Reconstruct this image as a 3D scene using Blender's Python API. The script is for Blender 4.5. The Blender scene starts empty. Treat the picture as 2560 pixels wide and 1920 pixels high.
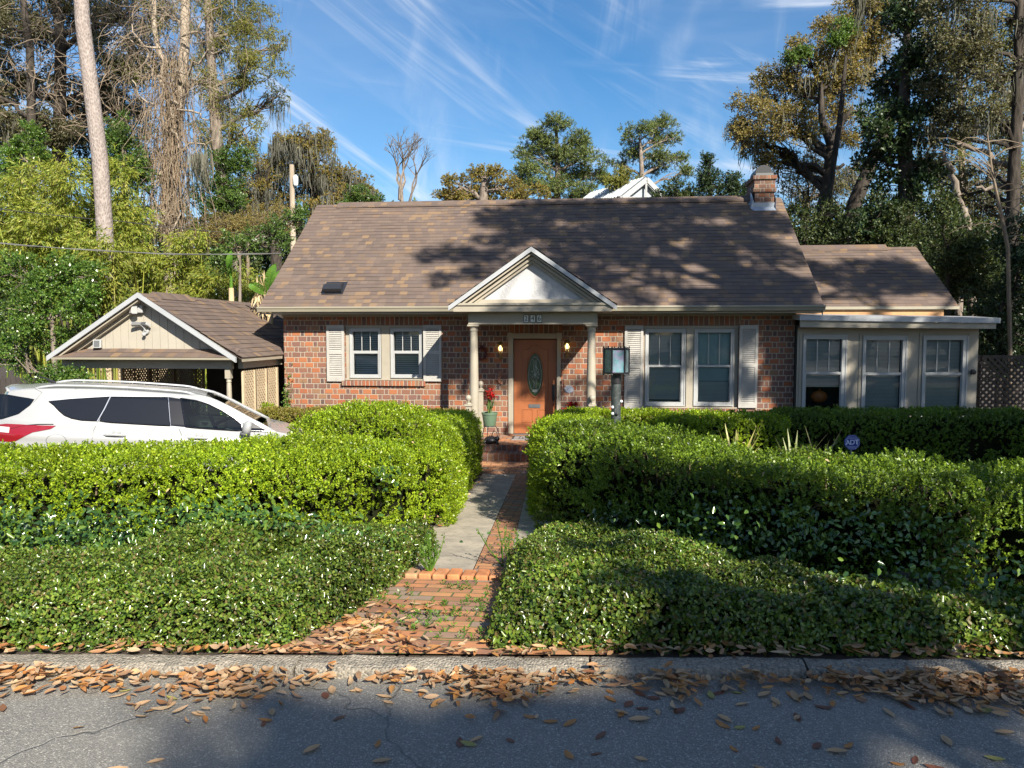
import bpy, bmesh, math, random
import numpy as np
from mathutils import Vector, Matrix
from math import radians as R, sin, cos, pi

SC = bpy.context.scene
COL = SC.collection
rnd = random.Random(7)

# ------------------------------------------------------------------ camera geometry (photo pixels -> world)
F = 1923.0
EYE = 1.6
PIT = R(3.868)
YAW = math.atan(190 / F * cos(PIT))
cd = (-sin(YAW) * cos(PIT), cos(YAW) * cos(PIT), -sin(PIT))
cr = (cos(YAW), sin(YAW), 0.0)
cw = (-sin(YAW) * sin(PIT), cos(YAW) * sin(PIT), cos(PIT))


def ray(u, v):
    return [cd[i] * F + cr[i] * (u - 1280) + cw[i] * (960 - v) for i in range(3)]


def U(u, v, Y):
    q = ray(u, v)
    k = Y / q[1]
    return Vector((q[0] * k, Y, EYE + q[2] * k))


def G(u, v, z):
    q = ray(u, v)
    k = (z - EYE) / q[2]
    return Vector((q[0] * k, q[1] * k, z))


def rect(u0, u1, v0, v1, Y):
    um, vm = (u0 + u1) / 2, (v0 + v1) / 2
    return U(u0, vm, Y).x, U(u1, vm, Y).x, U(um, v1, Y).z, U(um, v0, Y).z


def yk(x):            # back line of the road = face of the kerb
    return 3.46 + 0.085 * x


def gz(x, y):
    if y < 3.6:
        return 0.04
    z = 0.04 - 0.095 * (min(y, 13.2) - 3.6)
    if x < -3.6 and y > 6.5:
        k = min(1, (-3.6 - x) / 1.2) * min(1, (y - 6.5) / 2.0)
        z = z * (1 - k) + k * (-0.60 - 0.27 * min(1, max(0, (y - 7) / 5)))
    return z


def gzn(x, y):
    return np.array([gz(a, b) for a, b in zip(np.ravel(x), np.ravel(y))]).reshape(np.shape(x))


# ------------------------------------------------------------------ objects
ORG = {}


def tag(o, label=None, cat=None, group=None, kind=None):
    if label:
        o['label'] = label
    if cat:
        o['category'] = cat
    if group:
        o['group'] = group
    if kind:
        o['kind'] = kind
    return o


def thing(name, label, cat, loc=(0, 0, 0), group=None, rot=None):
    o = bpy.data.objects.new(name, None)
    COL.objects.link(o)
    o.location = loc
    o.empty_display_size = 0.2
    if rot:
        o.rotation_euler = rot
        ORG[o.name] = Vector((0, 0, 0))      # parts come in local coordinates
    else:
        ORG[o.name] = Vector(loc)
    return tag(o, label, cat, group)


def link(name, me, mats, parent=None, loc=None, smooth=False):
    o = bpy.data.objects.new(name, me)
    COL.objects.link(o)
    if not isinstance(mats, (list, tuple)):
        mats = [mats]
    for m in mats:
        me.materials.append(m)
    if parent is not None:
        o.parent = parent
        off = ORG[parent.name]
        ORG[o.name] = off
    else:
        off = Vector(loc) if loc is not None else Vector((0, 0, 0))
        o.location = off
        ORG[o.name] = off
    if off.length > 0:
        me.transform(Matrix.Translation(-off))
    if smooth:
        me.polygons.foreach_set('use_smooth', np.ones(len(me.polygons), dtype=bool))
    return o


class MB:
    def __init__(s):
        s.v = []
        s.f = []
        s.uv = {}

    def add(s, vs, fs, uvs=None):
        b = len(s.v)
        s.v.extend([tuple(p) for p in vs])
        for i, f in enumerate(fs):
            if uvs is not None and uvs[i] is not None:
                s.uv[len(s.f)] = uvs[i]
            s.f.append(tuple(b + k for k in f))
        return s

    def box(s, x0, x1, y0, y1, z0, z1):
        x0, x1 = min(x0, x1), max(x0, x1)
        y0, y1 = min(y0, y1), max(y0, y1)
        z0, z1 = min(z0, z1), max(z0, z1)
        vs = [(x0, y0, z0), (x1, y0, z0), (x1, y1, z0), (x0, y1, z0), (x0, y0, z1), (x1, y0, z1), (x1, y1, z1), (x0, y1, z1)]
        return s.add(vs, [(0, 3, 2, 1), (4, 5, 6, 7), (0, 1, 5, 4), (1, 2, 6, 5), (2, 3, 7, 6), (3, 0, 4, 7)])

    def boxm(s, M, hx, hy, hz):
        vs = [M @ Vector((a * hx, b * hy, c * hz)) for c in (-1, 1) for b in (-1, 1) for a in (-1, 1)]
        return s.add(vs, [(0, 2, 3, 1), (4, 5, 7, 6), (0, 1, 5, 4), (1, 3, 7, 5), (3, 2, 6, 7), (2, 0, 4, 6)])

    def prism(s, pts, y0, y1):
        """polygon in xz (counter clockwise seen from -y) extruded from y0 (front) to y1 (back)"""
        n = len(pts)
        vs = [(p[0], y0, p[1]) for p in pts] + [(p[0], y1, p[1]) for p in pts]
        fs = [tuple(range(n)), tuple(range(2 * n - 1, n - 1, -1))]
        for i in range(n):
            j = (i + 1) % n
            fs.append((i, i + n, j + n, j))
        return s.add(vs, fs)

    def quad(s, a, b, c, d, uv=None):
        return s.add([a, b, c, d], [(0, 1, 2, 3)], [uv] if uv else None)

    def tube(s, pts, rad, k=6, caps=True):
        pts = [Vector(p) for p in pts]
        n = len(pts)
        if not hasattr(rad, '__len__'):
            rad = [rad] * n
        vs, fs = [], []
        ref = None
        for i in range(n):
            t = (pts[min(i + 1, n - 1)] - pts[max(i - 1, 0)])
            if t.length < 1e-9:
                t = Vector((0, 0, 1))
            t.normalize()
            if ref is None:
                ref = t.orthogonal().normalized()
            else:
                ref = (ref - t * ref.dot(t))
                ref = ref.normalized() if ref.length > 1e-6 else t.orthogonal().normalized()
            w = t.cross(ref)
            for j in range(k):
                a = 2 * pi * j / k
                vs.append(pts[i] + (ref * cos(a) + w * sin(a)) * rad[i])
        for i in range(n - 1):
            for j in range(k):
                a, b = i * k + j, i * k + (j + 1) % k
                fs.append((a, b, b + k, a + k))
        if caps:
            fs.append(tuple(range(k - 1, -1, -1)))
            fs.append(tuple(range((n - 1) * k, n * k)))
        return s.add(vs, fs)

    def lathe(s, c, prof, n=20, axis='z'):
        vs, fs = [], []
        for r, h in prof:
            for j in range(n):
                a = 2 * pi * j / n
                if axis == 'z':
                    vs.append((c[0] + r * cos(a), c[1] + r * sin(a), c[2] + h))
                elif axis == 'y':
                    vs.append((c[0] + r * cos(a), c[1] + h, c[2] + r * sin(a)))
                else:
                    vs.append((c[0] + h, c[1] + r * cos(a), c[2] + r * sin(a)))
        for i in range(len(prof) - 1):
            for j in range(n):
                a, b = i * n + j, i * n + (j + 1) % n
                fs.append((a, b, b + n, a + n))
        fs.append(tuple(range(n - 1, -1, -1)))
        fs.append(tuple(range((len(prof) - 1) * n, len(prof) * n)))
        return s.add(vs, fs)

    def build(s, name, mats, parent=None, loc=None, smooth=False, bevel=0.0, angle=None):
        me = bpy.data.meshes.new(name)
        me.from_pydata(s.v, [], s.f)
        uvl = me.uv_layers.new(name='UVMap')
        buf = np.zeros(len(me.loops) * 2, dtype=np.float32)
        for p in me.polygons:
            ex = s.uv.get(p.index)
            if ex:
                for k, li in enumerate(p.loop_indices):
                    buf[2 * li], buf[2 * li + 1] = ex[k]
                continue
            n = p.normal
            t = Vector((0, 0, 1)).cross(n)
            t = t.normalized() if t.length > 0.05 else Vector((1, 0, 0))
            b = n.cross(t)
            for li in p.loop_indices:
                co = me.vertices[me.loops[li].vertex_index].co
                buf[2 * li], buf[2 * li + 1] = co.dot(t), co.dot(b)
        uvl.data.foreach_set('uv', buf)
        o = link(name, me, mats, parent, loc, False)
        if smooth:
            if angle:
                bm = bmesh.new()
                bm.from_mesh(me)
                for f in bm.faces:
                    f.smooth = True
                for e in bm.edges:
                    if len(e.link_faces) == 2 and e.calc_face_angle(0) > R(angle):
                        e.smooth = False
                bm.to_mesh(me)
                bm.free()
            else:
                me.polygons.foreach_set('use_smooth', np.ones(len(me.polygons), dtype=bool))
        if bevel:
            m = o.modifiers.new('edge', 'BEVEL')
            m.width = bevel
            m.segments = 2
            m.limit_method = 'ANGLE'
            m.angle_limit = R(40)
        return o


def npmesh(name, V, FA, mat, parent=None, loc=None, smooth=False):
    """V (n,3) float array, FA (m,k) int array"""
    me = bpy.data.meshes.new(name)
    m, k = FA.shape
    me.vertices.add(len(V))
    me.vertices.foreach_set('co', np.ascontiguousarray(V, dtype=np.float32).ravel())
    me.loops.add(m * k)
    me.loops.foreach_set('vertex_index', np.ascontiguousarray(FA, dtype=np.int32).ravel())
    me.polygons.add(m)
    me.polygons.foreach_set('loop_start', np.arange(0, m * k, k, dtype=np.int32))
    try:
        me.polygons.foreach_set('loop_total', np.full(m, k, dtype=np.int32))
    except Exception:
        pass
    me.update(calc_edges=True)
    return link(name, me, mat, parent, loc, smooth)


# ------------------------------------------------------------------ vector noise
def vnoise(P, s, seed=0):
    q = np.asarray(P, dtype=np.float64) / s + 1000.0
    i = np.floor(q).astype(np.int64)
    f = q - i
    f = f * f * (3 - 2 * f)
    out = np.zeros(len(q))
    for dx in (0, 1):
        for dy in (0, 1):
            for dz in (0, 1):
                h = ((i[:, 0] + dx) * 73856093) ^ ((i[:, 1] + dy) * 19349663) ^ ((i[:, 2] + dz) * 83492791) ^ (seed * 2654435761)
                h = (h ^ (h >> 13)) * 1274126177 & 0xffffffff
                h = (h ^ (h >> 16)) & 0xffff
                w = (f[:, 0] if dx else 1 - f[:, 0]) * (f[:, 1] if dy else 1 - f[:, 1]) * (f[:, 2] if dz else 1 - f[:, 2])
                out += w * h / 65535.0
    return out


def unit(a):
    return a / np.maximum(np.linalg.norm(a, axis=-1, keepdims=True), 1e-9)


def rdir(n, rng):
    return unit(rng.normal(size=(n, 3)))


def leaf_arrays(P, D, Nn, L, W, shape='q', fold=0.25, curl=0.0):
    """leaves at P pointing along D with the face towards Nn"""
    n = len(P)
    D = unit(D)
    S = np.cross(D, Nn)
    S = unit(S + 1e-6)
    N2 = np.cross(S, D)
    L = np.broadcast_to(L, n)[:, None]
    W = np.broadcast_to(W, n)[:, None]
    if shape == 'q':
        V = np.empty((n, 4, 3))
        V[:, 0] = P
        V[:, 1] = P + D * L * .45 + S * W * .5 + N2 * W * fold
        V[:, 2] = P + D * L - N2 * L * curl
        V[:, 3] = P + D * L * .45 - S * W * .5 + N2 * W * fold
        FA = np.arange(n * 4).reshape(n, 4)
        return V.reshape(-1, 3), FA
    V = np.empty((n, 6, 3))
    V[:, 0] = P
    V[:, 1] = P + D * L * .3 + S * W * .48 + N2 * W * fold
    V[:, 2] = P + D * L * .68 + S * W * .40 + N2 * (W * fold - L * curl * .4)
    V[:, 3] = P + D * L - N2 * L * curl
    V[:, 4] = P + D * L * .68 - S * W * .40 + N2 * (W * fold - L * curl * .4)
    V[:, 5] = P + D * L * .3 - S * W * .48 + N2 * W * fold
    b = np.arange(n)[:, None] * 6
    FA = np.concatenate([b + np.array([[0, 1, 2, 3]]), b + np.array([[0, 3, 4, 5]])], axis=0)
    return V.reshape(-1, 3), FA


def shoot_leaves(C, A, n, slen, lL, lW, rng, spread=1.0):
    """C (m,3) shoot bases, A (m,3) axes; n leaves along each: returns P, D, N, L, W"""
    m = len(C)
    A = unit(A)
    ref = unit(np.cross(A, rdir(m, rng)))
    w = np.cross(A, ref)
    k = (np.arange(n) + .5) / n
    az = np.arange(n) * 2.4
    az = az[None, :] + rng.uniform(0, 6.28, (m, 1))
    side = ref[:, None, :] * np.cos(az)[..., None] + w[:, None, :] * np.sin(az)[..., None]
    tilt = spread * (1.25 - .75 * k)[None, :, None] + rng.normal(0, .18, (m, n, 1))
    D = A[:, None, :] * np.cos(tilt) + side * np.sin(tilt)
    sl = np.broadcast_to(slen, m)[:, None, None]
    P = C[:, None, :] + A[:, None, :] * (k[None, :, None] * sl)
    N = A[:, None, :] * 1.0 - side * .35 + rng.normal(0, .25, (m, n, 3))
    L = lL * rng.uniform(.5, 1.3, (m, n)) * (1 - .3 * np.abs(k - .4))[None, :]
    W = lW * rng.uniform(.75, 1.2, (m, n))
    return P.reshape(-1, 3), D.reshape(-1, 3), N.reshape(-1, 3), L.ravel(), W.ravel()
# ------------------------------------------------------------------ materials
class NT:
    def __init__(s, name):
        s.m = bpy.data.materials.new(name)
        s.m.use_nodes = True
        s.t = s.m.node_tree
        s.t.nodes.clear()
        s.out = s.t.nodes.new('ShaderNodeOutputMaterial')

    def n(s, kind, **kw):
        x = s.t.nodes.new('ShaderNode' + kind)
        for k, v in kw.items():
            setattr(x, k, v)
        return x

    def put(s, sock, val):
        if isinstance(val, bpy.types.NodeSocket):
            s.t.links.new(val, sock)
        elif val is not None:
            if isinstance(val, (tuple, list)) and len(val) == 3 and sock.type == 'RGBA':
                val = (*val, 1)
            sock.default_value = val

    def math(s, op, a, b=None, c=None, clamp=False):
        x = s.n('Math', operation=op)
        x.use_clamp = clamp
        for i, v in enumerate((a, b, c)):
            if v is not None:
                s.put(x.inputs[i], v)
        return x.outputs[0]

    def noise(s, vec, scale, detail=3, rough=.55, dist=0.0):
        x = s.n('TexNoise')
        s.put(x.inputs['Vector'], vec)
        x.inputs['Scale'].default_value = scale
        x.inputs['Detail'].default_value = detail
        x.inputs['Roughness'].default_value = rough
        x.inputs['Distortion'].default_value = dist
        return x.outputs['Fac']

    def ramp(s, fac, stops, interp='LINEAR'):
        x = s.n('ValToRGB')
        x.color_ramp.interpolation = interp
        e = x.color_ramp.elements
        while len(e) < len(stops):
            e.new(0.5)
        for i, (p, c) in enumerate(stops):
            e[i].position = p
            e[i].color = (*c, 1) if len(c) == 3 else c
        s.put(x.inputs[0], fac)
        return x.outputs[0]

    def mix(s, fac, a, b, blend='MIX'):
        x = s.n('Mix', data_type='RGBA', blend_type=blend)
        s.put(x.inputs[0], fac)
        s.put(x.inputs[6], a)
        s.put(x.inputs[7], b)
        return x.outputs[2]

    def map(s, fac, a, b, c, d):
        x = s.n('MapRange')
        s.put(x.inputs[0], fac)
        for i, v in enumerate((a, b, c, d)):
            s.put(x.inputs[i + 1], v)
        return x.outputs[0]

    def obj(s):
        return s.n('TexCoord').outputs['Object']

    def uvs(s):
        return s.n('TexCoord').outputs['UV']

    def bump(s, h, strength=.5, dist=.01):
        x = s.n('Bump')
        x.inputs['Strength'].default_value = strength
        x.inputs['Distance'].default_value = dist
        s.put(x.inputs['Height'], h)
        return x.outputs[0]

    def bsdf(s, color, rough=.6, normal=None, metal=0.0, spec=None, coat=0.0, emit=None, estr=0.0):
        x = s.n('BsdfPrincipled')
        s.put(x.inputs['Base Color'], color)
        s.put(x.inputs['Roughness'], rough)
        s.put(x.inputs['Metallic'], metal)
        if spec is not None:
            x.inputs['Specular IOR Level'].default_value = spec
        if coat:
            x.inputs['Coat Weight'].default_value = coat
            x.inputs['Coat Roughness'].default_value = .05
        if normal is not None:
            s.put(x.inputs['Normal'], normal)
        if emit:
            s.put(x.inputs['Emission Color'], emit)
            x.inputs['Emission Strength'].default_value = estr
        return x.outputs[0]

    def done(s, sh):
        s.t.links.new(sh, s.out.inputs['Surface'])
        return s.m


def paint(name, col, rough=.5, var=.12, scale=3.0, bump=.15, bscale=60, metal=0.0, spec=None, dirt=None, dirt_amt=.5, coat=0.0):
    t = NT(name)
    o = t.obj()
    n = t.noise(o, scale, 4, .6)
    c2 = tuple(x * (1 - var * 2) for x in col)
    c = t.mix(t.map(n, .35, .7, 0, 1), col, c2)
    if dirt:
        d = t.noise(o, scale * 2.3, 6, .7, .6)
        c = t.mix(t.map(d, .55, .72, 0, dirt_amt), c, dirt)
    nb = t.bump(t.noise(o, bscale, 3), bump, .004) if bump else None
    return t.done(t.bsdf(c, rough, nb, metal, spec, coat))


def leafmat(name, cols, rough=.42, trans=.3, spec=.5, nscale=.7, amp=.3):
    t = NT(name)
    g = t.n('NewGeometry')
    r = g.outputs['Random Per Island']
    n = len(cols)
    c = t.ramp(r, [((i + .5) / n, x) for i, x in enumerate(cols)])
    k = t.map(t.noise(t.obj(), nscale, 3), .3, .7, 1 - amp, 1 + amp)
    x = t.n('VectorMath', operation='SCALE')
    t.put(x.inputs[0], c)
    t.put(x.inputs['Scale'], k)
    c = x.outputs[0]
    b = t.bsdf(c, rough, None, 0, spec)
    y = t.n('VectorMath', operation='MULTIPLY')
    t.put(y.inputs[0], c)
    y.inputs[1].default_value = (1.5, 1.45, .6)
    tr = t.n('BsdfTranslucent')
    t.put(tr.inputs[0], y.outputs[0])
    m = t.n('MixShader')
    m.inputs[0].default_value = trans
    t.t.links.new(b, m.inputs[1])
    t.t.links.new(tr.outputs[0], m.inputs[2])
    return t.done(m.outputs[0])


def brickmat(name, course=.116, period=.29, split=.69, mode='flemish', mortar=(.36, .30, .235), dark=1.0):
    t = NT(name)
    uv = t.uvs()
    wob = t.n('TexNoise')
    t.put(wob.inputs['Vector'], uv)
    wob.inputs['Scale'].default_value = 9
    wob.inputs['Detail'].default_value = 2
    sub = t.n('VectorMath', operation='SUBTRACT')
    t.put(sub.inputs[0], wob.outputs['Color'])
    sub.inputs[1].default_value = (.5, .5, .5)
    scl = t.n('VectorMath', operation='SCALE')
    t.put(scl.inputs[0], sub.outputs[0])
    scl.inputs['Scale'].default_value = .022
    ad = t.n('VectorMath', operation='ADD')
    t.put(ad.inputs[0], uv)
    t.put(ad.inputs[1], scl.outputs[0])
    sx = t.n('SeparateXYZ')
    t.put(sx.inputs[0], ad.outputs[0])
    u, v = sx.outputs[0], sx.outputs[1]
    cv = t.math('DIVIDE', v, course)
    ci = t.math('FLOOR', cv)
    cf = t.math('SUBTRACT', cv, ci)
    half = t.math('MULTIPLY', t.math('FLOORED_MODULO', ci, 2.0), .5)
    if mode == 'soldier':
        half = 0.0
    cu = t.math('ADD', t.math('DIVIDE', u, period), half)
    ui = t.math('FLOOR', cu)
    uf = t.math('SUBTRACT', cu, ui)
    my = .010 / course
    mx = .010 / period
    if mode == 'flemish':
        hd = t.math('GREATER_THAN', uf, split)
        e = t.math('MINIMUM', t.math('MINIMUM', uf, t.math('SUBTRACT', 1.0, uf)), t.math('ABSOLUTE', t.math('SUBTRACT', uf, split)))
    else:
        hd = 0.0
        e = t.math('MINIMUM', uf, t.math('SUBTRACT', 1.0, uf))
    ev = t.math('MINIMUM', cf, t.math('SUBTRACT', 1.0, cf))
    dx = t.map(e, mx * .55, mx * 1.25, 0, 1)
    dy = t.map(ev, my * .55, my * 1.25, 0, 1)
    isb = t.math('MINIMUM', dx, dy)
    cmb = t.n('CombineXYZ')
    t.put(cmb.inputs[0], t.math('ADD', ui, .5))
    t.put(cmb.inputs[1], t.math('ADD', ci, .5))
    t.put(cmb.inputs[2], hd)
    wn = t.n('TexWhiteNoise', noise_dimensions='3D')
    t.put(wn.inputs['Vector'], cmb.outputs[0])
    d = dark
    pal = [(.140, .066, .048), (.28, .078, .030), (.185, .080, .050), (.33, .110, .038), (.23, .092, .046), (.150, .072, .056), (.30, .090, .032), (.21, .115, .062)]
    col = t.ramp(wn.outputs['Value'], [((i + .02) / 8, tuple(c * d for c in x)) for i, x in enumerate(pal)], 'CONSTANT')
    if mode == 'flemish':
        hcol = t.ramp(wn.outputs['Value'], [(0, (.105, .056, .048)), (.22, (.15, .072, .050)), (.52, (.23, .098, .052)), (.76, (.11, .060, .050)), (.92, (.055, .038, .040))], 'CONSTANT')
        col = t.mix(hd, col, hcol)
    gr = t.noise(t.obj(), 22, 5, .65)
    col = t.mix(t.map(gr, .3, .75, 0, .55), col, (.16, .085, .06))
    mc = t.mix(t.noise(t.obj(), 6, 4), mortar, tuple(c * .7 for c in mortar))
    col = t.mix(isb, mc, col)
    h = t.math('ADD', t.math('MULTIPLY', isb, 1.0), t.math('MULTIPLY', gr, .25))
    return t.done(t.bsdf(col, .85, t.bump(h, .7, .012)))


def shinglemat(name):
    t = NT(name)
    sx = t.n('SeparateXYZ')
    t.put(sx.inputs[0], t.uvs())
    u, v = sx.outputs[0], sx.outputs[1]
    ci = t.math('FLOOR', v)
    w1 = t.n('TexWhiteNoise', noise_dimensions='1D')
    t.put(w1.inputs['W'], ci)
    cu = t.math('ADD', t.math('DIVIDE', u, .165), t.math('MULTIPLY', w1.outputs['Value'], 7.0))
    ui = t.math('FLOOR', cu)
    uf = t.math('SUBTRACT', cu, ui)
    cmb = t.n('CombineXYZ')
    t.put(cmb.inputs[0], t.math('ADD', ui, .5))
    t.put(cmb.inputs[1], t.math('ADD', ci, .5))
    wn = t.n('TexWhiteNoise', noise_dimensions='2D')
    t.put(wn.inputs['Vector'], cmb.outputs[0])
    a = (.125, .094, .078)
    col = t.ramp(wn.outputs['Value'], [(0, a), (.22, (.108, .082, .070)), (.42, (.145, .108, .086)), (.60, (.115, .088, .078)), (.76, (.135, .098, .074)), (.85, (.205, .138, .082)), (.93, (.165, .112, .074))], 'CONSTANT')
    gr = t.noise(t.obj(), 160, 2)
    big = t.noise(t.obj(), .6, 3)
    col = t.mix(t.map(gr, .3, .7, 0, .35), col, (.07, .05, .045))
    col = t.mix(t.map(big, .35, .7, 0, .25), col, (.17, .12, .095))
    gap = t.map(t.math('MINIMUM', uf, t.math('SUBTRACT', 1.0, uf)), .0, .03, 0, 1)
    h = t.math('ADD', gap, t.math('MULTIPLY', gr, .5))
    return t.done(t.bsdf(col, .9, t.bump(h, .5, .006), spec=.25))


def barkmat(name, c1, c2, scale=9, stretch=.35, strength=.9):
    t = NT(name)
    mp = t.n('Mapping')
    t.put(mp.inputs[0], t.obj())
    mp.inputs['Scale'].default_value = (1, 1, stretch)
    vo = t.n('TexVoronoi', feature='F1')
    t.put(vo.inputs['Vector'], mp.outputs[0])
    vo.inputs['Scale'].default_value = scale
    n = t.noise(mp.outputs[0], scale * 1.7, 5, .65, .5)
    k = t.math('ADD', t.math('MULTIPLY', vo.outputs['Distance'], .7), t.math('MULTIPLY', n, .6))
    c = t.mix(t.map(k, .35, .95, 0, 1), c1, c2)
    return t.done(t.bsdf(c, .92, t.bump(k, strength, .03), spec=.2))


def glassmat(name, tint=(.75, .85, .83), refl=1.0):
    t = NT(name)
    tr = t.n('BsdfTransparent')
    tr.inputs[0].default_value = (*tint, 1)
    gl = t.n('BsdfGlossy')
    gl.inputs['Roughness'].default_value = .015
    gl.inputs['Color'].default_value = (refl, refl, refl, 1)
    fr = t.n('Fresnel')
    fr.inputs['IOR'].default_value = 1.62
    bn = t.bump(t.noise(t.obj(), 2.2, 2), .03, .02)
    t.put(gl.inputs['Normal'], bn)
    m = t.n('MixShader')
    t.t.links.new(fr.outputs[0], m.inputs[0])
    t.t.links.new(tr.outputs[0], m.inputs[1])
    t.t.links.new(gl.outputs[0], m.inputs[2])
    return t.done(m.outputs[0])


M = {}
M['brick'] = brickmat('house_brick')
M['chimneybrick'] = brickmat('weathered_chimney_brick', course=.105, period=.27, dark=.50, mortar=(.24, .20, .16))
M['soldier'] = brickmat('soldier_brick', course=10.0, period=.105, mode='soldier', dark=.8)
M['stepbrick'] = brickmat('step_brick', course=10.0, period=.105, mode='soldier', dark=.62, mortar=(.24, .195, .16))
M['sillbrick'] = brickmat('sill_brick', course=10.0, period=.085, mode='soldier')
M['shingle'] = shinglemat('asphalt_shingle')
M['beige'] = paint('beige_trim_paint', (.315, .28, .222), .55, .07, 2.0, .12, 40, dirt=(.20, .17, .12), dirt_amt=.35)
M['cream'] = paint('cream_siding_paint', (.345, .315, .26), .6, .06, 1.5, .15, 50, dirt=(.24, .22, .20), dirt_amt=.4)
M['white'] = paint('white_vinyl', (.34, .345, .345), .38, .04, 2.0, .03, 30)
M['whitemetal'] = paint('white_metal_edge', (.34, .35, .365), .35, .05, 2.0, .03, 30)
M['gutter'] = paint('tan_gutter_paint', (.27, .245, .185), .4, .06, 1.2, .05, 20)
M['stucco'] = paint('rough_white_stucco', (.66, .66, .68), .8, .05, 2.0, .0)


def _stucco():
    t = NT('trowelled_stucco')
    o = t.obj()
    n = t.noise(o, 9, 5, .6, 1.5)
    c = t.mix(t.map(t.noise(o, 3, 3), .3, .7, 0, 1), (.42, .42, .43), (.36, .36, .37))
    return t.done(t.bsdf(c, .8, t.bump(t.map(n, .40, .60, 0, 1), .35, .012)))


M['stucco'] = _stucco()
M['shutter'] = paint('weathered_shutter_paint', (.36, .345, .32), .6, .06, 3.0, .1, 40, dirt=(.22, .205, .18), dirt_amt=.45)
M['door'] = paint('copper_brown_door_paint', (.29, .098, .036), .42, .08, 2.0, .06, 25)
M['black'] = paint('black_metal', (.014, .014, .016), .4, .1, 5, .1, 40)
M['vent'] = paint('dark_vent_metal', (.022, .024, .030), .35, .1, 5, .05, 40)
M['blind'] = paint('white_blind_slats', (.52, .54, .52), .5, .05, 3, 0)
M['curtain'] = paint('pale_roller_shade', (.36, .48, .50), .8, .06, 3, .1, 60)
M['room'] = paint('dark_room_backing', (.06, .066, .066), .9, .1, 2, 0)  # dark grey backing, the dimness of unlit rooms painted in
M['glass'] = glassmat('window_glass', (.92, .96, .94), .85)
M['carglass'] = glassmat('car_window_glass', (.72, .90, .82), .7)
M['rawwood'] = paint('raw_pine_board', (.50, .27, .12), .7, .15, 4, .2, 60)
M['lattice'] = paint('tan_lattice_wood', (.46, .36, .24), .75, .1, 4, .2, 50)
M['oldfence'] = paint('weathered_grey_boards', (.050, .042, .037), .9, .2, 4, .4, 40)
M['metalroof'] = paint('white_ribbed_metal', (.44, .46, .48), .35, .05, 1, 0, 20)
M['flash'] = paint('bent_metal_flashing', (.36, .40, .46), .4, .12, 4, .1, 20, metal=.2)
M['brass'] = paint('dull_brass', (.30, .20, .08), .4, .1, 6, .1, 40, metal=.7)
M['tiles'] = None
M['pole'] = barkmat('weathered_pole_wood', (.42, .36, .28), (.27, .22, .17), 6, .08, .4)
M['pinebark'] = barkmat('plated_pine_bark', (.17, .140, .125), (.34, .29, .265), 26, .45, .8)
M['oakbark'] = barkmat('dark_oak_bark', (.024, .020, .017), (.065, .054, .044), 10, .3)
M['tanbark'] = barkmat('pale_tan_bark', (.20, .16, .12), (.36, .30, .235), 10, .3)
M['greybark'] = barkmat('grey_brown_bark', (.10, .08, .065), (.24, .20, .165), 10, .3)
M['twig'] = paint('bare_twig_bark', (.19, .145, .10), .85, .2, 3, 0)
M['hedgetwig'] = paint('hedge_twig_bark', (.13, .095, .06), .85, .2, 8, 0)
M['core'] = paint('shade_dark_core', (.012, .014, .006), 1.0, .3, 9, .8, 40, spec=.05)  # near-black colour stands in for the shade deep inside foliage
M['sprout'] = None


def _asphalt():
    t = NT('worn_asphalt')
    o = t.obj()
    vo = t.n('TexVoronoi', feature='F1')
    t.put(vo.inputs['Vector'], o)
    vo.inputs['Scale'].default_value = 190
    sep = t.n('SeparateColor')
    t.put(sep.inputs[0], vo.outputs['Color'])
    base = t.ramp(sep.outputs[0], [(0, (.14, .134, .122)), (.42, (.19, .181, .163)), (.76, (.25, .238, .213)), (.95, (.40, .38, .335))], 'CONSTANT')
    big = t.noise(o, 1.3, 4, .6, .4)
    c = t.mix(t.map(big, .35, .7, 0, .35), base, (.25, .24, .215))
    fine = t.noise(o, 260, 2)
    # a few thin cracks
    mp = t.n('Mapping')
    t.put(mp.inputs[0], o)
    w = t.n('TexVoronoi', feature='DISTANCE_TO_EDGE')
    dn = t.n('TexNoise')
    t.put(dn.inputs['Vector'], o)
    dn.inputs['Scale'].default_value = 4
    av = t.n('VectorMath', operation='MULTIPLY_ADD')
    t.put(av.inputs[0], dn.outputs['Color'])
    av.inputs[1].default_value = (.25, .25, .25)
    t.put(av.inputs[2], o)
    t.put(w.inputs['Vector'], av.outputs[0])
    w.inputs['Scale'].default_value = .42
    crack = t.map(w.outputs['Distance'], .0008, .003, 1, 0)
    c = t.mix(t.math('MULTIPLY', crack, .45), c, (.05, .05, .05))
    h = t.math('SUBTRACT', t.math('ADD', t.math('MULTIPLY', vo.outputs['Distance'], -1.2), fine), t.math('MULTIPLY', crack, 2.0))
    return t.done(t.bsdf(c, .78, t.bump(h, .55, .006), spec=.4))


M['asphalt'] = _asphalt()


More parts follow.
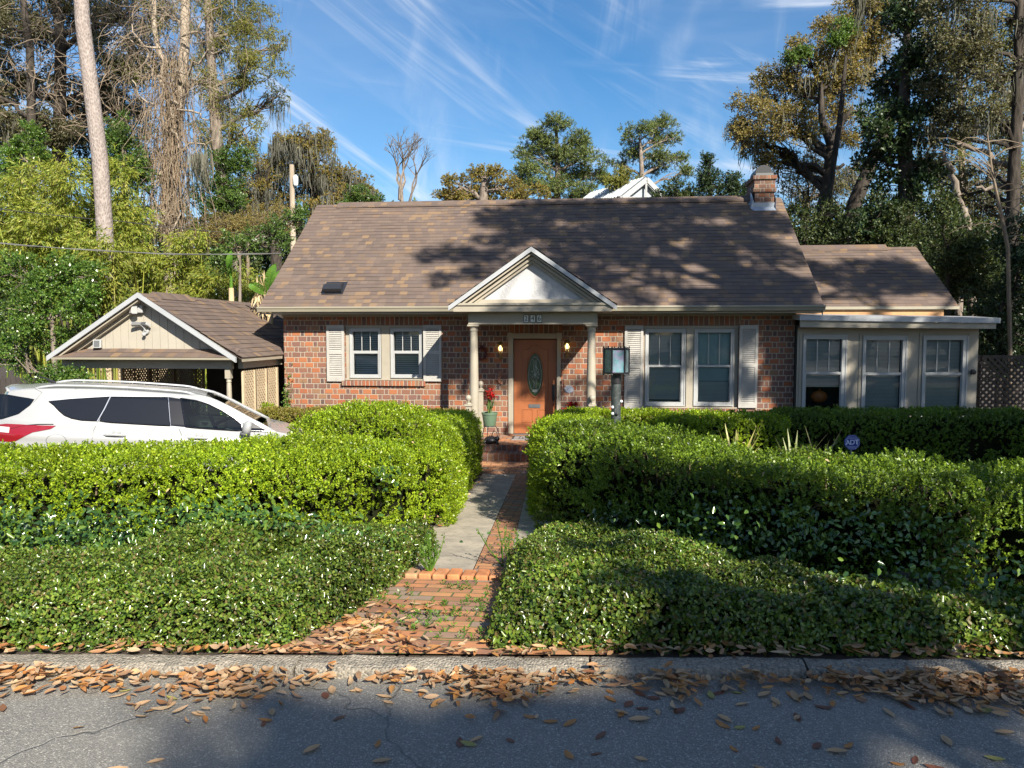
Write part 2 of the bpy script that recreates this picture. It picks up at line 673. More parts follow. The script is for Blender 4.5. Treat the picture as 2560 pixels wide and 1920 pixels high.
def _concrete(name, a, b, agg=True):
    t = NT(name)
    o = t.obj()
    n = t.noise(o, 3.5, 6, .65, .5)
    c = t.mix(t.map(n, .32, .68, 0, 1), a, b)
    st = t.noise(o, 14, 5, .7)
    c = t.mix(t.map(st, .52, .72, 0, .6), c, tuple(x * .42 for x in b))
    vo = t.n('TexVoronoi', feature='F1')
    t.put(vo.inputs['Vector'], o)
    vo.inputs['Scale'].default_value = 85 if agg else 160
    h = t.math('ADD', t.math('MULTIPLY', vo.outputs['Distance'], -1.0 if agg else -.3), n)
    if agg:
        s = t.n('SeparateColor')
        t.put(s.inputs[0], vo.outputs['Color'])
        c = t.mix(t.map(s.outputs[0], .5, 1, 0, .55), c, tuple(x * 1.45 for x in a))
        c = t.mix(t.map(s.outputs[1], .7, 1, 0, .6), c, tuple(x * .35 for x in b))
    return t.done(t.bsdf(c, .88, t.bump(h, .8 if agg else .35, .012)))


M['kerb'] = _concrete('exposed_aggregate_concrete', (.27, .237, .188), (.165, .147, .12))
M['concrete'] = _concrete('stained_walk_concrete', (.41, .355, .275), (.235, .21, .168), False)


def _oldbrick(name, cw, ch, moss):
    t = NT(name)
    bk = t.n('TexBrick')
    t.put(bk.inputs['Vector'], t.uvs())
    bk.inputs['Scale'].default_value = 1.0
    bk.inputs['Brick Width'].default_value = cw
    bk.inputs['Row Height'].default_value = ch
    bk.inputs['Mortar Size'].default_value = .007
    bk.inputs['Mortar Smooth'].default_value = .4
    bk.inputs['Color1'].default_value = (0, 0, 0, 1)
    bk.inputs['Color2'].default_value = (1, 1, 1, 1)
    bk.inputs['Mortar'].default_value = (.5, .5, .5, 1)
    s = t.n('SeparateColor')
    t.put(s.inputs[0], bk.outputs['Color'])
    c = t.ramp(s.outputs[0], [(0, (.20, .10, .06)), (.25, (.42, .17, .07)), (.5, (.46, .22, .09)), (.72, (.30, .13, .07)), (.9, (.26, .19, .14))], 'LINEAR')
    n = t.noise(t.obj(), 13, 5, .65)
    c = t.mix(t.map(n, .35, .75, 0, .6), c, (.20, .12, .08))
    mc = t.mix(t.map(t.noise(t.obj(), 2.5, 3), .42, .58, 0, 1), (.085, .06, .04), moss)
    c = t.mix(bk.outputs['Fac'], c, mc)
    h = t.math('SUBTRACT', t.math('MULTIPLY', n, .4), bk.outputs['Fac'])
    return t.done(t.bsdf(c, .88, t.bump(h, .8, .012)))


M['pathbrick'] = _oldbrick('old_path_brick', .21, .105, (.08, .13, .02))
M['darkbrick'] = _oldbrick('mossy_path_brick', .2, .10, (.05, .07, .02))
M['porchtile'] = _oldbrick('red_quarry_tile', .21, .20, (.10, .06, .045))
M['soil'] = paint('dark_leafy_soil', (.055, .040, .028), .95, .3, 3, .9, 25, dirt=(.14, .09, .05), dirt_amt=.6)
M['verge'] = paint('rough_grass_verge', (.05, .065, .025), .95, .3, 2, .9, 20, dirt=(.09, .07, .04), dirt_amt=.6)

# foliage
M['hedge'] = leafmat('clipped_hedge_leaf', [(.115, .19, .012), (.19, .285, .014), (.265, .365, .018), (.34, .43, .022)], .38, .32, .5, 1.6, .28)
M['hedge_shade_tone'] = leafmat('shade_darkened_hedge_leaf', [(.065, .115, .014), (.10, .17, .016), (.145, .23, .018), (.20, .28, .022)], .40, .28, .5, 1.3, .35)  # hedge leaf with tree shade darkened into its colour
M['hedge_brown'] = leafmat('sheared_brown_hedge_leaf', [(.12, .12, .02), (.20, .19, .035), (.26, .19, .06), (.16, .16, .02)], .5, .25, .4, 1.3, .3)
M['jasmine'] = leafmat('glossy_creeper_leaf', [(.032, .066, .012), (.055, .105, .014), (.085, .15, .016), (.15, .21, .026), (.045, .085, .014), (.20, .25, .04), (.065, .12, .016), (.13, .10, .035)], .27, .25, .55, 1.1, .5)
M['jasmine_new'] = leafmat('light_creeper_leaf', [(.10, .20, .025), (.15, .26, .035), (.07, .16, .02)], .35, .35, .5)
M['vineleaf'] = leafmat('large_waxy_leaf', [(.024, .062, .016), (.040, .09, .018), (.060, .125, .022), (.12, .19, .03)], .20, .2, .65)
M['bamboo'] = leafmat('bamboo_leaf', [(.18, .23, .03), (.26, .30, .04), (.34, .34, .06), (.14, .20, .03), (.38, .35, .09), (.10, .16, .025)], .5, .4, .35, .45, .3)
M['shrub'] = leafmat('glossy_shrub_leaf', [(.045, .10, .018), (.07, .15, .022), (.11, .19, .03), (.15, .22, .045)], .32, .3, .55)
M['oakdark'] = leafmat('dark_oak_leaf', [(.035, .045, .018), (.06, .07, .025), (.085, .085, .04), (.12, .11, .06)], .5, .25, .4)
M['oakolive'] = leafmat('olive_spring_leaf', [(.13, .14, .03), (.18, .18, .04), (.22, .20, .05), (.15, .165, .04)], .5, .35, .35)
M['oakgold'] = leafmat('golden_oak_leaf', [(.20, .15, .035), (.28, .20, .05), (.17, .165, .04), (.24, .165, .06), (.13, .145, .04)], .5, .3, .35)
M['oakrust'] = leafmat('rusty_oak_leaf', [(.20, .145, .05), (.26, .20, .07), (.16, .155, .05), (.32, .24, .11), (.12, .13, .04), (.22, .17, .055)], .5, .3, .35)
M['pineleaf'] = leafmat('pine_needles', [(.075, .105, .035), (.105, .14, .04), (.145, .17, .05)], .5, .2, .35)
M['evergreen'] = leafmat('dark_evergreen_leaf', [(.014, .030, .012), (.024, .046, .016), (.038, .065, .022), (.055, .085, .03)], .42, .15, .4)
M['understory'] = leafmat('understory_leaf', [(.022, .038, .014), (.038, .06, .020), (.06, .085, .028), (.095, .115, .04)], .48, .25, .35)
M['greygreen'] = leafmat('grey_green_leaf', [(.085, .085, .042), (.125, .115, .06), (.07, .08, .032), (.165, .145, .085)], .5, .25, .35)
M['midgreen'] = leafmat('mid_green_leaf', [(.05, .10, .022), (.08, .14, .03), (.11, .17, .035)], .4, .3, .45)
M['moss'] = leafmat('spanish_moss_strands', [(.13, .13, .105), (.17, .165, .135), (.10, .10, .08)], .9, .3, .05)
M['deadvine'] = leafmat('dry_vine_stems', [(.17, .125, .085), (.23, .175, .12), (.13, .095, .065)], .8, .1, .2)
M['banana'] = leafmat('banana_leaf', [(.10, .24, .03), (.14, .28, .04)], .35, .4, .5)
M['yucca'] = leafmat('striped_yucca_blade', [(.48, .43, .14), (.52, .47, .20), (.40, .40, .12)], .45, .3, .4)
M['liriope'] = leafmat('pale_strap_leaf', [(.28, .31, .14), (.36, .37, .19)], .45, .3, .4)
M['redflower'] = leafmat('red_petal', [(.35, .01, .015), (.45, .015, .02)], .5, .3, .3)
M['dead1'] = leafmat('tan_dry_leaf', [(.50, .33, .19), (.42, .26, .14), (.56, .40, .25)], .6, .15, .3, 8, .2)
M['dead2'] = leafmat('orange_dry_leaf', [(.44, .19, .05), (.36, .15, .04), (.50, .24, .07)], .5, .15, .4, 8, .2)
M['dead3'] = leafmat('brown_dry_leaf', [(.18, .065, .03), (.13, .05, .03)], .5, .1, .4, 8, .2)
M['dead4'] = leafmat('olive_yellow_leaf', [(.40, .36, .08), (.28, .26, .10)], .5, .2, .4, 8, .2)
M['litter'] = leafmat('mixed_fallen_leaves', [(.42, .27, .15), (.38, .155, .04), (.46, .32, .20), (.25, .105, .04), (.42, .215, .07), (.18, .08, .04), (.40, .275, .165), (.46, .33, .20), (.30, .17, .09)], .55, .15, .35, 6, .2)
M['haypale'] = leafmat('dry_pale_twiglets', [(.45, .36, .22), (.38, .28, .16)], .8, .1, .2)

# car and small things
M['carpaint'] = paint('white_car_paint', (.29, .295, .30), .25, .01, 1, 0, coat=.5)
M['tint'] = paint('dark_tinted_glass', (.006, .007, .009), .04, .1, 2, 0, spec=.6)
M['pillar'] = paint('gloss_black_trim', (.010, .010, .012), .08, .05, 3, 0, spec=.6)
M['rubber'] = paint('black_rubber', (.02, .02, .02), .8, .1, 8, .1)
M['alloy'] = paint('silver_alloy', (.5, .5, .52), .3, .05, 3, 0, metal=.9)
M['chrome'] = paint('bright_metal_trim', (.62, .63, .65), .2, .03, 3, 0, metal=.9)
M['grey'] = paint('grey_plastic', (.09, .095, .10), .5, .05, 4, .05)
M['seat'] = paint('black_seat_fabric', (.025, .026, .03), .85, .1, 8, .1)


def _lamp(name, col, em=0):
    t = NT(name)
    b = t.bsdf(col, .12, None, 0, .6, .5)
    return t.done(b)


M['redlens'] = _lamp('red_lamp_lens', (.20, .007, .012))
M['clearlens'] = _lamp('clear_lamp_lens', (.65, .60, .58))


def _glow():
    t = NT('warm_lit_bulb')
    return t.done(t.bsdf((.9, .7, .4), .4, emit=(1.0, .72, .30), estr=2.2))


M['bulb'] = _glow()
M['lampglass'] = glassmat('clear_lantern_glass', (.9, .88, .8), .8)


def _artglass(name, cols, sc, dist):
    t = NT(name)
    n = t.noise(t.obj(), sc, 3, .55, dist)
    c = t.ramp(n, [(.3 + .4 * i / (len(cols) - 1), x) for i, x in enumerate(cols)])
    return t.done(t.bsdf(c, .14, t.bump(t.noise(t.obj(), sc * 4, 3), .4, .01), spec=.7))


M['greenglass'] = _artglass('seedy_green_glass', [(.05, .09, .06), (.12, .18, .12), (.18, .22, .15)], 45, .5)
M['blueglass'] = _artglass('streaky_opal_glass', [(.04, .14, .20), (.13, .25, .28), (.20, .19, .29), (.10, .21, .23)], 6, 2.5)
M['greyglass'] = _artglass('grey_teal_glass', [(.06, .11, .12), (.12, .17, .18), (.18, .20, .21)], 14, 1.0)
M['doorglass'] = _artglass('textured_door_glass', [(.010, .022, .008), (.025, .055, .016), (.07, .10, .045), (.015, .03, .015)], 30, 2.0)
M['lead'] = paint('leaded_came', (.42, .44, .40), .35, .1, 10, 0, metal=.4)
M['greenpost'] = paint('mottled_dark_post_paint', (.035, .045, .045), .6, .2, 9, .4, 40, dirt=(.22, .22, .21), dirt_amt=.7)
M['knob'] = paint('pale_ceramic_knob', (.62, .66, .68), .2, .05, 4, 0)
M['navy'] = paint('navy_sign_face', (.014, .028, .24), .4, .05, 3, 0)
M['signwhite'] = paint('white_sign_print', (.62, .66, .80), .5, .03, 3, 0)
M['greenpot'] = paint('sage_green_pot', (.10, .155, .10), .45, .06, 3, .05)
M['terracotta'] = paint('terracotta_pot', (.30, .13, .07), .7, .1, 4, .2)
M['plaque'] = paint('white_enamel_plaque', (.40, .42, .46), .3, .04, 4, 0)
M['blueprint'] = paint('blue_enamel_print', (.06, .10, .22), .3, .1, 4, 0)
M['mat'] = paint('grey_woven_mat', (.30, .28, .28), .9, .2, 40, .4, 90)
M['matdark'] = paint('black_mat_print', (.025, .024, .026), .9, .2, 20, .3, 90)
M['redtwig'] = paint('red_berry_wreath', (.12, .02, .018), .8, .3, 20, .6, 30)
M['tilewhite'] = paint('glazed_number_tile', (.60, .60, .57), .25, .05, 5, 0)
M['tiledark'] = paint('dark_number_ink', (.02, .022, .025), .4, .05, 5, 0)
M['pumpkin'] = paint('orange_pumpkin_skin', (.42, .13, .03), .5, .1, 6, .1)
M['cable'] = paint('black_cable_sheath', (.03, .03, .032), .6, .1, 5, 0)
M['cablelight'] = paint('bare_twisted_cable', (.13, .13, .125), .5, .1, 5, 0)
M['redbrickfar'] = paint('far_red_brick', (.30, .10, .06), .85, .1, 5, .1)
M['greysiding'] = paint('far_grey_siding', (.30, .33, .36), .7, .05, 2, 0)
M['greenmetal'] = paint('dark_green_metal', (.03, .05, .035), .5, .1, 4, .1)
# ------------------------------------------------------------------ house
YW = 16.5
EZ, RZ, EY, RY = 2.13, 4.89, 16.0, 19.67
HX0, HX1 = -6.71, 4.27
GZ = -0.9
house = thing('brick_house', 'red brick cottage with brown shingle roof and small pedimented porch', 'house', (-1.2, YW, GZ))


def wall_holes(mb, x0, x1, z0, z1, holes, y, rev=0.0, back=None):
    """front wall in plane y with rectangular holes (x0,x1,z0,z1); rev = depth of the reveals"""
    xs = sorted({x0, x1, *[h[0] for h in holes], *[h[1] for h in holes]})
    zs = sorted({z0, z1, *[h[2] for h in holes], *[h[3] for h in holes]})
    xs = [x for x in xs if x0 <= x <= x1]
    zs = [z for z in zs if z0 <= z <= z1]
    for i in range(len(xs) - 1):
        for j in range(len(zs) - 1):
            cx, cz = (xs[i] + xs[i + 1]) / 2, (zs[j] + zs[j + 1]) / 2
            if any(h[0] < cx < h[1] and h[2] < cz < h[3] for h in holes):
                continue
            mb.quad((xs[i], y, zs[j]), (xs[i + 1], y, zs[j]), (xs[i + 1], y, zs[j + 1]), (xs[i], y, zs[j + 1]))
    if rev:
        for a, b, c, d in holes:
            e = y + rev
            mb.quad((a, y, c), (a, e, c), (a, e, d), (a, y, d))
            mb.quad((b, y, c), (b, y, d), (b, e, d), (b, e, c))
            mb.quad((a, y, d), (a, e, d), (b, e, d), (b, y, d))
            mb.quad((a, y, c), (b, y, c), (b, e, c), (a, e, c))


openL = rect(863, 1059, 813, 951, YW)
openR = rect(1608, 1846, 814, 1021, YW)
doorR = rect(1284.5, 1390.5, 849.5, 1084.5, YW)
doorH = (doorR[0] - .02, doorR[1] + .02, -.62, doorR[3] + .02)
mb = MB()
WT = EZ - .02
wall_holes(mb, HX0, HX1, GZ - .1, WT, [openL, openR, doorH], YW, .14)
mb.quad((HX0, 22.8, GZ), (HX0, YW, GZ), (HX0, YW, WT), (HX0, 22.8, WT))
mb.quad((HX1, YW, GZ), (HX1, 22.8, GZ), (HX1, 22.8, WT), (HX1, YW, WT))
for x in (HX0, HX1):
    mb.add([(x, 16.35, WT), (x, 22.9, WT), (x, RY, RZ - .12)], [(0, 2, 1) if x == HX0 else (0, 1, 2)])
mb.build('brick_wall', M['brick'], house)
# soldier courses and sills
for (a, b, c, d) in (openL, openR, (doorR[0] - .1, doorR[1] + .1, 0, doorR[3] + .12)):
    ms = MB()
    ms.box(a - .02, b + .02, YW - .012, YW + .02, d + .004, min(d + .205, WT - .03))
    ms.build('brick_lintel', M['soldier'], house)
for a, b, c, d in (openL, openR):
    ms = MB()
    ms.box(a - .07, b + .04, YW - .06, YW + .1, c - .115, c - .004)
    ms.build('brick_sill', M['sillbrick'], house)


def shingles(mb, e0, e1, r0, r1, n, t=.010):
    e0, e1, r0, r1 = map(Vector, (e0, e1, r0, r1))
    nr = (e1 - e0).cross(r0 - e0).normalized()
    ud = (e1 - e0).normalized()
    L = (e1 - e0).length
    m = max(1, int(L / .55))
    wob = lambda p, k: nr * (.007 * sin(p.x * 1.9 + p.y * 1.3 + k * .23) + .004 * sin(p.x * 5.3 + k * 1.7 + p.y * 3) + .004 * sin(k * 12.7 + p.x * 9.1 + p.y * 7))
    for k in range(n):
        for j in range(m):
            s0, s1 = j / m, (j + 1) / m
            lo = [e0.lerp(r0, k / n).lerp(e1.lerp(r1, k / n), s) for s in (s0, s1)]
            hi = [e0.lerp(r0, (k + 1) / n).lerp(e1.lerp(r1, (k + 1) / n), s) for s in (s0, s1)]
            uu = [p.dot(ud) for p in lo]
            a0, a1 = [p + nr * t + wob(p, k) for p in lo]
            b0, b1 = [p + nr * .001 + wob(p, k) * .6 for p in hi]
            mb.quad(a0, a1, b1, b0, [(uu[0], k + .03), (uu[1], k + .03), (uu[1], k + .97), (uu[0], k + .97)])
            c0, c1 = [p - nr * .004 for p in lo]
            mb.quad(c0, c1, a1, a0, [(uu[0], k + .03), (uu[1], k + .03), (uu[1], k + .05), (uu[0], k + .05)])


EXL, EXR = -7.05, 4.70
mb = MB()
shingles(mb, (EXL, EY, EZ), (EXR, EY, EZ), (EXL + .03, RY, RZ), (EXR - .03, RY, RZ), 32)
shingles(mb, (EXR, 2 * RY - EY, EZ), (EXL, 2 * RY - EY, EZ), (EXR - .03, RY, RZ), (EXL + .03, RY, RZ), 32)
# underside
mb.quad((EXL, EY, EZ - .03), (EXL, RY, RZ - .03), (EXR, RY, RZ - .03), (EXR, EY, EZ - .03))
roof = mb.build('roof', M['shingle'], house)
mb = MB()
n = Vector((0, -(RZ - EZ), RY - EY)).normalized()
mb.prism([(EXL + .6, 0), (EXR - .6, 0), (EXR - .6, .04), (EXL + .6, .04)], RY - .19, RY + .19)
for v_i in range(len(mb.v)):
    x, y, z = mb.v[v_i]
    mb.v[v_i] = (x, y, RZ + z + .01 - abs(y - RY) * .62)
mb.add([(EXL + .6, RY, RZ + .06), (EXR - .6, RY, RZ + .06), (EXR - .6, RY - .19, RZ - .068), (EXL + .6, RY - .19, RZ - .068)], [(3, 2, 1, 0)])
mb.build('ridge_vent', M['shingle'], roof)
# rake boards at both gable ends
for x in (EXL, EXR):
    mb = MB()
    s = .03 if x == EXL else -.03
    mb.add([(x + s, EY, EZ - .02), (x + s, RY, RZ - .02), (x + s, RY, RZ - .2), (x + s, EY, EZ - .2),
            (x - s * .4 + s, EY, EZ - .02), (x - s * .4 + s, RY, RZ - .02), (x - s * .4 + s, RY, RZ - .2), (x - s * .4 + s, EY, EZ - .2)],
           [(0, 1, 2, 3), (4, 7, 6, 5), (0, 3, 7, 4), (0, 4, 5, 1), (3, 2, 6, 7), (1, 5, 6, 2)])
    mb.build('rake_board', M['gutter'], house)
# gutter, soffit and frieze
pedL, pedR = U(1121, 766, 14.7).x, U(1542, 763, 14.7).x
for a, b in ((EXL, pedL + .12), (pedR - .12, EXR)):
    mb = MB()
    prof = [(EY - .11, EZ + .005), (EY - .115, EZ - .02), (EY - .095, EZ - .05), (EY - .08, EZ - .10), (EY, EZ - .115), (EY, EZ - .02)]
    nn = len(prof)
    vs = [(a, p[0], p[1]) for p in prof] + [(b, p[0], p[1]) for p in prof]
    mb.add(vs, [tuple(range(nn - 1, -1, -1)), tuple(range(nn, 2 * nn))] + [(i, (i + 1) % nn, (i + 1) % nn + nn, i + nn) for i in range(nn)])
    mb.build('gutter', M['gutter'], house)
mb = MB()
mb.box(EXL + .04, EXR - .04, EY + .003, YW - .025, EZ - .145, EZ - .12)
mb.build('soffit', M['beige'], house)
mb = MB()
mb.box(HX0 - .01, HX1 + .01, YW - .024, YW + .02, EZ - .20, EZ - .147)
mb.build('frieze_board', M['gutter'], house)

# roof vent
p = U(832, 728, 16.55)


def roofz(y):
    return EZ + (y - EY) * (RZ - EZ) / (RY - EY)


py = 16.0
for _ in range(40):
    q = U(832, 733, py)
    py += (q.z - roofz(py)) * .3
c = U(832, 733, py)
slope = math.atan2(RZ - EZ, RY - EY)
mb = MB()
Mr = Matrix.Translation(c) @ Matrix.Rotation(slope, 4, 'X')


def tp(x, y, z):
    return Mr @ Vector((x, y, z))


w = .21
mb.add([tp(-w - .03, -.06, .02), tp(w + .03, -.06, .02), tp(w + .03, .42, .02), tp(-w - .03, .42, .02)], [(0, 1, 2, 3)])
hood = [(-w, -.02, .13), (w, -.02, .13), (w * .92, .10, .17), (-w * .92, .10, .17), (-w * .8, .36, .03), (w * .8, .36, .03), (-w, -.02, .05), (w, -.02, .05)]
mb.add([tp(*h) for h in hood], [(0, 1, 2, 3), (3, 2, 5, 4), (6, 7, 1, 0), (0, 3, 4, 6), (1, 7, 5, 2)])
for i in range(9):
    x = -w * .85 + i * w * .2
    mb.add([tp(x, -.024, .05), tp(x + .012, -.024, .05), tp(x + .012, -.024, .11), tp(x, -.024, .11)], [(0, 1, 2, 3)])
mb.build('roof_vent', M['vent'], roof)

# chimney
ch0, ch1 = U(1887, 500, 19.25).x, U(1935, 500, 19.25).x
mb = MB()
zb = roofz(19.0) - .4
zt = U(1910, 436, 19.25).z
zc = U(1910, 480, 19.25).z
mb.box(ch0, ch1, 19.25, 20.15, zb, zc)
mb.box(ch0 - .045, ch1 + .045, 19.205, 20.195, zc, zc + .10)
mb.box(ch0 - .02, ch1 + .02, 19.23, 20.17, zc + .10, zt - .12)
mb.box(ch0 - .06, ch1 + .05, 19.19, 20.21, zt - .12, zt - .03)
chim = mb.build('chimney', M['chimneybrick'], roof)
mb = MB()
zcap = zt - .03
mb.box(ch0 + .02, ch1 - .02, 19.27, 20.13, zcap, zcap + .07)
mb.build('chimney_crown', M['grey'], chim)
mb = MB()
cx = (ch0 + ch1) / 2
seg = [(cx + .2 * cos(a), zcap + .07 + .21 * sin(a)) for a in [pi * i / 10 for i in range(11)]]
mb.prism(seg, 19.36, 20.0)
mb.build('flue_cap', M['black'], chim)
mb = MB()
yf = 19.12
mb.add([(ch0 - .03, yf, roofz(yf) + .02), (ch1 + .03, yf, roofz(yf) + .02), (ch1 + .03, 19.245, roofz(19.25) + .03), (ch0 - .03, 19.245, roofz(19.25) + .03),
        (ch1 + .02, 19.235, roofz(19.25) + .13), (ch0 - .02, 19.235, roofz(19.25) + .13),
        (ch0 - .03, 19.67, RZ + .25), (ch0 - .03, 19.67, RZ + .02), (ch0 - .13, 19.67, RZ + .01), (ch0 - .10, 19.2, roofz(19.2) + .02), (ch0 - .05, 19.2, roofz(19.2) + .25),
        (ch1 + .035, 19.2, roofz(19.2) + .25), (ch1 + .035, 19.67, RZ + .25), (ch1 + .035, 19.67, RZ - .02), (ch1 + .035, 19.2, roofz(19.2) - .02)],
       [(0, 1, 2, 3), (3, 2, 4, 5), (10, 9, 8, 7, 6), (11, 14, 13, 12), (0, 3, 5, 10, 9), (1, 14, 11, 4, 2)])
mb.build('flashing', M['flash'], chim)


# ---- windows
def window(parent, u0, u1, v0, v1, gu0, gu1, gv0, gm0, gm1, gv1, y, depth=.10, blind='slats', lower=1.0, raise_to=None, name='window', lab=None):
    x0, x1, z0, z1 = rect(u0, u1, v0, v1, y)
    a0, a1, b0, b1 = rect(gu0, gu1, gv0, gv1, y)
    _, _, m0, m1 = rect(gu0, gu1, gm0, gm1, y)
    mb = MB()
    yb = y + depth
    # outer frame (four butted members)
    mb.box(x0, a0, y - .005, yb, z0, z1)
    mb.box(a1, x1, y - .005, yb, z0, z1)
    mb.box(a0, a1, y - .005, yb, b1, z1)
    mb.box(a0, a1, y - .005, yb, z0, b0)
    # inner bead for depth
    mb.box(x0 - .012, x1 + .012, y - .018, y + .01, z1 - .012, z1 + .018)
    mb.box(x0 - .012, x0 + .014, y - .018, y + .01, z0, z1 - .012)
    mb.box(x1 - .014, x1 + .012, y - .018, y + .01, z0, z1 - .012)
    mb.box(x0 - .012, x1 + .012, y - .025, y + .01, z0 - .025, z0)
    # meeting rail
    mb.box(a0, a1, y + .012, y + .06, m0, m1)
    # lower sash stands proud: thin side stiles
    for q in (a0, a1 - .018):
        mb.box(q, q + .018, y + .014, y + .05, b0, m0)
    wdt = a1 - a0
    for k in (1, 2):
        mb.box(a0 + wdt * k / 3 - .008, a0 + wdt * k / 3 + .008, y + .05, y + .064, m1, b1)
    o = mb.build(name, M['white'], parent, bevel=.003)
    if lab:
        o['label'] = lab
    for zz0, zz1, yy in ((m1, b1, y + .07), (b0, m0, y + .04)):
        g = MB()
        g.quad((a0, yy, zz0), (a1, yy, zz0), (a1, yy, zz1), (a0, yy, zz1))
        g.build('glass_pane', M['glass'], o)
    if blind == 'slats' or blind == 'fine':
        st, ww = (.048, .046) if blind == 'slats' else (.028, .026)
        bl = MB()
        zz = b1
        bot = b0 + .02 if raise_to is None else raise_to
        tl = R(52 if blind == 'slats' else 62)
        while zz > bot:
            bl.add([(a0 + .01, y + .11, zz), (a1 - .01, y + .11, zz), (a1 - .01, y + .11 + ww * cos(tl), zz + ww * sin(tl)), (a0 + .01, y + .11 + ww * cos(tl), zz + ww * sin(tl))], [(0, 1, 2, 3)])
            zz -= st
        bl.box(a0 + .01, a1 - .01, y + .11, y + .14, bot - .03, bot - .006)
        bl.build('blind', M['blind'], o)
    elif blind == 'shade':
        bl = MB()
        bl.quad((a0, y + .12, m0 - .3), (a1, y + .12, m0 - .3), (a1, y + .12, b1), (a0, y + .12, b1))
        for k in range(7):
            xx = a0 + wdt * (k + .5) / 7
            bl.box(xx - .008, xx + .008, y + .113, y + .119, m0 - .3, b1)
        bl.build('roller_shade', M['curtain'], o)
        bl = MB()
        zz = m0 - .31
        while zz > b0 + .02:
            bl.quad((a0 + .01, y + .12, zz - .024), (a1 - .01, y + .12, zz - .024), (a1 - .01, y + .132, zz), (a0 + .01, y + .132, zz))
            zz -= .028
        bl.build('blind', M['blind'], o)
    return x0, x1, z0, z1


WY = YW + .05
winsL = [(876, 951, 823, 942, 882, 945.5, 829, 877, 884, 936), (978, 1054.5, 823, 942, 984, 1048, 829, 877, 884, 936)]
winsR = [(1614, 1712, 824, 1012, 1621, 1703.5, 831.5, 912.5, 918, 1005), (1736, 1833, 824, 1012, 1744, 1826, 831.5, 912.5, 918, 1005)]
hl = [window(house, *winsL[0], WY, blind='slats', lab='small double-hung window beside the left louvred shutter'),
      window(house, *winsL[1], WY, blind='slats')]
hr = [window(house, *winsR[0], WY, blind='fine'), window(house, *winsR[1], WY, blind='shade', lab='tall window with pale blue shade drawn in its upper half')]
for op, hs in ((openL, hl), (openR, hr)):
    mb = MB()
    wall_holes(mb, op[0] + .003, op[1] - .003, op[2] + .003, op[3] - .003, hs, YW + .06, .05)
    # raised mullion board and casing boards
    mb.box(hs[0][1] + .03, hs[1][0] - .03, YW + .035, YW + .062, op[2] + .01, op[3] - .01)
    mb.box(op[0] + .004, op[1] - .004, YW + .01, YW + .058, op[3] - .05, op[3] - .004)
    mb.box(op[0] + .004, op[1] - .004, YW - .02, YW + .058, op[2] + .004, op[2] + .03)
    mb.build('window_surround', M['beige'], house)
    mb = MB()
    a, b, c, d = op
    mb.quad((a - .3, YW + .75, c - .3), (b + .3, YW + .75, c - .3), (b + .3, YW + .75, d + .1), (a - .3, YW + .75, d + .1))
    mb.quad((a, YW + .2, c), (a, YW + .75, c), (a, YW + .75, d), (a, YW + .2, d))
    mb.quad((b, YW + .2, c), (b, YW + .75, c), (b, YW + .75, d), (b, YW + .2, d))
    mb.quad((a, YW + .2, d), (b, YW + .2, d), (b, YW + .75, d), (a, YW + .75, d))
    mb.build('dark_room_box', M['room'], house)


def shutter(u0, u1, v0, v1, lab=None):
    x0, x1, z0, z1 = rect(u0, u1, v0, v1, YW)
    y0, y1 = YW - .055, YW - .012
    mb = MB()
    st = .055
    mb.box(x0, x0 + st, y0, y1, z0, z1)
    mb.box(x1 - st, x1, y0, y1, z0, z1)
    zm = z0 + (z1 - z0) * .51
    rails = [(z0, z0 + .10), (zm - .035, zm + .035), (z1 - .075, z1)]
    for a, b in rails:
        mb.box(x0 + st, x1 - st, y0, y1, a, b)
    for a, b in ((rails[0][1], rails[1][0]), (rails[1][1], rails[2][0])):
        n = max(6, int((b - a) / .040))
        for k in range(n):
            zz = a + (b - a) * (k + .5) / n
            mb.add([(x0 + st, y0 + .004, zz - .022), (x1 - st, y0 + .004, zz - .022), (x1 - st, y1 - .006, zz + .016), (x0 + st, y1 - .006, zz + .016),
                    (x0 + st, y0 + .004, zz - .012), (x1 - st, y0 + .004, zz - .012), (x1 - st, y1 - .006, zz + .026), (x0 + st, y1 - .006, zz + .026)],
                   [(0, 3, 2, 1), (4, 5, 6, 7), (0, 1, 5, 4), (2, 3, 7, 6)])
    mb.box(x0 + st, x1 - st, y1 - .004, y1 - .001, z0 + .1, z1 - .08)
    o = mb.build('shutter', M['shutter'], house)
    if lab:
        o['label'] = lab


shutter(818.5, 862, 812.5, 953)
shutter(1059.5, 1104.6, 812.5, 953)
shutter(1561, 1607, 814, 1021)
shutter(1846.5, 1893, 813, 1019, 'tall shutter with flaking paint at the right end')

# ---- door
dx0, dx1, dz0, dz1 = doorR
yd = YW + .06
W, H = dx1 - dx0, dz1 - dz0
t = U(1337, 883, yd).z
b = U(1337, 990.5, yd).z
ocx, ocz, orx, orz = U(1337.5, 940, yd).x, (t + b) / 2, (U(1357.6, 940, yd).x - U(1318, 940, yd).x) / 2, (t - b) / 2
mb = MB()
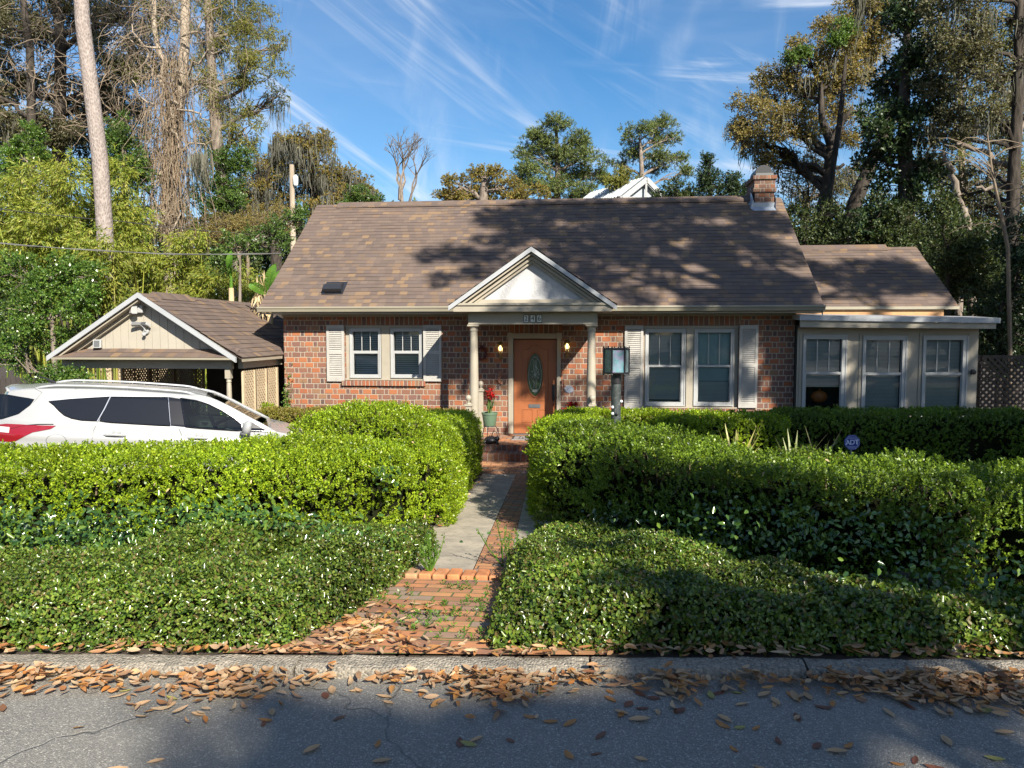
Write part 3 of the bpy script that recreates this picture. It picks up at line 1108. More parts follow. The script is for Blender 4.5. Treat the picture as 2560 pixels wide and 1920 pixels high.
# slab with an oval hole: strips round the oval
NS = 48
ov = [(ocx + orx * cos(2 * pi * i / NS), ocz + orz * sin(2 * pi * i / NS)) for i in range(NS)]
ot = []
for i in range(NS):
    a = 2 * pi * i / NS
    ca, sa = cos(a), sin(a)
    kx = ((dx1 - ocx) if ca > 0 else (ocx - dx0)) / max(abs(ca), 1e-6)
    kz = ((dz1 - ocz) if sa > 0 else (ocz - dz0)) / max(abs(sa), 1e-6)
    k = min(kx, kz)
    ot.append((ocx + ca * k, ocz + sa * k))
vs = [(p[0], yd, p[1]) for p in ov] + [(p[0], yd, p[1]) for p in ot] + [(p[0], yd + .04, p[1]) for p in ov]
fs = []
for i in range(NS):
    j = (i + 1) % NS
    fs += [(i, i + NS, j + NS, j), (i, j, j + 2 * NS, i + 2 * NS)]
mb.add(vs, fs)
for cxx, czz in ((dx0, dz0), (dx1, dz0), (dx1, dz1), (dx0, dz1)):
    pass
mb.add([(dx0, yd + .002, dz0), (dx1, yd + .002, dz0), (dx1, yd + .002, dz0 + H * .18), (dx0, yd + .002, dz0 + H * .18)], [(0, 1, 2, 3)])
mb.add([(dx0, yd + .002, dz1 - H * .12), (dx1, yd + .002, dz1 - H * .12), (dx1, yd + .002, dz1), (dx0, yd + .002, dz1)], [(0, 1, 2, 3)])
# oval moulding
mb.tube([(ocx + (orx + .012) * cos(2 * pi * i / 40), yd - .004, ocz + (orz + .012) * sin(2 * pi * i / 40)) for i in range(41)], .016, 6, False)
# raised panel mouldings


def moulding(pts, r=.010, closed=True):
    if closed:
        pts = pts + [pts[0]]
    mb.tube([(p[0], yd - .002, p[1]) for p in pts], r, 6, False)


pl, pr = dx0 + W * .20, dx1 - W * .20
ptop = U(1337, 878, yd).z
pbot = U(1337, 1001.5, yd).z
arch = []
zs = U(1337, 875, yd).z
for i in range(17):
    k = i / 16
    xx = pr - .09 - (pr - pl - .18) * k
    arch.append((xx, zs + .10 * (sin(pi * k) ** 1.3)))
moulding([(pl, pbot), (pr, pbot), (pr, zs)] + arch + [(pl, zs)])
z0, z1 = dz0 + .24, U(1337, 1024, yd).z
for a, b2 in ((pl, pl + W * .24), (pr - W * .24, pr)):
    moulding([(a, z0), (b2, z0), (b2, z1), (a, z1)])
    mb.prism([(a + .03, z0 + .03), (b2 - .03, z0 + .03), (b2 - .03, z1 - .03), (a + .03, z1 - .03)], yd - .006, yd + .004)
door = mb.build('door', M['door'], house, smooth=True, angle=30)
mb = MB()
mb.add([(p[0], yd + .022, p[1]) for p in ov], [tuple(range(NS))])
dg = mb.build('door_glass', M['doorglass'], door)
mb = MB()
rl = .004
ring = [(ocx + orx * .80 * cos(2 * pi * i / 36), yd + .018, ocz + orz * .82 * sin(2 * pi * i / 36)) for i in range(37)]
mb.tube(ring, rl, 5, False)
for dx in (-.03, 0, .03):
    mb.tube([(ocx + dx, yd + .018, ocz + orz * .62), (ocx + dx, yd + .018, ocz + .09)], rl, 5)
    mb.tube([(ocx + dx, yd + .018, ocz - .12), (ocx + dx, yd + .018, ocz - orz * .62)], rl, 5)
for i in range(10):
    a = 2 * pi * i / 10
    mb.tube([(ocx, yd + .018, ocz), (ocx + .10 * cos(a), yd + .018, ocz + .13 * sin(a))], rl, 5)
    mb.tube([(ocx + .10 * cos(a), yd + .018, ocz + .13 * sin(a)), (ocx + .05 * cos(a + .3), yd + .018, ocz + .22 * sin(a + .3))], rl, 5)
mb.tube([(ocx - .06, yd + .018, ocz + orz * .72), (ocx, yd + .018, ocz + orz * .62), (ocx + .06, yd + .018, ocz + orz * .72)], rl, 5)
mb.add([(ocx - .05, yd + .015, ocz - orz * .80), (ocx + .05, yd + .015, ocz - orz * .80), (ocx + .05, yd + .015, ocz - orz * .68), (ocx - .05, yd + .015, ocz - orz * .68)], [(0, 1, 2, 3)])
mb.build('leaded_pattern', M['lead'], dg)
mb = MB()
a = U(1384, 975, yd)
mb.box(a.x - .03, a.x + .03, yd - .03, yd, U(1384, 1000, yd).z, U(1384, 961, yd).z)
mb.tube([(a.x, yd - .03, U(1384, 988, yd).z), (a.x, yd - .08, U(1384, 992, yd).z), (a.x, yd - .08, U(1384, 1009, yd).z), (a.x, yd - .02, U(1384, 1014, yd).z)], .012, 8)
mb.lathe((a.x, yd - .03, U(1384, 967, yd).z), [(.001, -.02), (.022, -.018), (.024, 0)], 12, 'y')
mb.build('door_handle', M['black'], door)
mb = MB()
a = rect(1322, 1351, 1010.5, 1019.5, yd)
mb.box(a[0], a[1], yd - .014, yd, a[2], a[3])
mb.box(a[0] + .02, a[1] - .02, yd - .02, yd - .013, a[2] + .02, a[3] - .02)
mb.build('mail_slot', M['grey'], door)
# casing with corner blocks
mb = MB()
cw0, cw1 = U(1271, 960, YW).x, U(1402, 960, YW).x
ct = U(1337, 833, YW).z
mb.box(cw0, dx0 - .012, YW - .03, YW + .1, -.60, ct - .12)
mb.box(dx1 + .012, cw1, YW - .03, YW + .1, -.60, ct - .12)
mb.box(cw0, cw1, YW - .028, YW + .1, ct - .115, ct)
mb.box(cw0 - .02, cw0 + .10, YW - .042, YW, ct - .125, ct + .012)
mb.box(cw1 - .10, cw1 + .02, YW - .042, YW, ct - .125, ct + .012)
mb.build('door_casing', M['beige'], house, bevel=.006)
mb = MB()
mb.box(dx0 - .01, dx1 + .01, YW - .04, YW + .12, -.618, dz0 - .006)
mb.build('threshold', M['grey'], house)
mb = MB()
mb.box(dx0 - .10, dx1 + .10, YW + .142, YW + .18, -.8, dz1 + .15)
mb.build('entry_dark_panel', M['room'], house)  # dark panel added to close the gap round the door with painted dimness

# ---- porch
PZ = -.62
PY = 14.95
apx, apz = U(1328, 617, 14.7).x, U(1328, 617, 14.7).z
lz = U(1121, 766, 14.7).z
mb = MB()
ym = EY + (apz - EZ) / (RZ - EZ) * (RY - EY) + .05
for side in (-1, 1):
    ex = pedL if side < 0 else pedR
    if side < 0:
        shingles(mb, (ex, EY - .02, lz + .02), (ex, 14.72, lz + .02), (apx, ym, apz + .015), (apx, 14.72, apz + .015), 13, .012)
    else:
        shingles(mb, (ex, 14.72, lz + .02), (ex, EY - .02, lz + .02), (apx, 14.72, apz + .015), (apx, ym, apz + .015), 13, .012)
mb.build('porch_roof', M['shingle'], house)


def rake(mb, ax, az, bx, bz, y0, y1, off, th):
    """board along the slope from eave (ax,az) to apex (bx,bz): top edge off below the roof line, th thick"""
    d = Vector((bx - ax, 0, bz - az)).normalized()
    nn = Vector((-d.z, 0, d.x))
    if nn.z < 0:
        nn = -nn
    # vertical cut at the apex
    s = 1 / abs(nn.z)
    p = [(ax, az - off * s), (bx, bz - off * s), (bx, bz - (off + th) * s), (ax, az - (off + th) * s)]
    if bx > ax:
        p = [p[3], p[2], p[1], p[0]]
    mb.prism(p, y0, y1)


mb = MB()
mi = MB()
mf = MB()
for ex in (pedL, pedR):
    rake(mb, ex, lz + .01, apx, apz + .005, 14.69, 14.76, 0, .075)
    e2 = ex + (.10 if ex < apx else -.10)
    rake(mf, e2, lz + .065, apx, apz, 14.765, 15.10, .085, .03)
    e3 = ex + (.24 if ex < apx else -.24)
    rake(mf, e3, lz + .16, apx, apz, 14.86, 15.02, .125, .055)
    rake(mf, e3 + (.06 if ex < apx else -.06), lz + .2, apx, apz, 14.92, 15.02, .185, .045)
mb.build('rake_edge', M['whitemetal'], house)
mf.build('pediment_moulding', M['beige'], house)
mb = MB()
bl, br = pedL + .45, pedR - .45
czt = U(1328, 757, 14.75).z
mb.prism([(bl - .2, czt - .02), (br + .2, czt - .02), (apx, apz - .25)], 15.0, 15.06)
mb.build('pediment', M['stucco'], house)
mb = MB()
c0, c1 = U(1131, 768, 14.72).x, U(1532, 768, 14.72).x
cz0 = U(1328, 779, 14.72).z
hgt = czt - cz0
mb.box(c0, c1, 14.72, 15.6, czt - hgt * .28, czt)
mb.box(c0 + .03, c1 - .03, 14.75, 15.6, czt - hgt * .62, czt - hgt * .28)
mb.box(c0 + .01, c1 - .01, 14.73, 15.6, cz0, czt - hgt * .62)
mb.box(bl, br, 14.93, 15.0, czt + .002, czt + .075)
mb.build('cornice', M['beige'], house, bevel=.006)
mb = MB()
b0x, b1x = U(1170.5, 795, 15.0).x, U(1494, 795, 15.0).x
bz = U(1328, 811, 15.0).z
mb.box(b0x, b1x, 15.0, 15.24, bz, cz0 - .003)
mb.box(b0x, b0x + .22, 15.243, YW - .027, bz, cz0 - .003)
mb.box(b1x - .22, b1x, 15.243, YW - .027, bz, cz0 - .003)
mb.box(b0x + .22, b1x - .22, 15.243, YW - .027, cz0 - .06, cz0 - .03)
mb.build('porch_beam', M['beige'], house, bevel=.004)
for u in (1185, 1478.5):
    x = U(u, 900, 15.12).x
    mb = MB()
    hz = bz - PZ
    mb.lathe((x, 15.12, PZ), [(.115, .0), (.115, .05), (.10, .07), (.088, .10), (.092, .3), (.090, hz * .5), (.074, hz - .14), (.074, hz - .13), (.086, hz - .125), (.086, hz - .105), (.076, hz - .10), (.080, hz - .06), (.11, hz - .035)], 28)
    mb.box(x - .115, x + .115, 15.005, 15.235, PZ + hz - .034, bz - .003)
    mb.build('column', M['beige'], house, smooth=True, angle=35)
# house number plates
for k, d in enumerate('246'):
    u = 1315.5 + k * 16.4
    x0, x1, z0, z1 = rect(u - 7.0, u + 7.0, 786.5, 806.5, 15.0)
    mb = MB()
    mb.box(x0, x1, 14.985, 14.999, z0, z1)
    pl_ = mb.build('number_plate', M['tiledark'], house)
    mb = MB()
    mb.box(x0 + .012, x1 - .012, 14.980, 14.986, z0 + .012, z1 - .012)
    mb.build('tile_face', M['tilewhite'], pl_)
    cu = bpy.data.curves.new('digit', 'FONT')
    cu.body = d
    cu.size = (z1 - z0) * .86
    cu.align_x = 'CENTER'
    cu.align_y = 'CENTER'
    cu.extrude = .002
    cu.offset = .0
    o = bpy.data.objects.new('tmp', cu)
    COL.objects.link(o)
    o.rotation_euler = (pi / 2, 0, 0)
    o.location = ((x0 + x1) / 2, 14.978, (z0 + z1) / 2)
    bpy.context.view_layer.update()
    me = bpy.data.meshes.new_from_object(o.evaluated_get(bpy.context.evaluated_depsgraph_get()))
    me.transform(o.matrix_world)
    bpy.data.objects.remove(o)
    me.materials.clear()
    link('digit', me, M['tiledark'], pl_)
# porch floor and steps
sx0, sx1 = -2.02, -.22
mb = MB()
mb.box(-2.45, .35, PY + .004, YW - .002, GZ - .2, PZ)
mb.build('porch_floor', M['porchtile'], house)
mb = MB()
mb.box(sx0, sx1, PY - .02, PY + .003, -.735, PZ + .002)
mb.box(sx0 - .05, sx1 + .05, 14.47, PY - .021, -.745, -.735 + .012)
mb.box(sx0 - .05, sx1 + .05, 14.45, 14.469, GZ - .1, -.735 + .010)
mb.build('porch_steps', M['stepbrick'], house)

# ---- right wing roof and sunroom
we0, we1 = U(1985, 767, 17.2), U(2398, 767, 17.2)
wr1 = U(2290, 617, 19.5)
wx1 = (we1.x + wr1.x) / 2
mb = MB()
shingles(mb, (4.0, 17.2, we1.z), (wx1, 17.2, we1.z), (4.0, 19.5, wr1.z), (wx1, 19.5, wr1.z), 19)
mb.quad((4.0, 21.8, we1.z), (4.0, 19.5, wr1.z), (wx1, 19.5, wr1.z), (wx1, 21.8, we1.z))
mb.quad((4.0, 17.2, we1.z - .03), (4.0, 19.5, wr1.z - .03), (wx1, 19.5, wr1.z - .03), (wx1, 17.2, we1.z - .03))
wing = mb.build('wing_roof', M['shingle'], house)
mb = MB()
mb.prism([(4.3, 0), (wx1 - .7, 0), (wx1 - .7, .05), (4.3, .05)], 19.32, 19.68)
for i in range(len(mb.v)):
    x, y, z = mb.v[i]
    mb.v[i] = (x, y, wr1.z + z + .01 - abs(y - 19.5) * .6)
mb.add([(4.3, 19.5, wr1.z + .065), (wx1 - .7, 19.5, wr1.z + .065), (wx1 - .7, 19.32, wr1.z - .05), (4.3, 19.32, wr1.z - .05)], [(3, 2, 1, 0)])
mb.build('ridge_vent', M['shingle'], wing)
mb = MB()
mb.box(4.2, wx1 - .02, 17.15, 17.198, we1.z - .05, we1.z + .01)
mb.build('drip_edge', M['gutter'], house)
mb = MB()
mb.box(4.2, wx1 - .3, 17.22, 17.27, we1.z - .24, we1.z - .055)
mb.build('wing_fascia', M['rawwood'], house)
mb = MB()
mb.quad((4.28, 17.4, GZ), (wx1 - .35, 17.4, GZ), (wx1 - .35, 17.4, we1.z - .1), (4.28, 17.4, we1.z - .1))
mb.add([(wx1 - .35, 17.4, GZ), (wx1 - .35, 21.6, GZ), (wx1 - .35, 21.6, we1.z - .05), (wx1 - .35, 19.5, wr1.z - .1), (wx1 - .35, 17.4, we1.z - .05)], [(0, 1, 2, 3, 4)])
mb.build('wing_wall', M['beige'], house)
# sunroom
SY = 16.3
sR = U(2443, 930, SY).x
wins = [(2007, 2114, 838.6, 1050, 2013.5, 2103, 848, 930, 936, 1042),
        (2156, 2264, 841, 1050, 2163, 2254, 850, 931.5, 938, 1042),
        (2306, 2416, 841, 1050, 2313, 2405, 850, 931.5, 938, 1042)]
hs = [window(house, *wins[0], SY - .02, blind='fine', raise_to=.50, lab='sunroom window nearest the brick wall with pumpkin inside'),
      window(house, *wins[1], SY - .02, blind='fine'),
      window(house, *wins[2], SY - .02, blind='fine', lab='sunroom window at the outer corner with blind half raised')]
stL, stR = U(2000, 818, SY).z, U(2443, 824, SY).z
mb = MB()
zt_ = 1.72
wall_holes(mb, HX1 + .005, sR, GZ - .1, zt_, hs, SY, .08)
mb.quad((sR, SY, GZ), (sR, 17.39, GZ), (sR, 17.39, zt_), (sR, SY, zt_))
for (a, b), (c, d) in zip([(hs[0][0], hs[0][1]), (hs[1][0], hs[1][1]), (hs[2][0], hs[2][1])], [(hs[0][2], hs[0][3])] * 3):
    mb.box(a - .075, a - .02, SY - .016, SY - .002, GZ, d + .05)
    mb.box(b + .02, b + .075, SY - .016, SY - .002, GZ, d + .05)
    mb.box(a - .02, b + .02, SY - .014, SY - .002, d + .028, d + .055)
mb.build('sunroom_wall', M['beige'], house)
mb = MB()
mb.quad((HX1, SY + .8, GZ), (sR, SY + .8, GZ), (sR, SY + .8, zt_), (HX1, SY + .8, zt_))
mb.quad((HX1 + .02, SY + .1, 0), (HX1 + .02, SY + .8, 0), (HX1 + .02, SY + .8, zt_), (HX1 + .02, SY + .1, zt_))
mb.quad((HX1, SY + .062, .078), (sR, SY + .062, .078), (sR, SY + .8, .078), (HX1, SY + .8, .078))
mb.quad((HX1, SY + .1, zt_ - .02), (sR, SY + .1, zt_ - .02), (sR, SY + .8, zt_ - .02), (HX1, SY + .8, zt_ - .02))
mb.build('dark_room_box', M['room'], house)
# flat roof with metal edge, sloping slightly to the right
f0, f1 = U(2000, 788, 15.9), U(2502, 795, 15.9)
g0, g1 = U(2000, 818, 15.95), U(2490, 822, 15.95)
mb = MB()
mb.add([(f0.x, 15.9, f0.z - .10), (f1.x, 15.9, f1.z - .10), (f1.x, 15.9, f1.z), (f0.x, 15.9, f0.z), (f0.x, 17.1, f0.z + .06), (f1.x, 17.1, f1.z + .06), (f0.x, 17.1, f0.z - .04), (f1.x, 17.1, f1.z - .04)],
       [(0, 1, 2, 3), (3, 2, 5, 4), (1, 7, 5, 2), (0, 6, 7, 1), (0, 3, 4, 6)])
mb.build('sunroom_roof', M['whitemetal'], house)
mb = MB()
gx1 = g1.x
mb.add([(g0.x, 15.95, g0.z), (gx1, 15.95, g1.z), (gx1, 15.95, f1.z - .104), (g0.x, 15.95, f0.z - .104), (g0.x, 15.98, g0.z), (gx1, 15.98, g1.z), (gx1, 15.98, f1.z - .104), (g0.x, 15.98, f0.z - .104)],
       [(0, 1, 2, 3), (0, 4, 5, 1), (1, 5, 6, 2), (4, 7, 6, 5)])
mb.add([(gx1 - .03, 15.984, g1.z), (gx1, 15.984, g1.z), (gx1, 17.1, g1.z), (gx1 - .03, 17.1, g1.z), (gx1, 15.984, f1.z - .1), (gx1, 17.1, f1.z - .1)], [(0, 1, 2, 3), (1, 4, 5, 2)])
mb.build('sunroom_fascia', M['beige'], house)
mb = MB()
mb.add([(g0.x, 15.985, zt_ - .03), (gx1 - .04, 15.985, zt_ - .03), (gx1 - .04, SY + .05, zt_ - .03), (g0.x, SY + .05, zt_ - .03)], [(0, 3, 2, 1)])
mb.build('sunroom_soffit', M['beige'], house)

# ---- things fixed on or standing by the house
for i, (u, v, lab) in enumerate(((1251, 869, 'lit brass wall lantern left of the brown door'), (1418, 864, 'lit brass wall lantern right of the brown door'))):
    c = U(u, v, YW - .14)
    t = thing('wall_lantern', lab, 'wall lantern', c, 'lanterns beside the front door')
    mb = MB()
    mb.lathe(c + Vector((0, 0, .07)), [(.075, 0), (.06, .025), (.03, .05), (.012, .06), (.012, .085)], 12)
    mb.lathe(c + Vector((0, 0, -.12)), [(.012, -.05), (.03, -.02), (.04, 0)], 10)
    for k in range(6):
        a = 2 * pi * k / 6
        mb.tube([c + Vector((.068 * cos(a), .068 * sin(a), .07)), c + Vector((.038 * cos(a), .038 * sin(a), -.12))], .005, 4)
    mb.tube([c + Vector((0, 0, -.15)), c + Vector((0, .03, -.24)), c + Vector((0, .10, -.26)), c + Vector((0, .135, -.22))], .011, 6)
    mb.lathe(c + Vector((0, .125, -.22)), [(.04, 0), (.045, .008), (.03, .014)], 12, 'y')
    mb.build('frame', M['brass'], t, smooth=True, angle=40)
    mb = MB()
    mb.lathe(c, [(.036, -.12), (.064, .07)], 12)
    mb.build('glass', M['lampglass'], t)
    mb = MB()
    mb.lathe(c, [(.01, -.07), (.028, -.045), (.036, -.01), (.026, .025), (.008, .045)], 12)
    mb.build('bulb', M['bulb'], t, smooth=True)
# security light on sunroom corner
c = U(2432, 930, SY - .06)
t = thing('wall_light', 'small black round spotlight on the sunroom corner', 'wall light', c)
mb = MB()
mb.lathe(c + Vector((0, .06, 0)), [(.05, -.015), (.055, 0)], 14, 'y')
mb.lathe(c, [(.001, -.06), (.045, -.055), (.055, -.03), (.04, .02), (.015, .05)], 14, 'y')
mb.build('lamp_head', M['black'], t, smooth=True, angle=40)
# plaque
c = U(1422.5, 973, YW - .02)
t = thing('wall_plaque', 'oval white and blue plaque on brick beside the door', 'plaque', c)
mb = MB()
mb.add([(c.x + .10 * cos(a), c.y, c.z + .078 * sin(a)) for a in [2 * pi * i / 28 for i in range(28)]] + [(c.x + .10 * cos(a), YW, c.z + .078 * sin(a)) for a in [2 * pi * i / 28 for i in range(28)]],
       [tuple(range(28))] + [(i, i + 28, (i + 1) % 28 + 28, (i + 1) % 28) for i in range(28)])
mb.build('plate', M['plaque'], t)
mb = MB()
for s_ in (.088,):
    mb.tube([(c.x + s_ * cos(2 * pi * i / 28), c.y - .002, c.z + s_ * .76 * sin(2 * pi * i / 28)) for i in range(29)], .005, 4, False)
for k in range(5):
    a0 = rnd.uniform(-.02, .02)
    mb.tube([(c.x + x * .1, c.y - .002, c.z + .038 - k * .02 + .006 * sin(9 * x + k) + a0 * .1) for x in [-.55 + .11 * j for j in range(11)]], .004, 4)
mb.build('blue_scrollwork', M['blueprint'], t)
# red wreath behind the left column, hanging ornament, chimes
c = U(1203, 883, YW - .06)
t = thing('wreath', 'dark red wreath on brick behind the left porch column', 'wreath', c)
mb = MB()
for k in range(70):
    a = rnd.uniform(0, 2 * pi)
    p0 = c + Vector(((.115) * cos(a), rnd.uniform(-.03, .03), .125 * sin(a)))
    d = Vector((rnd.gauss(0, 1), rnd.gauss(0, .6) - .3, rnd.gauss(0, 1))).normalized() * .05
    mb.tube([p0 - d, p0 + d], [.012, .004], 4)
mb.build('twigs', M['redtwig'], t)
c = U(1251, 940, YW - .03)
t = thing('door_ornament', 'rusty leaf spray hanging on brick under the left lantern', 'ornament', c)
mb = MB()
for k in range(16):
    p0 = c + Vector((rnd.uniform(-.05, .05), -.01, .13 - k * .017))
    mb.add([p0, p0 + Vector((.03, -.01, -.02)), p0 + Vector((.0, -.02, -.05)), p0 + Vector((-.03, -.01, -.02))], [(0, 1, 2, 3)])
mb.build('leaf_spray', M['terracotta'], t)
c = U(1407, 950, YW - .08)
t = thing('wind_chime', 'red and white wind chime right of the door casing', 'wind chime', c)
mb = MB()
mb.tube([c + Vector((0, .075, .12)), c + Vector((0, 0, .11)), c], .004, 5)
for k in range(5):
    a = 2 * pi * k / 5
    mb.tube([c + Vector((.025 * cos(a), .025 * sin(a), 0)), c + Vector((.025 * cos(a), .025 * sin(a), -.16 - .02 * k))], .007, 6)
mb.lathe(c, [(.035, -.005), (.035, .005)], 10)
mb.build('tubes', M['redtwig'], t)
# porch posts with ball finials
for u, v, y, lab in ((1171, 1040, 14.98, 'pale post with ball finial left of the porch steps'), (1481, 1040, 14.98, 'pale post with ball finial beside the right porch column'),
                     (1202, 990, 16.2, 'pale post with ball finial against the brick behind the left column')):
    top = U(u, 987 if y < 16 else 952, y)
    t = thing('porch_post', lab, 'post', (top.x, y, PZ), 'porch rail posts with ball finials')
    zc_ = top.z
    mb = MB()
    mb.box(top.x - .052, top.x + .052, y - .052, y + .052, PZ, zc_ - .225)
    mb.box(top.x - .075, top.x + .075, y - .075, y + .075, zc_ - .224, zc_ - .185)
    mb.lathe((top.x, y, zc_ - .184), [(.07, 0), (.055, .02), (.03, .035)], 4)
    mb.build('shaft', M['beige'], t, bevel=.006)
    mb = MB()
    mb.lathe((top.x, y, zc_ - .15), [(.028, 0), (.022, .015), (.045, .04), (.062, .08), (.058, .115), (.035, .14), (.005, .152)], 16)
    mb.build('finial', M['beige'], t, smooth=True)
# door mat
mb = MB()
a = G(1282, 1096, PZ)
mx0 = a.x
mb.box(mx0, mx0 + .78, 15.62, 16.12, PZ + .003, PZ + .022)
t = thing('door_mat', 'grey doormat with dark border on the tiled porch', 'doormat', (mx0 + .39, 15.87, PZ))
mb.build('woven_mat', M['mat'], t)
mb = MB()
for a, b, c, d in ((0, .78, 0, .03), (0, .78, .47, .5), (0, .03, .03, .47), (.75, .78, .03, .47), (.14, .155, .05, .45), (.17, .72, .05, .065)):
    mb.box(mx0 + a, mx0 + b, 15.62 + c, 15.62 + d, PZ + .0225, PZ + .026)
for k in range(9):
    mb.box(mx0 + .2 + k * .06, mx0 + .23 + k * .06, 15.76 + .04 * (k % 3), 15.9 + .03 * (k % 2), PZ + .0225, PZ + .026)
mb.build('dark_pattern', M['matdark'], t)


# flower pots
def petals(mb, c, r, n, l):
    for k in range(n):
        a = 2 * pi * k / n + rnd.uniform(-.2, .2)
        e = rnd.uniform(-.3, .9)
        d = Vector((cos(a) * cos(e), sin(a) * cos(e), sin(e)))
        s = Vector((-sin(a), cos(a), 0)) * l * .22
        mb.add([c, c + d * l * .5 + s, c + d * l + Vector((0, 0, -l * .15)), c + d * l * .5 - s], [(0, 1, 2, 3)])


for u, vt, y, rad, label, pm, stand in ((1224, 1031, 15.15, .155, 'sage green pot of red amaryllis on a wire stand', 'greenpot', True), (1427, 1034, 15.6, .12, 'low pot of dark red flowers right of the door', 'terracotta', False)):
    c = U(u, vt, y)
    base = PZ if stand else PZ
    t = thing('flower_pot', label, 'flower pot', (c.x, y, base))
    hh = .27 if stand else .2
    mb = MB()
    if not stand:
        hh = c.z - PZ
    mb.lathe((c.x, y, c.z), [(rad * .72, -hh), (rad * .78, -hh + .02), (rad * .98, -.04), (rad * 1.05, -.035), (rad * 1.05, 0), (rad * .95, 0), (rad * .9, -.04)], 24)
    mb.build('pot', M[pm], t, smooth=True, angle=35)
    if stand:
        mb = MB()
        for k in range(3):
            a = 2 * pi * k / 3 + .4
            d = Vector((cos(a), sin(a), 0))
            b = Vector((c.x, y, c.z - hh))
            mb.tube([b + d * .11, b + d * .16 + Vector((0, 0, -.06)), b + d * .20 + Vector((0, 0, -.2)), Vector((c.x, y, PZ)) + d * .17 + Vector((0, 0, .01))], .008, 6)
        mb.tube([Vector((c.x + .12 * cos(a), y + .12 * sin(a), c.z - hh - .005)) for a in [2 * pi * i / 16 for i in range(17)]], .007, 5, False)
        mb.build('wire_stand', M['black'], t)
    mb, mp_ = MB(), MB()
    for k in range(7 if stand else 6):
        a = rnd.uniform(0, 2 * pi)
        top = c + Vector((rnd.uniform(-.15, .13) if stand else rnd.uniform(-.13, .13), rnd.uniform(-.08, .08), rnd.uniform(.27, .44) if stand else rnd.uniform(.05, .22)))
        mb.tube([c + Vector((.05 * cos(a), .05 * sin(a), -.03)), (c + top) / 2 + Vector((.03 * cos(a), 0, -.02)), top], .007, 5)
        petals(mp_, top, 0, 9, .095)
        petals(mp_, top + Vector((.02, -.03, -.02)), 0, 6, .07)
    for k in range(9):
        a = rnd.uniform(0, 2 * pi)
        d = Vector((cos(a), sin(a), 0))
        s = Vector((-sin(a), cos(a), 0)) * .014
        l = rnd.uniform(.15, .3)
        p0, p1, p2 = c, c + d * l * .4 + Vector((0, 0, l * .8)), c + d * l + Vector((0, 0, l * .55))
        mb.add([p0 - s, p0 + s, p1 + s, p1 - s, p2], [(0, 1, 2, 3), (3, 2, 4)])
    mb.build('stems', M['midgreen'], t)
    mp_.build('flowers', M['redflower'], t)
# dark garden ornament low on the porch edge
c = Vector((G(1245, 1096, PZ).x - .05, 15.12, PZ))
t = thing('garden_ornament', 'squat black garden ornament at the porch edge by the hedge', 'ornament', c)
mb = MB()
mb.lathe(c, [(.10, 0), (.14, .03), (.15, .08), (.10, .13), (.04, .15)], 14)
mb.lathe(c + Vector((.12, -.06, .10)), [(.02, -.05), (.055, -.02), (.06, .02), (.03, .05)], 12)
for d in ((.14, -.12), (-.12, -.1), (.1, .1)):
    mb.tube([c + Vector((d[0] * .6, d[1] * .6, .08)), c + Vector((d[0], d[1], .04)), c + Vector((d[0] * 1.2, d[1] * 1.2, .008))], [.035, .025, .018], 7)
mb.tube([c + Vector((.0, .0, .12)), c + Vector((.05, 0, .26)), c + Vector((.12, -.02, .22)), c + Vector((.13, -.05, .14))], .009, 6)
mb.build('body', M['black'], t, smooth=True)
# pumpkin on the sunroom sill
c = U(2052, 993, SY + .08) + Vector((0, .12, 0))
t = thing('pumpkin', 'orange pumpkin behind the glass of the first sunroom window', 'pumpkin', (c.x, c.y, c.z - .14))
mb = MB()
N1, N2 = 24, 10
vs, fs = [], []
for i in range(N2 + 1):
    ph = -pi / 2 + pi * i / N2
    for j in range(N1):
        a = 2 * pi * j / N1
        r = .16 * cos(ph) * (1 + .06 * cos(a * 8))
        vs.append((c.x + r * cos(a), c.y + r * sin(a) * .6, c.z + .13 * sin(ph)))
for i in range(N2):
    for j in range(N1):
        fs.append((i * N1 + j, i * N1 + (j + 1) % N1, (i + 1) * N1 + (j + 1) % N1, (i + 1) * N1 + j))
mb.add(vs, fs)
mb.tube([(c.x, c.y, c.z + .12), (c.x + .01, c.y, c.z + .17)], [.02, .012], 6)
mb.build('skin', M['pumpkin'], t, smooth=True)
# ------------------------------------------------------------------ carport
CY = 14.4
ap = U(345, 732, CY)
el, er = U(118, 890, CY), U(590, 893, CY)
ez = (el.z + er.z) / 2
cp = thing('carport', 'beige gabled carport with brown shingle roof beside the house', 'carport', (ap.x, CY + .3, GZ))
BY = 19.9
mb = MB()
shingles(mb, (el.x, BY, ez), (el.x, CY, ez), (ap.x, BY, ap.z), (ap.x, CY, ap.z), 15)
shingles(mb, (er.x + .12, CY, ez - .02), (er.x + .12, BY, ez - .02), (ap.x, CY, ap.z), (ap.x, BY, ap.z), 15)
mb.quad((el.x, CY + .02, ez - .03), (ap.x, CY + .02, ap.z - .03), (ap.x, BY, ap.z - .03), (el.x, BY, ez - .03))
mb.quad((er.x + .1, CY + .02, ez - .05), (er.x + .1, BY, ez - .05), (ap.x, BY, ap.z - .03), (ap.x, CY + .02, ap.z - .03))
cr_ = mb.build('roof', M['shingle'], cp)
mb = MB()
mb.add([(ap.x - .2, CY + .5, ap.z - .10), (ap.x, CY + .5, ap.z + .05), (ap.x + .2, CY + .5, ap.z - .10), (ap.x - .2, 16.3, ap.z - .10), (ap.x, 16.3, ap.z + .05), (ap.x + .2, 16.3, ap.z - .10)],
       [(0, 1, 4, 3), (1, 2, 5, 4), (0, 2, 1)])
mb.build('ridge_vent', M['shingle'], cr_)
mb = MB()
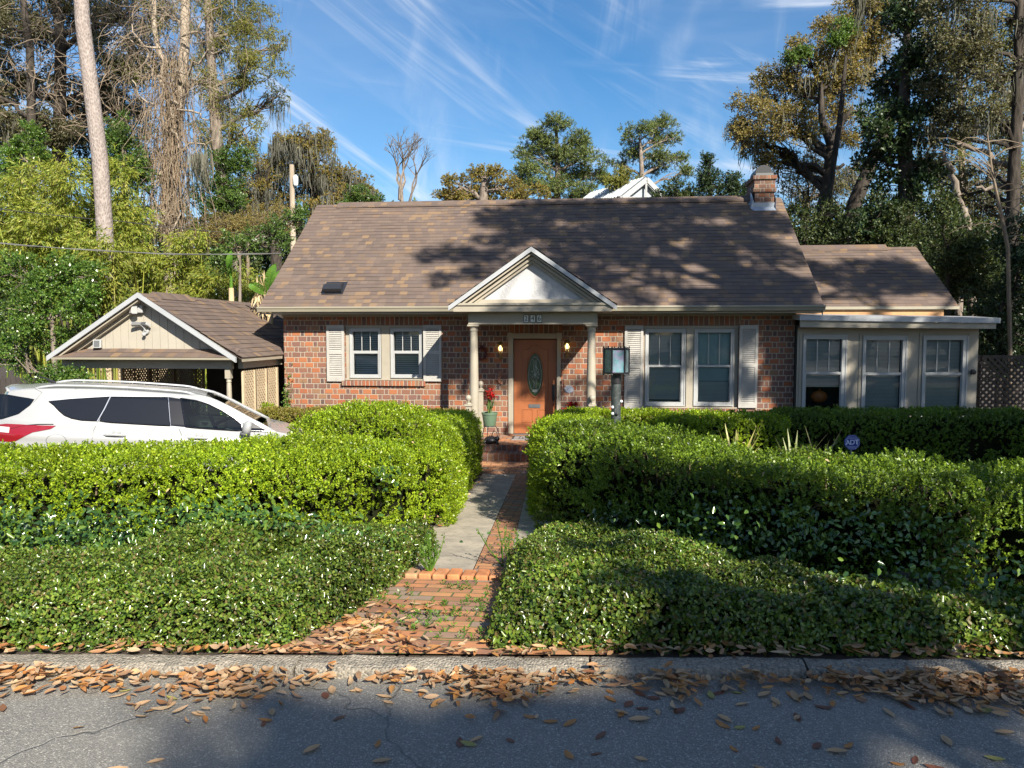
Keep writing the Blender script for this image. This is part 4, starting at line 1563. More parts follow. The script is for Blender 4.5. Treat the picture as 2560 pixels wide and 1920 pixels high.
rake(mb, el.x, ez + .005, ap.x, ap.z + .005, CY - .03, CY + .03, 0, .085)
rake(mb, er.x, ez - .01, ap.x, ap.z + .005, CY - .03, CY + .03, 0, .085)
mb.build('rake_edge', M['whitemetal'], cp)
mb = MB()
rake(mb, el.x + .15, ez + .08, ap.x, ap.z, CY + .035, CY + .29, .09, .03)
rake(mb, er.x - .15, ez + .08, ap.x, ap.z, CY + .035, CY + .29, .09, .03)
rake(mb, el.x + .3, ez + .18, ap.x, ap.z, CY + .20, CY + .29, .125, .06)
rake(mb, er.x - .3, ez + .18, ap.x, ap.z, CY + .20, CY + .29, .125, .06)
mb.build('rake_soffit', M['beige'], cp)
# vertical boards of the gable
mb = MB()
pz0 = U(345, 872, CY + .3).z
xa, xb = el.x + .55, er.x - .55
n = 17
for k in range(n):
    a = xa + (xb - xa) * k / n
    b = xa + (xb - xa) * (k + 1) / n - .007

    def topz(x):
        s = (ap.z - ez) / ((ap.x - el.x) if x < ap.x else (er.x - ap.x))
        return ap.z - abs(x - ap.x) * s - .13
    za, zb2 = topz(a), topz(b)
    y0 = CY + .30 + rnd.uniform(0, .003)
    if a < ap.x < b:
        mb.prism([(a, pz0), (b, pz0), (b, zb2), (ap.x, ap.z - .13), (a, za)], y0, CY + .33)
    elif max(za, zb2) > pz0 + .02:
        mb.prism([(a, pz0), (b, pz0), (b, max(zb2, pz0 + .005)), (a, max(za, pz0 + .005))], y0, CY + .33)
mb.prism([(xa + .05, pz0 + .01), (xb - .05, pz0 + .01), (ap.x, ap.z - .2)], CY + .328, CY + .34)
mb.build('gable_boards', M['cream'], cp)
# small pent roof under the gable
p0, p1 = U(160, 890, CY).z, pz0
mb = MB()
shingles(mb, (el.x + .12, CY - .02, ez - .015), (er.x - .05, CY - .02, ez - .015), (el.x + .12, CY + .32, pz0 + .01), (er.x - .05, CY + .32, pz0 + .01), 2, .012)
mb.build('pent_roof', M['shingle'], cp)
mb = MB()
fz = U(345, 899, CY).z
mb.box(el.x + .10, er.x - .02, CY - .025, CY + .02, fz, ez - .02)
mb.build('fascia', M['gutter'], cp)
mb = MB()
bz0, bz1 = U(345, 921, CY + .25).z, fz + .03
mb.box(U(155, 910, CY + .25).x, U(578, 910, CY + .25).x, CY + .25, CY + .36, bz0, bz1)
mb.build('beam', M['beige'], cp)
mb = MB()
bx = er.x - .03
mb.add([(er.x + .10, CY + .03, ez - .10), (er.x + .10, YW - .05, ez - .10), (er.x + .10, YW - .05, ez - .02), (er.x + .10, CY + .03, ez - .02)], [(0, 1, 2, 3)])
mb.build('side_fascia', M['beige'], cp)
for xx in (bx - .1, el.x + .3):
    mb = MB()
    mb.box(xx, xx + .1, CY + .362, BY, bz0, bz1)
    mb.build('side_beam', M['beige'], cp)
# ceiling, posts
mb = MB()
mb.box(el.x + .2, bx, CY + .37, BY, bz1 + .003, bz1 + .02)
mb.build('ceiling', M['beige'], cp)
for u, y in ((572.5, CY + .3), (165, CY + .3)):
    x = U(u, 960, y).x
    mb = MB()
    zt1 = bz0 - .003
    zs_ = U(u, 946, y).z
    mb.box(x - .055, x + .055, y - .055, y + .055, zs_, zt1)
    prof = [(.05, 0), (.05, -.02), (.038, -.03), (.05, -.05), (.05, -.07), (.04, -.085), (.046, -.11), (.05, -.3), (.055, -.7), (.04, -.9), (.055, -.95)]
    mb.lathe((x, y, zs_), [(a, b) for a, b in reversed(prof)], 16)
    mb.box(x - .055, x + .055, y - .055, y + .055, GZ - .1, zs_ - .951)
    mb.build('post', M['beige'], cp, smooth=True, angle=35)


def lattice(mb, o, ax, w, h, pitch=.105, sw=.042, th=.008):
    """diagonal lattice in the rectangle o + ax*[0,w] + z*[0,h]"""
    ax = Vector(ax)
    nrm = ax.cross(Vector((0, 0, 1)))
    for sgn, off in ((1, 0.0), (-1, th)):
        k = -h - pitch
        while k < w + h + pitch:
            # line x = k + t (sgn=1) or x = k - t... clip to rectangle, t = height
            if sgn > 0:
                t0, t1 = max(0, -k), min(h, w - k)
                f = lambda t: (k + t, t)
            else:
                t0, t1 = max(0, k - w), min(h, k)
                f = lambda t: (k - t, t)
            if t1 - t0 > .02:
                a, b = f(t0), f(t1)
                d = Vector((b[0] - a[0], b[1] - a[1])).normalized()
                s = Vector((-d.y, d.x)) * sw * .5
                q = [(a[0] + s.x, a[1] + s.y), (b[0] + s.x, b[1] + s.y), (b[0] - s.x, b[1] - s.y), (a[0] - s.x, a[1] - s.y)]
                vs = [Vector(o) + ax * p[0] + Vector((0, 0, p[1])) + nrm * off for p in q] + [Vector(o) + ax * p[0] + Vector((0, 0, p[1])) + nrm * (off + th * .9) for p in q]
                mb.add(vs, [(0, 1, 2, 3), (7, 6, 5, 4), (0, 4, 5, 1), (2, 6, 7, 3), (1, 5, 6, 2), (3, 7, 4, 0)])
            k += pitch


def lattice_panel(o, ax, w, h, parent):
    mb = MB()
    lattice(mb, o, ax, w, h)
    ax = Vector(ax)
    nn = ax.cross(Vector((0, 0, 1))) * .012
    for a in (0, w):
        p = Vector(o) + ax * a
        M4 = Matrix.Translation(p + Vector((0, 0, h / 2)) + nn) @ Matrix.Rotation(math.atan2(ax.y, ax.x), 4, 'Z')
        mb.boxm(M4, .035, .022, h / 2)
    mb.build('lattice_panel', M['lattice'], parent)


LH = bz0 - GZ - .05
for k in range(6):
    u0, u1 = 170 + k * 57, 170 + (k + 1) * 57 - 3
    a, b = U(u0, 940, BY - .3), U(u1, 940, BY - .3)
    if k < 6:
        lattice_panel((a.x, BY - .3, GZ), (1, 0, 0), b.x - a.x, LH + .2, cp)
for k in range(3):
    y0 = CY + .42 + k * .57
    lattice_panel((bx - .04, y0, GZ), (0, 1, 0), .53, LH, cp)
for k in range(3):
    y0 = 16.3 + k * 1.1
    lattice_panel((el.x + .35, y0, GZ), (0, 1, 0), 1.05, LH, cp)
# store room at the back right corner of the carport
mb = MB()
sxa = U(545, 950, BY - .6).x
mb.box(sxa, bx - .1, BY - 1.2, BY - .5, GZ, bz1)
mb.build('store_cupboard', M['oldfence'], cp)

# lights on the gable
gy = CY + .3
for u, v, lab, big in ((340, 772, 'large white box floodlight at the peak of the carport gable', True), (354, 812, 'twin head security light in the middle of the carport gable', False)):
    c = U(u, v, gy - .09)
    t = thing('floodlight', lab, 'floodlight', c)
    mb = MB()
    if big:
        mb.box(c.x + .02, c.x + .14, c.y - .02, gy, c.z - .08, c.z + .09)
        Mx = Matrix.Translation(c + Vector((-.03, -.05, .02))) @ Matrix.Rotation(R(-40), 4, 'Z')
        mb.boxm(Mx, .09, .05, .125)
        o = mb.build('housing', M['white'], t, bevel=.012)
        mb = MB()
        Mx = Mx @ Matrix.Translation((0, -.052, 0))
        mb.boxm(Mx, .072, .003, .105)
        mb.build('lens', M['clearlens'], t)
    else:
        mb.lathe(c + Vector((.06, .09, -.13)), [(.055, -.06), (.06, -.02), (.06, 0)], 16, 'y')
        mb.tube([c + Vector((.06, .03, -.13)), c + Vector((.05, 0, -.05)), c + Vector((.0, -.02, 0))], .022, 8)
        mb.lathe(c + Vector((.04, .0, -.19)), [(.03, -.03), (.04, 0), (.025, .03)], 12)
        for dx, rz in ((-.09, 20), (.09, -25)):
            Mx = Matrix.Translation(c + Vector((dx, -.02, .01))) @ Matrix.Rotation(R(rz), 4, 'Z') @ Matrix.Rotation(R(-25), 4, 'X')
            mb.boxm(Mx, .10, .055, .03)
        mb.build('housing', M['white'], t, bevel=.008)
        mb = MB()
        for dx, rz in ((-.09, 20), (.09, -25)):
            Mx = Matrix.Translation(c + Vector((dx, -.02, .01))) @ Matrix.Rotation(R(rz), 4, 'Z') @ Matrix.Rotation(R(-25), 4, 'X') @ Matrix.Translation((0, -.057, 0))
            mb.boxm(Mx, .088, .002, .022)
        mb.build('lens', M['grey'], t)
c = U(244, 860, gy - .07)
t = thing('gable_lamp', 'small square white lamp low on the left of the carport gable', 'lamp', c)
mb = MB()
Mx = Matrix.Translation(c) @ Matrix.Rotation(R(14), 4, 'Z') @ Matrix.Rotation(R(-8), 4, 'X')
mb.boxm(Mx, .075, .05, .085)
mb.box(c.x - .02, c.x + .02, c.y, gy, c.z - .02, c.z + .02)
mb.build('housing', M['white'], t, bevel=.008)
mb = MB()
mb.boxm(Mx @ Matrix.Translation((0, -.052, 0)), .055, .003, .065)
mb.build('dark_lens', M['grey'], t)

# ------------------------------------------------------------------ car (local coordinates: x forward from the tail, -y is the side we see, z up)
TH = R(25)
hr_ = U(288, 1087, 9.9)
PT = R(4.8)
loc = Vector((hr_.x, hr_.y, hr_.z)) - Vector((cos(TH) * 1.55 - .88 * -sin(TH) * -1, 0, 0)) * 0
RM = Matrix.Rotation(TH, 4, 'Z') @ Matrix.Rotation(PT, 4, 'Y')
loc = hr_ - (RM @ Vector((1.55, -.885, .97)))
car = thing('parked_car', 'white compact estate car parked nose-right behind the clipped hedge', 'car', loc, rot=(0, PT, TH))
car.rotation_mode = 'XYZ'
car.rotation_euler = RM.to_euler()
ZH = [(0, .90), (.02, 1.0), (.06, 1.10), (.10, 1.17), (.13, 1.30), (.16, 1.40), (.185, 1.455), (.32, 1.495), (.5, 1.52), (.8, 1.545), (1.2, 1.56), (1.6, 1.565), (2.0, 1.56), (2.4, 1.55), (2.6, 1.535), (2.75, 1.505), (3.0, 1.40), (3.3, 1.25), (3.55, 1.135), (3.65, 1.10), (3.9, 1.055), (4.15, .985), (4.32, .90), (4.42, .80), (4.5, .62)]
ZL = [(0, .5), (.06, .36), (.3, .30), (4.2, .26), (4.4, .34), (4.5, .46)]
xs_ = sorted({*np.round(np.linspace(0, 4.5, 226), 4), *[p[0] for p in ZH]})


def zhi(x):
    return float(np.interp(x, [p[0] for p in ZH], [p[1] for p in ZH]))


def zlo(x):
    return float(np.interp(x, [p[0] for p in ZL], [p[1] for p in ZL]))


def sy(x, z):
    w = .895
    if z < .55:
        w -= .25 * (.55 - z) ** 1.6
    w -= .035 * max(0, (z - .93)) / .2 if z < 1.13 else .035
    if z > 1.10:
        w -= (z - 1.10) * .42 + (max(0, z - 1.46) ** 1.5) * .8
    if x < .75:
        w -= .30 * ((.75 - x) / .75) ** 2
    if x > 3.5:
        w -= .34 * ((x - 3.5) / 1.0) ** 2.2
    # crease under the handles
    w += .012 * math.exp(-((z - .90) / .05) ** 2)
    return w


def pip(x, z, poly):
    r = False
    n = len(poly)
    j = n - 1
    for i in range(n):
        a, b = poly[i], poly[j]
        if (a[1] > z) != (b[1] > z) and x < (b[0] - a[0]) * (z - a[1]) / (b[1] - a[1]) + a[0]:
            r = not r
        j = i
    return r


def hx(px, pz):   # pixels of the enlarged photo crop -> local x,z
    return 1.55 + (px - 840) / 567.0, .97 + (548 + (px - 840) * .012 - pz) / 567.0


quarter = [hx(*p) for p in ((362, 312), (500, 290), (770, 262), (735, 360), (712, 446), (600, 444), (530, 432), (480, 412), (440, 380), (400, 340))]
rearw = [hx(*p) for p in ((778, 262), (815, 262), (1190, 248), (1228, 470), (803, 455), (725, 448), (745, 360))]
bpill = [hx(*p) for p in ((1190, 248), (1280, 250), (1338, 474), (1228, 470))]
frontw = [hx(*p) for p in ((1285, 252), (1400, 265), (1500, 292), (1600, 338), (1700, 398), (1755, 440), (1765, 492), (1340, 475))]
tri = [hx(*p) for p in ((1770, 425), (1835, 415), (1900, 450), (1980, 497), (1860, 497), (1775, 493))]
tail = [hx(*p) for p in ((-60, 530), (0, 512), (100, 492), (350, 490), (432, 490), (400, 515), (340, 530), (280, 545), (230, 575), (150, 628), (-60, 634))]
tail = [(max(x, -.02), z) for x, z in tail]
rg_ = [hx(*p) for p in ((-60, 285), (60, 282), (262, 300), (238, 348), (165, 418), (60, 462), (-60, 492))]
rg_ = [(max(x, -.02), z) for x, z in rg_]
fin = [(1.55 + (q[0] - 1.55), q[1]) for q in frontw]
regions = [('front', fin)]
wheels = [(.86, .345), (3.55, .345)]
NZ = 90
cells = {}
for side in (-1, 1):
    grid = []
    for x in xs_:
        a, b = zlo(x), zhi(x)
        grid.append([(x, side * sy(x, a + (b - a) * k / NZ), a + (b - a) * k / NZ) for k in range(NZ + 1)])
    for i in range(len(xs_) - 1):
        for k in range(NZ):
            q = [grid[i][k], grid[i + 1][k], grid[i + 1][k + 1], grid[i][k + 1]]
            cx, cz = sum(p[0] for p in q) / 4, sum(p[2] for p in q) / 4
            if any((cx - w[0]) ** 2 + (cz - w[1]) ** 2 < .385 ** 2 for w in wheels):
                continue
            key = 'body'
            if cz > .8 or cx < .9:
                for nm, poly in regions:
                    if pip(cx, cz, poly):
                        key = nm + ('R' if side < 0 else 'L')
                        break
            if side > 0:
                q = q[::-1]
            cells.setdefault(key, []).append(q)
NC = 12
for i in range(len(xs_) - 1):
    x0, x1 = xs_[i], xs_[i + 1]
    cx = (x0 + x1) / 2
    for c in range(NC):
        def tpnt(x, s):
            z = zhi(x)
            w = sy(x, z)
            crown = (.04 if x < 2.5 else .04 * max(0, 1 - (x - 2.5) / .3) if x < 3.6 else .02) * (1 - (2 * s - 1) ** 2)
            return (x - (.11 * (1 - (2 * s - 1) ** 2) if x < .3 else 0), -w + 2 * w * s, z + crown)
        q = [tpnt(x0, c / NC), tpnt(x1, c / NC), tpnt(x1, (c + 1) / NC), tpnt(x0, (c + 1) / NC)]
        key = 'body'
        if .085 < cx < .185:
            key = 'reargl'
        elif 2.66 < cx < 3.56 and 0 < c < NC - 1:
            key = 'wind'
        elif cx < .075:
            key = 'body'
        cells.setdefault(key, []).append(q)
# rear and front closing faces
for x in (0.0, 4.5):
    for k in range(NZ):
        a, b = zlo(x), zhi(x)
        z0_, z1_ = a + (b - a) * k / NZ, a + (b - a) * (k + 1) / NZ
        w0, w1 = sy(x, z0_), sy(x, z1_)
        q = [(x, -w0, z0_), (x, w0, z0_), (x, w1, z1_), (x, -w1, z1_)]
        cells['body'].append(q if x > 1 else q[::-1])


def cellmesh(name, key, mat, parent=car, smooth=True):
    V, idx, FA = [], {}, []
    for q in cells[key]:
        f = []
        for p in q:
            kk = (round(p[0], 4), round(p[1], 4), round(p[2], 4))
            if kk not in idx:
                idx[kk] = len(V)
                V.append(kk)
            f.append(idx[kk])
        FA.append(f)
    mb = MB()
    mb.v = V
    mb.f = [tuple(f) for f in FA if len(set(f)) == 4]
    o = mb.build(name, mat, parent, smooth=True, angle=50)
    return o


body = cellmesh('body', 'body', M['carpaint'])


def panel(name, poly, mat, off, side, n=34, m=10):
    """smooth-edged panel following the body side, cut exactly to the outline"""
    zs = [p[1] for p in poly]
    z0, z1 = min(zs) + 1e-4, max(zs) - 1e-4
    mb = MB()
    rows = []
    for k in range(n + 1):
        z = z0 + (z1 - z0) * k / n
        xi = []
        for i in range(len(poly)):
            a, b = poly[i - 1], poly[i]
            if (a[1] > z) != (b[1] > z):
                xi.append(a[0] + (b[0] - a[0]) * (z - a[1]) / (b[1] - a[1]))
        xa, xb = min(xi), max(xi)
        rows.append([(x, side * (sy(x, z) + off), z) for x in [xa + (xb - xa) * j / m for j in range(m + 1)]])
    V = [p for r_ in rows for p in r_]
    mb.add(V, [(k * (m + 1) + j, k * (m + 1) + j + 1, (k + 1) * (m + 1) + j + 1, (k + 1) * (m + 1) + j) for k in range(n) for j in range(m)])
    return mb.build(name, mat, car, smooth=True)


for sd_ in (-1, 1):
    panel('quarter_window', quarter, M['tint'], .004, sd_)
    panel('rear_door_window', rearw, M['tint'], .004, sd_)
    panel('door_pillar', bpill, M['pillar'], .005, sd_)
    panel('front_door_window', frontw, M['carglass'], .004, sd_)
    panel('mirror_triangle', tri, M['pillar'], .006, sd_)
    panel('rear_window', rg_, M['tint'], .005, sd_)
    panel('taillight', tail, M['redlens'], .008, sd_)
cellmesh('rear_window', 'reargl', M['tint'])
cellmesh('windshield', 'wind', M['carglass'])


def onside(x, z, off, side=-1):
    return Vector((x, side * (sy(x, z) + off), z))


def sideline(pts, r, off=.002, side=-1, k=5, closed=False):
    out = []
    if closed:
        pts = pts + [pts[0]]
    for a, b in zip(pts[:-1], pts[1:]):
        n = max(1, int(math.dist(a, b) / .06))
        for j in range(n):
            t = j / n
            out.append(onside(a[0] + (b[0] - a[0]) * t, a[1] + (b[1] - a[1]) * t, off, side))
    out.append(onside(*pts[-1], off, side))
    return out


for side in (-1, 1):
    # window trims
    mb = MB()
    for poly in (quarter, rearw, frontw):
        mb.tube(sideline(poly, 0, .003, side, closed=True), .011, 5, False)
    mb.build('window_trim', M['pillar'], car)
    mb = MB()
    mb.tube(sideline([hx(778, 262), hx(745, 360), hx(708, 452)], 0, .008, side), .010, 5)
    mb.tube(sideline([hx(1193, 250), hx(1230, 472)], 0, .008, side), .006, 5)
    mb.tube(sideline([hx(362, 310), hx(500, 288), hx(770, 258), hx(1190, 244), hx(1290, 247)], 0, .008, side), .007, 5)
    mb.build('bright_trim', M['chrome'], car)
    # shut lines
    mb = MB()
    mb.tube(sideline([hx(712, 450), hx(688, 520), hx(680, 620), hx(690, 760)], 0, .002, side), .0045, 4)
    mb.tube(sideline([hx(1288, 478), hx(1318, 540), hx(1325, 620), hx(1325, 800)], 0, .002, side), .0045, 4)
    mb.tube(sideline([hx(1862, 500), hx(1885, 540), hx(1900, 600), hx(1900, 800)], 0, .002, side), .0045, 4)
    mb.tube(sideline([hx(255, 330), hx(305, 250), hx(250, 225)], 0, .002, side), .0035, 4)
    fx, fz_ = hx(442, 605)
    mb.tube(sideline([(fx + .12 * cos(2 * pi * i / 20), fz_ + .092 * sin(2 * pi * i / 20)) for i in range(20)], 0, .002, side, closed=True), .0035, 4)
    mb.build('shut_lines', M['grey'], car)
    # handles
    for px in (838, 1437):
        x, z = hx(px, 547 if px < 1000 else 560)
        z = .965
        mb = MB()
        mb.tube([onside(x - .135, z, .004, side), onside(x - .10, z + .004, .03, side), onside(x, z + .012, .042, side), onside(x + .10, z + .004, .03, side), onside(x + .135, z, .004, side)],
                [.013, .018, .021, .018, .013], 8)
        mb.lathe(onside(x + .02, z + .03, .0, side), [(.055, 0), (.04, .012 * side)], 14, 'y')
        mb.build('door_handle', M['carpaint'], car, smooth=True, angle=50)
    # mirror
    x, z = hx(1805, 455)
    b_ = onside(x, z, .10, side)
    mb = MB()
    Mx = Matrix.Translation(b_) @ Matrix.Rotation(R(12) * -side, 4, 'Z')
    mb.lathe((0, 0, 0), [(.02, -.105), (.07, -.09), (.085, -.02), (.082, .04), (.06, .085), (.02, .10)], 14, 'z')
    for i in range(len(mb.v)):
        vx, vy, vz = mb.v[i]
        p = Mx @ Vector((vx * .75 + vz * .12, vy * 1.25, vz * .95))
        mb.v[i] = tuple(p)
    o = mb.build('side_mirror', M['carpaint'], car, smooth=True)
    mb = MB()
    mb.tube([onside(x + .03, z - .07, -.01, side), b_ + Vector((.01, 0, -.075))], [.035, .03], 8)
    mb.lathe(b_ + Vector((-.02, 0, -.11)), [(.03, -.015), (.075, 0), (.07, .03)], 14)
    mb.build('mirror_base', M['grey'], o, smooth=True)
    mb = MB()
    mb.tube([(x, side * (sy(x, zhi(x)) - .02), zhi(x) + .004) for x in np.linspace(2.45, 3.62, 14)], [.018] + [.022] * 11 + [.018, .010], 8)
    mb.build('windshield_pillar', M['carpaint'], car, smooth=True)
    # roof rail
    pts = []
    for i in range(25):
        k = i / 24
        x = .50 + 2.05 * k
        z = zhi(x) + .004 + .036 * min(1, min(k, 1 - k) * 9) ** .6
        pts.append((x, side * (sy(x, zhi(x)) - .06), z))
    mb = MB()
    mb.tube(pts, .016, 8)
    mb.build('roof_rail', M['whitemetal'], car, smooth=True)
    mb = MB()
    pts = []
    for i in range(25):
        x = .55 + 1.95 * i / 24
        pts.append((x, side * (sy(x, zhi(x)) - .03), zhi(x) + .004))
    mb.tube(pts, .010, 6)
    mb.build('roof_seam', M['grey'], car)
    # tail lamp clear band
    mb = MB()
    for zz in (.935, .95, .965, .98, .995):
        mb.tube(sideline([(.03, zz), (.27, zz + .004)], 0, .006, side), .008, 5)
    mb.build('reversing_lamp', M['clearlens'], car)
    mb = MB()
    mb.tube(sideline([(.29, .99), (.45, 1.045), (.62, 1.07), (.80, 1.082)], 0, .001, side), .008, 5)
    mb.build('lamp_edge', M['pillar'], car)
# antenna fin, spoiler lip
mb = MB()
mb.tube([(.62, 0, 1.565), (.50, 0, 1.63), (.38, -.0, 1.66)], [.035, .012, .006], 6)
mb.build('antenna', M['black'], car)
mb = MB()
mb.tube([(.17, -.50, 1.462), (.10, -.3, 1.488), (.08, 0, 1.50), (.10, .3, 1.488), (.17, .50, 1.462)], .018, 8)
mb.build('spoiler', M['carpaint'], car, smooth=True)
mb = MB()
mb.tube([(.078, -.12, 1.485), (.068, 0, 1.488), (.078, .12, 1.485)], .012, 6)
mb.build('brake_lamp', M['redlens'], car)
# cabin
mb = MB()
mb.box(.5, 3.6, -.74, .74, .42, .55)
mb.box(2.95, 3.55, -.74, .74, .55, 1.07)
mb.build('dashboard', M['grey'], car, bevel=.03)
for s in (-1, 1):
    mb = MB()
    Mx = Matrix.Translation((1.95, s * .38, .95)) @ Matrix.Rotation(R(-14), 4, 'Y')
    mb.boxm(Mx, .07, .23, .33)
    mb.boxm(Mx @ Matrix.Translation((-.02, 0, .43)), .05, .13, .10)
    mb.boxm(Matrix.Translation((2.25, s * .38, .66)), .26, .24, .08)
    mb.build('seat', M['seat'], car, bevel=.04)
mb = MB()
mb.boxm(Matrix.Translation((1.0, 0, .92)) @ Matrix.Rotation(R(-16), 4, 'Y'), .07, .66, .36)
mb.build('rear_seat', M['seat'], car, bevel=.04)
mb = MB()
Mx = Matrix.Translation((2.78, .38, 1.02)) @ Matrix.Rotation(R(62), 4, 'Y')
mb.tube([Mx @ Vector((.185 * cos(2 * pi * i / 24), .185 * sin(2 * pi * i / 24), 0)) for i in range(25)], .017, 6, False)
mb.tube([Mx @ Vector((-.18, 0, 0)), Mx @ Vector((.18, 0, 0))], .02, 5)
mb.tube([Mx @ Vector((0, 0, 0)), Mx @ Vector((0, 0, .3))], .03, 6)
mb.build('steering_wheel', M['grey'], car)
mb = MB()
mb.boxm(Matrix.Translation((2.78, 0, 1.38)), .02, .11, .035)
mb.build('inside_mirror', M['black'], car, bevel=.01)
for wx in (.86, 3.55):
    for s in (-1, 1):
        mb = MB()
        y = s * .77
        mb.lathe((wx, y, .345), [(.22, -.11), (.31, -.11), (.343, -.08), (.345, .08), (.31, .11), (.22, .11)], 32, 'y')
        tyre = mb.build('wheel', M['rubber'], car, smooth=True, angle=40)
        mb = MB()
        mb.lathe((wx, y + s * .02, .345), [(.22, -.06 * s), (.225, .08 * s), (.20, .085 * s), (.19, .05 * s)], 32, 'y')
        for k in range(5):
            a = 2 * pi * k / 5
            mb.tube([(wx, y + s * .07, .345), (wx + .2 * cos(a), y + s * .08, .345 + .2 * sin(a))], [.04, .028], 6)
        mb.build('rim', M['alloy'], tyre, smooth=True, angle=40)

# ------------------------------------------------------------------ lamp post with stained glass box
LY = 8.5
px_ = U(1540, 1000, LY)
gb = gz(px_.x, LY)
t = thing('lamp_post', 'dark mottled post topped by a hexagonal stained glass lantern', 'lamp post', (px_.x, LY, gb))
x = px_.x
zt0, zt1 = U(1540, 872, LY).z, U(1540, 932, LY).z
zp = U(1540, 957, LY).z
r0 = (U(1552.5, 1000, LY).x - U(1528, 1000, LY).x) / 2
mb = MB()
n = 14
for (rr, za, zb2) in ((r0, gb - .05, zp),):
    pts = [(x + rnd.gauss(0, .002), LY, za + (zb2 - za) * k / n) for k in range(n + 1)]
    mb.tube(pts, [rr * (1 + .04 * rnd.uniform(-1, 1)) for _ in range(n + 1)], 18)
mb.build('post', M['greenpost'], t, smooth=True, angle=50)
mb = MB()
mb.tube([(x, LY, zp - .004), (x, LY, zp + .012)], r0 * 1.16, 18)
mb.tube([(x, LY, zp), (x, LY, zt1)], r0 * 1.10, 18)
mb.build('collar', M['black'], t, smooth=True, angle=50)
for u, v, mat in ((1531, 1017, 'knob'), (1531, 1033, 'knob'), (1553, 1003, 'knob'), (1542, 1034, 'black')):
    c = U(u, v, LY)
    dx = c.x - x
    yy = LY - math.sqrt(max(0, r0 * r0 - min(dx * dx, r0 * r0 * .9)))
    mb = MB()
    mb.lathe((c.x, yy, c.z), [(.004, -.018), (.014, -.014), (.017, -.004), (.012, .004)], 12, 'y')
    mb.build('peg', M[mat], t, smooth=True)
Rl = .140
hexp = []
a0 = R(-90 - 22)
for k in range(6):
    a = a0 + 2 * pi * k / 6
    hexp.append(Vector((x + Rl * cos(a), LY + Rl * sin(a), 0)))
gm = ['blueglass', 'greyglass', 'greenglass', 'blueglass', 'greyglass', 'greenglass']
fr = MB()
for k in range(6):
    p, q = hexp[k], hexp[(k + 1) % 6]
    fr.tube([p + Vector((0, 0, zt1)), p + Vector((0, 0, zt0))], .010, 6)
    for zz in (zt1, zt0):
        fr.tube([p + Vector((0, 0, zz)), q + Vector((0, 0, zz))], .009, 6)
    fr.lathe((p.x, p.y, zt0 + .008), [(.006, 0), (.010, .01), (.004, .022)], 8)
    fr.lathe(((p.x + q.x) / 2, (p.y + q.y) / 2, zt0 + .008), [(.005, 0), (.008, .008), (.003, .018)], 8)
    fr.lathe((p.x, p.y, zt1 - .012), [(.004, -.016), (.010, -.004), (.006, .008)], 8)
fr.add([h + Vector((0, 0, zt1 + .004)) for h in hexp], [(5, 4, 3, 2, 1, 0)])
fr.add([h + Vector((0, 0, zt0 - .004)) for h in hexp], [(0, 1, 2, 3, 4, 5)])
lf = fr.build('lantern_frame', M['black'], t)
for k in range(6):
    p, q = hexp[k], hexp[(k + 1) % 6]
    d = (q - p).normalized()
    mid = (p + q) / 2
    inn = (Vector((x, LY, 0)) - mid).normalized() * .004
    mb = MB()
    a, b = p + d * .010 + inn, q - d * .010 + inn
    z0_, z1_ = zt1 + .01, zt0 - .01
    vs = [a + Vector((0, 0, z0_)), b + Vector((0, 0, z0_)), b + Vector((0, 0, z1_)), a + Vector((0, 0, z1_))]
    vs += [v + inn for v in vs]
    mb.add(vs, [(0, 1, 2, 3), (7, 6, 5, 4), (0, 4, 5, 1), (2, 6, 7, 3)])
    mb.build('glass_panel', M[gm[k]], lf)

# ------------------------------------------------------------------ yard sign
SYY = 12.3
c = U(2130, 1106, SYY)
gb = gz(c.x, SYY)
t = thing('yard_sign', 'small octagonal navy security sign on a stake before the hedge', 'sign', (c.x, SYY, gb))
mb = MB()
ro = .126
tilt = R(4)


def oct_(r):
    return [(c.x + r * cos(pi / 8 + k * pi / 4 + tilt), c.z + r * sin(pi / 8 + k * pi / 4 + tilt)) for k in range(8)]


mb.prism(oct_(ro), SYY - .006, SYY + .004)
face = mb.build('panel', M['navy'], t)
mb = MB()
o8 = oct_(ro * .88)
mb.tube([(p[0], SYY - .008, p[1]) for p in o8 + [o8[0]]], .0028, 4, False)
mb.box(c.x - .082, c.x - .076, SYY - .010, SYY - .007, c.z - .045, c.z + .05)
mb.box(c.x + .076, c.x + .082, SYY - .010, SYY - .007, c.z - .045, c.z + .05)
for zz in (.058, .074, -.058, -.072, -.085):
    ww = .075 if abs(zz) < .07 else .055
    mb.box(c.x - ww, c.x + ww, SYY - .010, SYY - .007, c.z + zz - .0018, c.z + zz + .0018)
mb.build('border_lines', M['signwhite'], face)
cu = bpy.data.curves.new('lettering', 'FONT')
cu.body = 'ADT'
cu.size = .102
cu.align_x = 'CENTER'
cu.align_y = 'CENTER'
cu.extrude = .002
cu.offset = .0018
cu.space_character = .88
o = bpy.data.objects.new('tmp', cu)
COL.objects.link(o)
o.matrix_world = Matrix.Translation((c.x, SYY - .009, c.z)) @ Matrix.Rotation(-tilt, 4, 'Y') @ Matrix.Rotation(pi / 2, 4, 'X')
bpy.context.view_layer.update()
me = bpy.data.meshes.new_from_object(o.evaluated_get(bpy.context.evaluated_depsgraph_get()))
me.transform(o.matrix_world)
bpy.data.objects.remove(o)
me.materials.clear()
link('lettering', me, M['signwhite'], face)
mb = MB()
mb.tube([(c.x - .02, SYY + .01, gb - .05), (c.x, SYY + .01, c.z + .05)], .008, 6)
mb.build('stake', M['flash'], t)

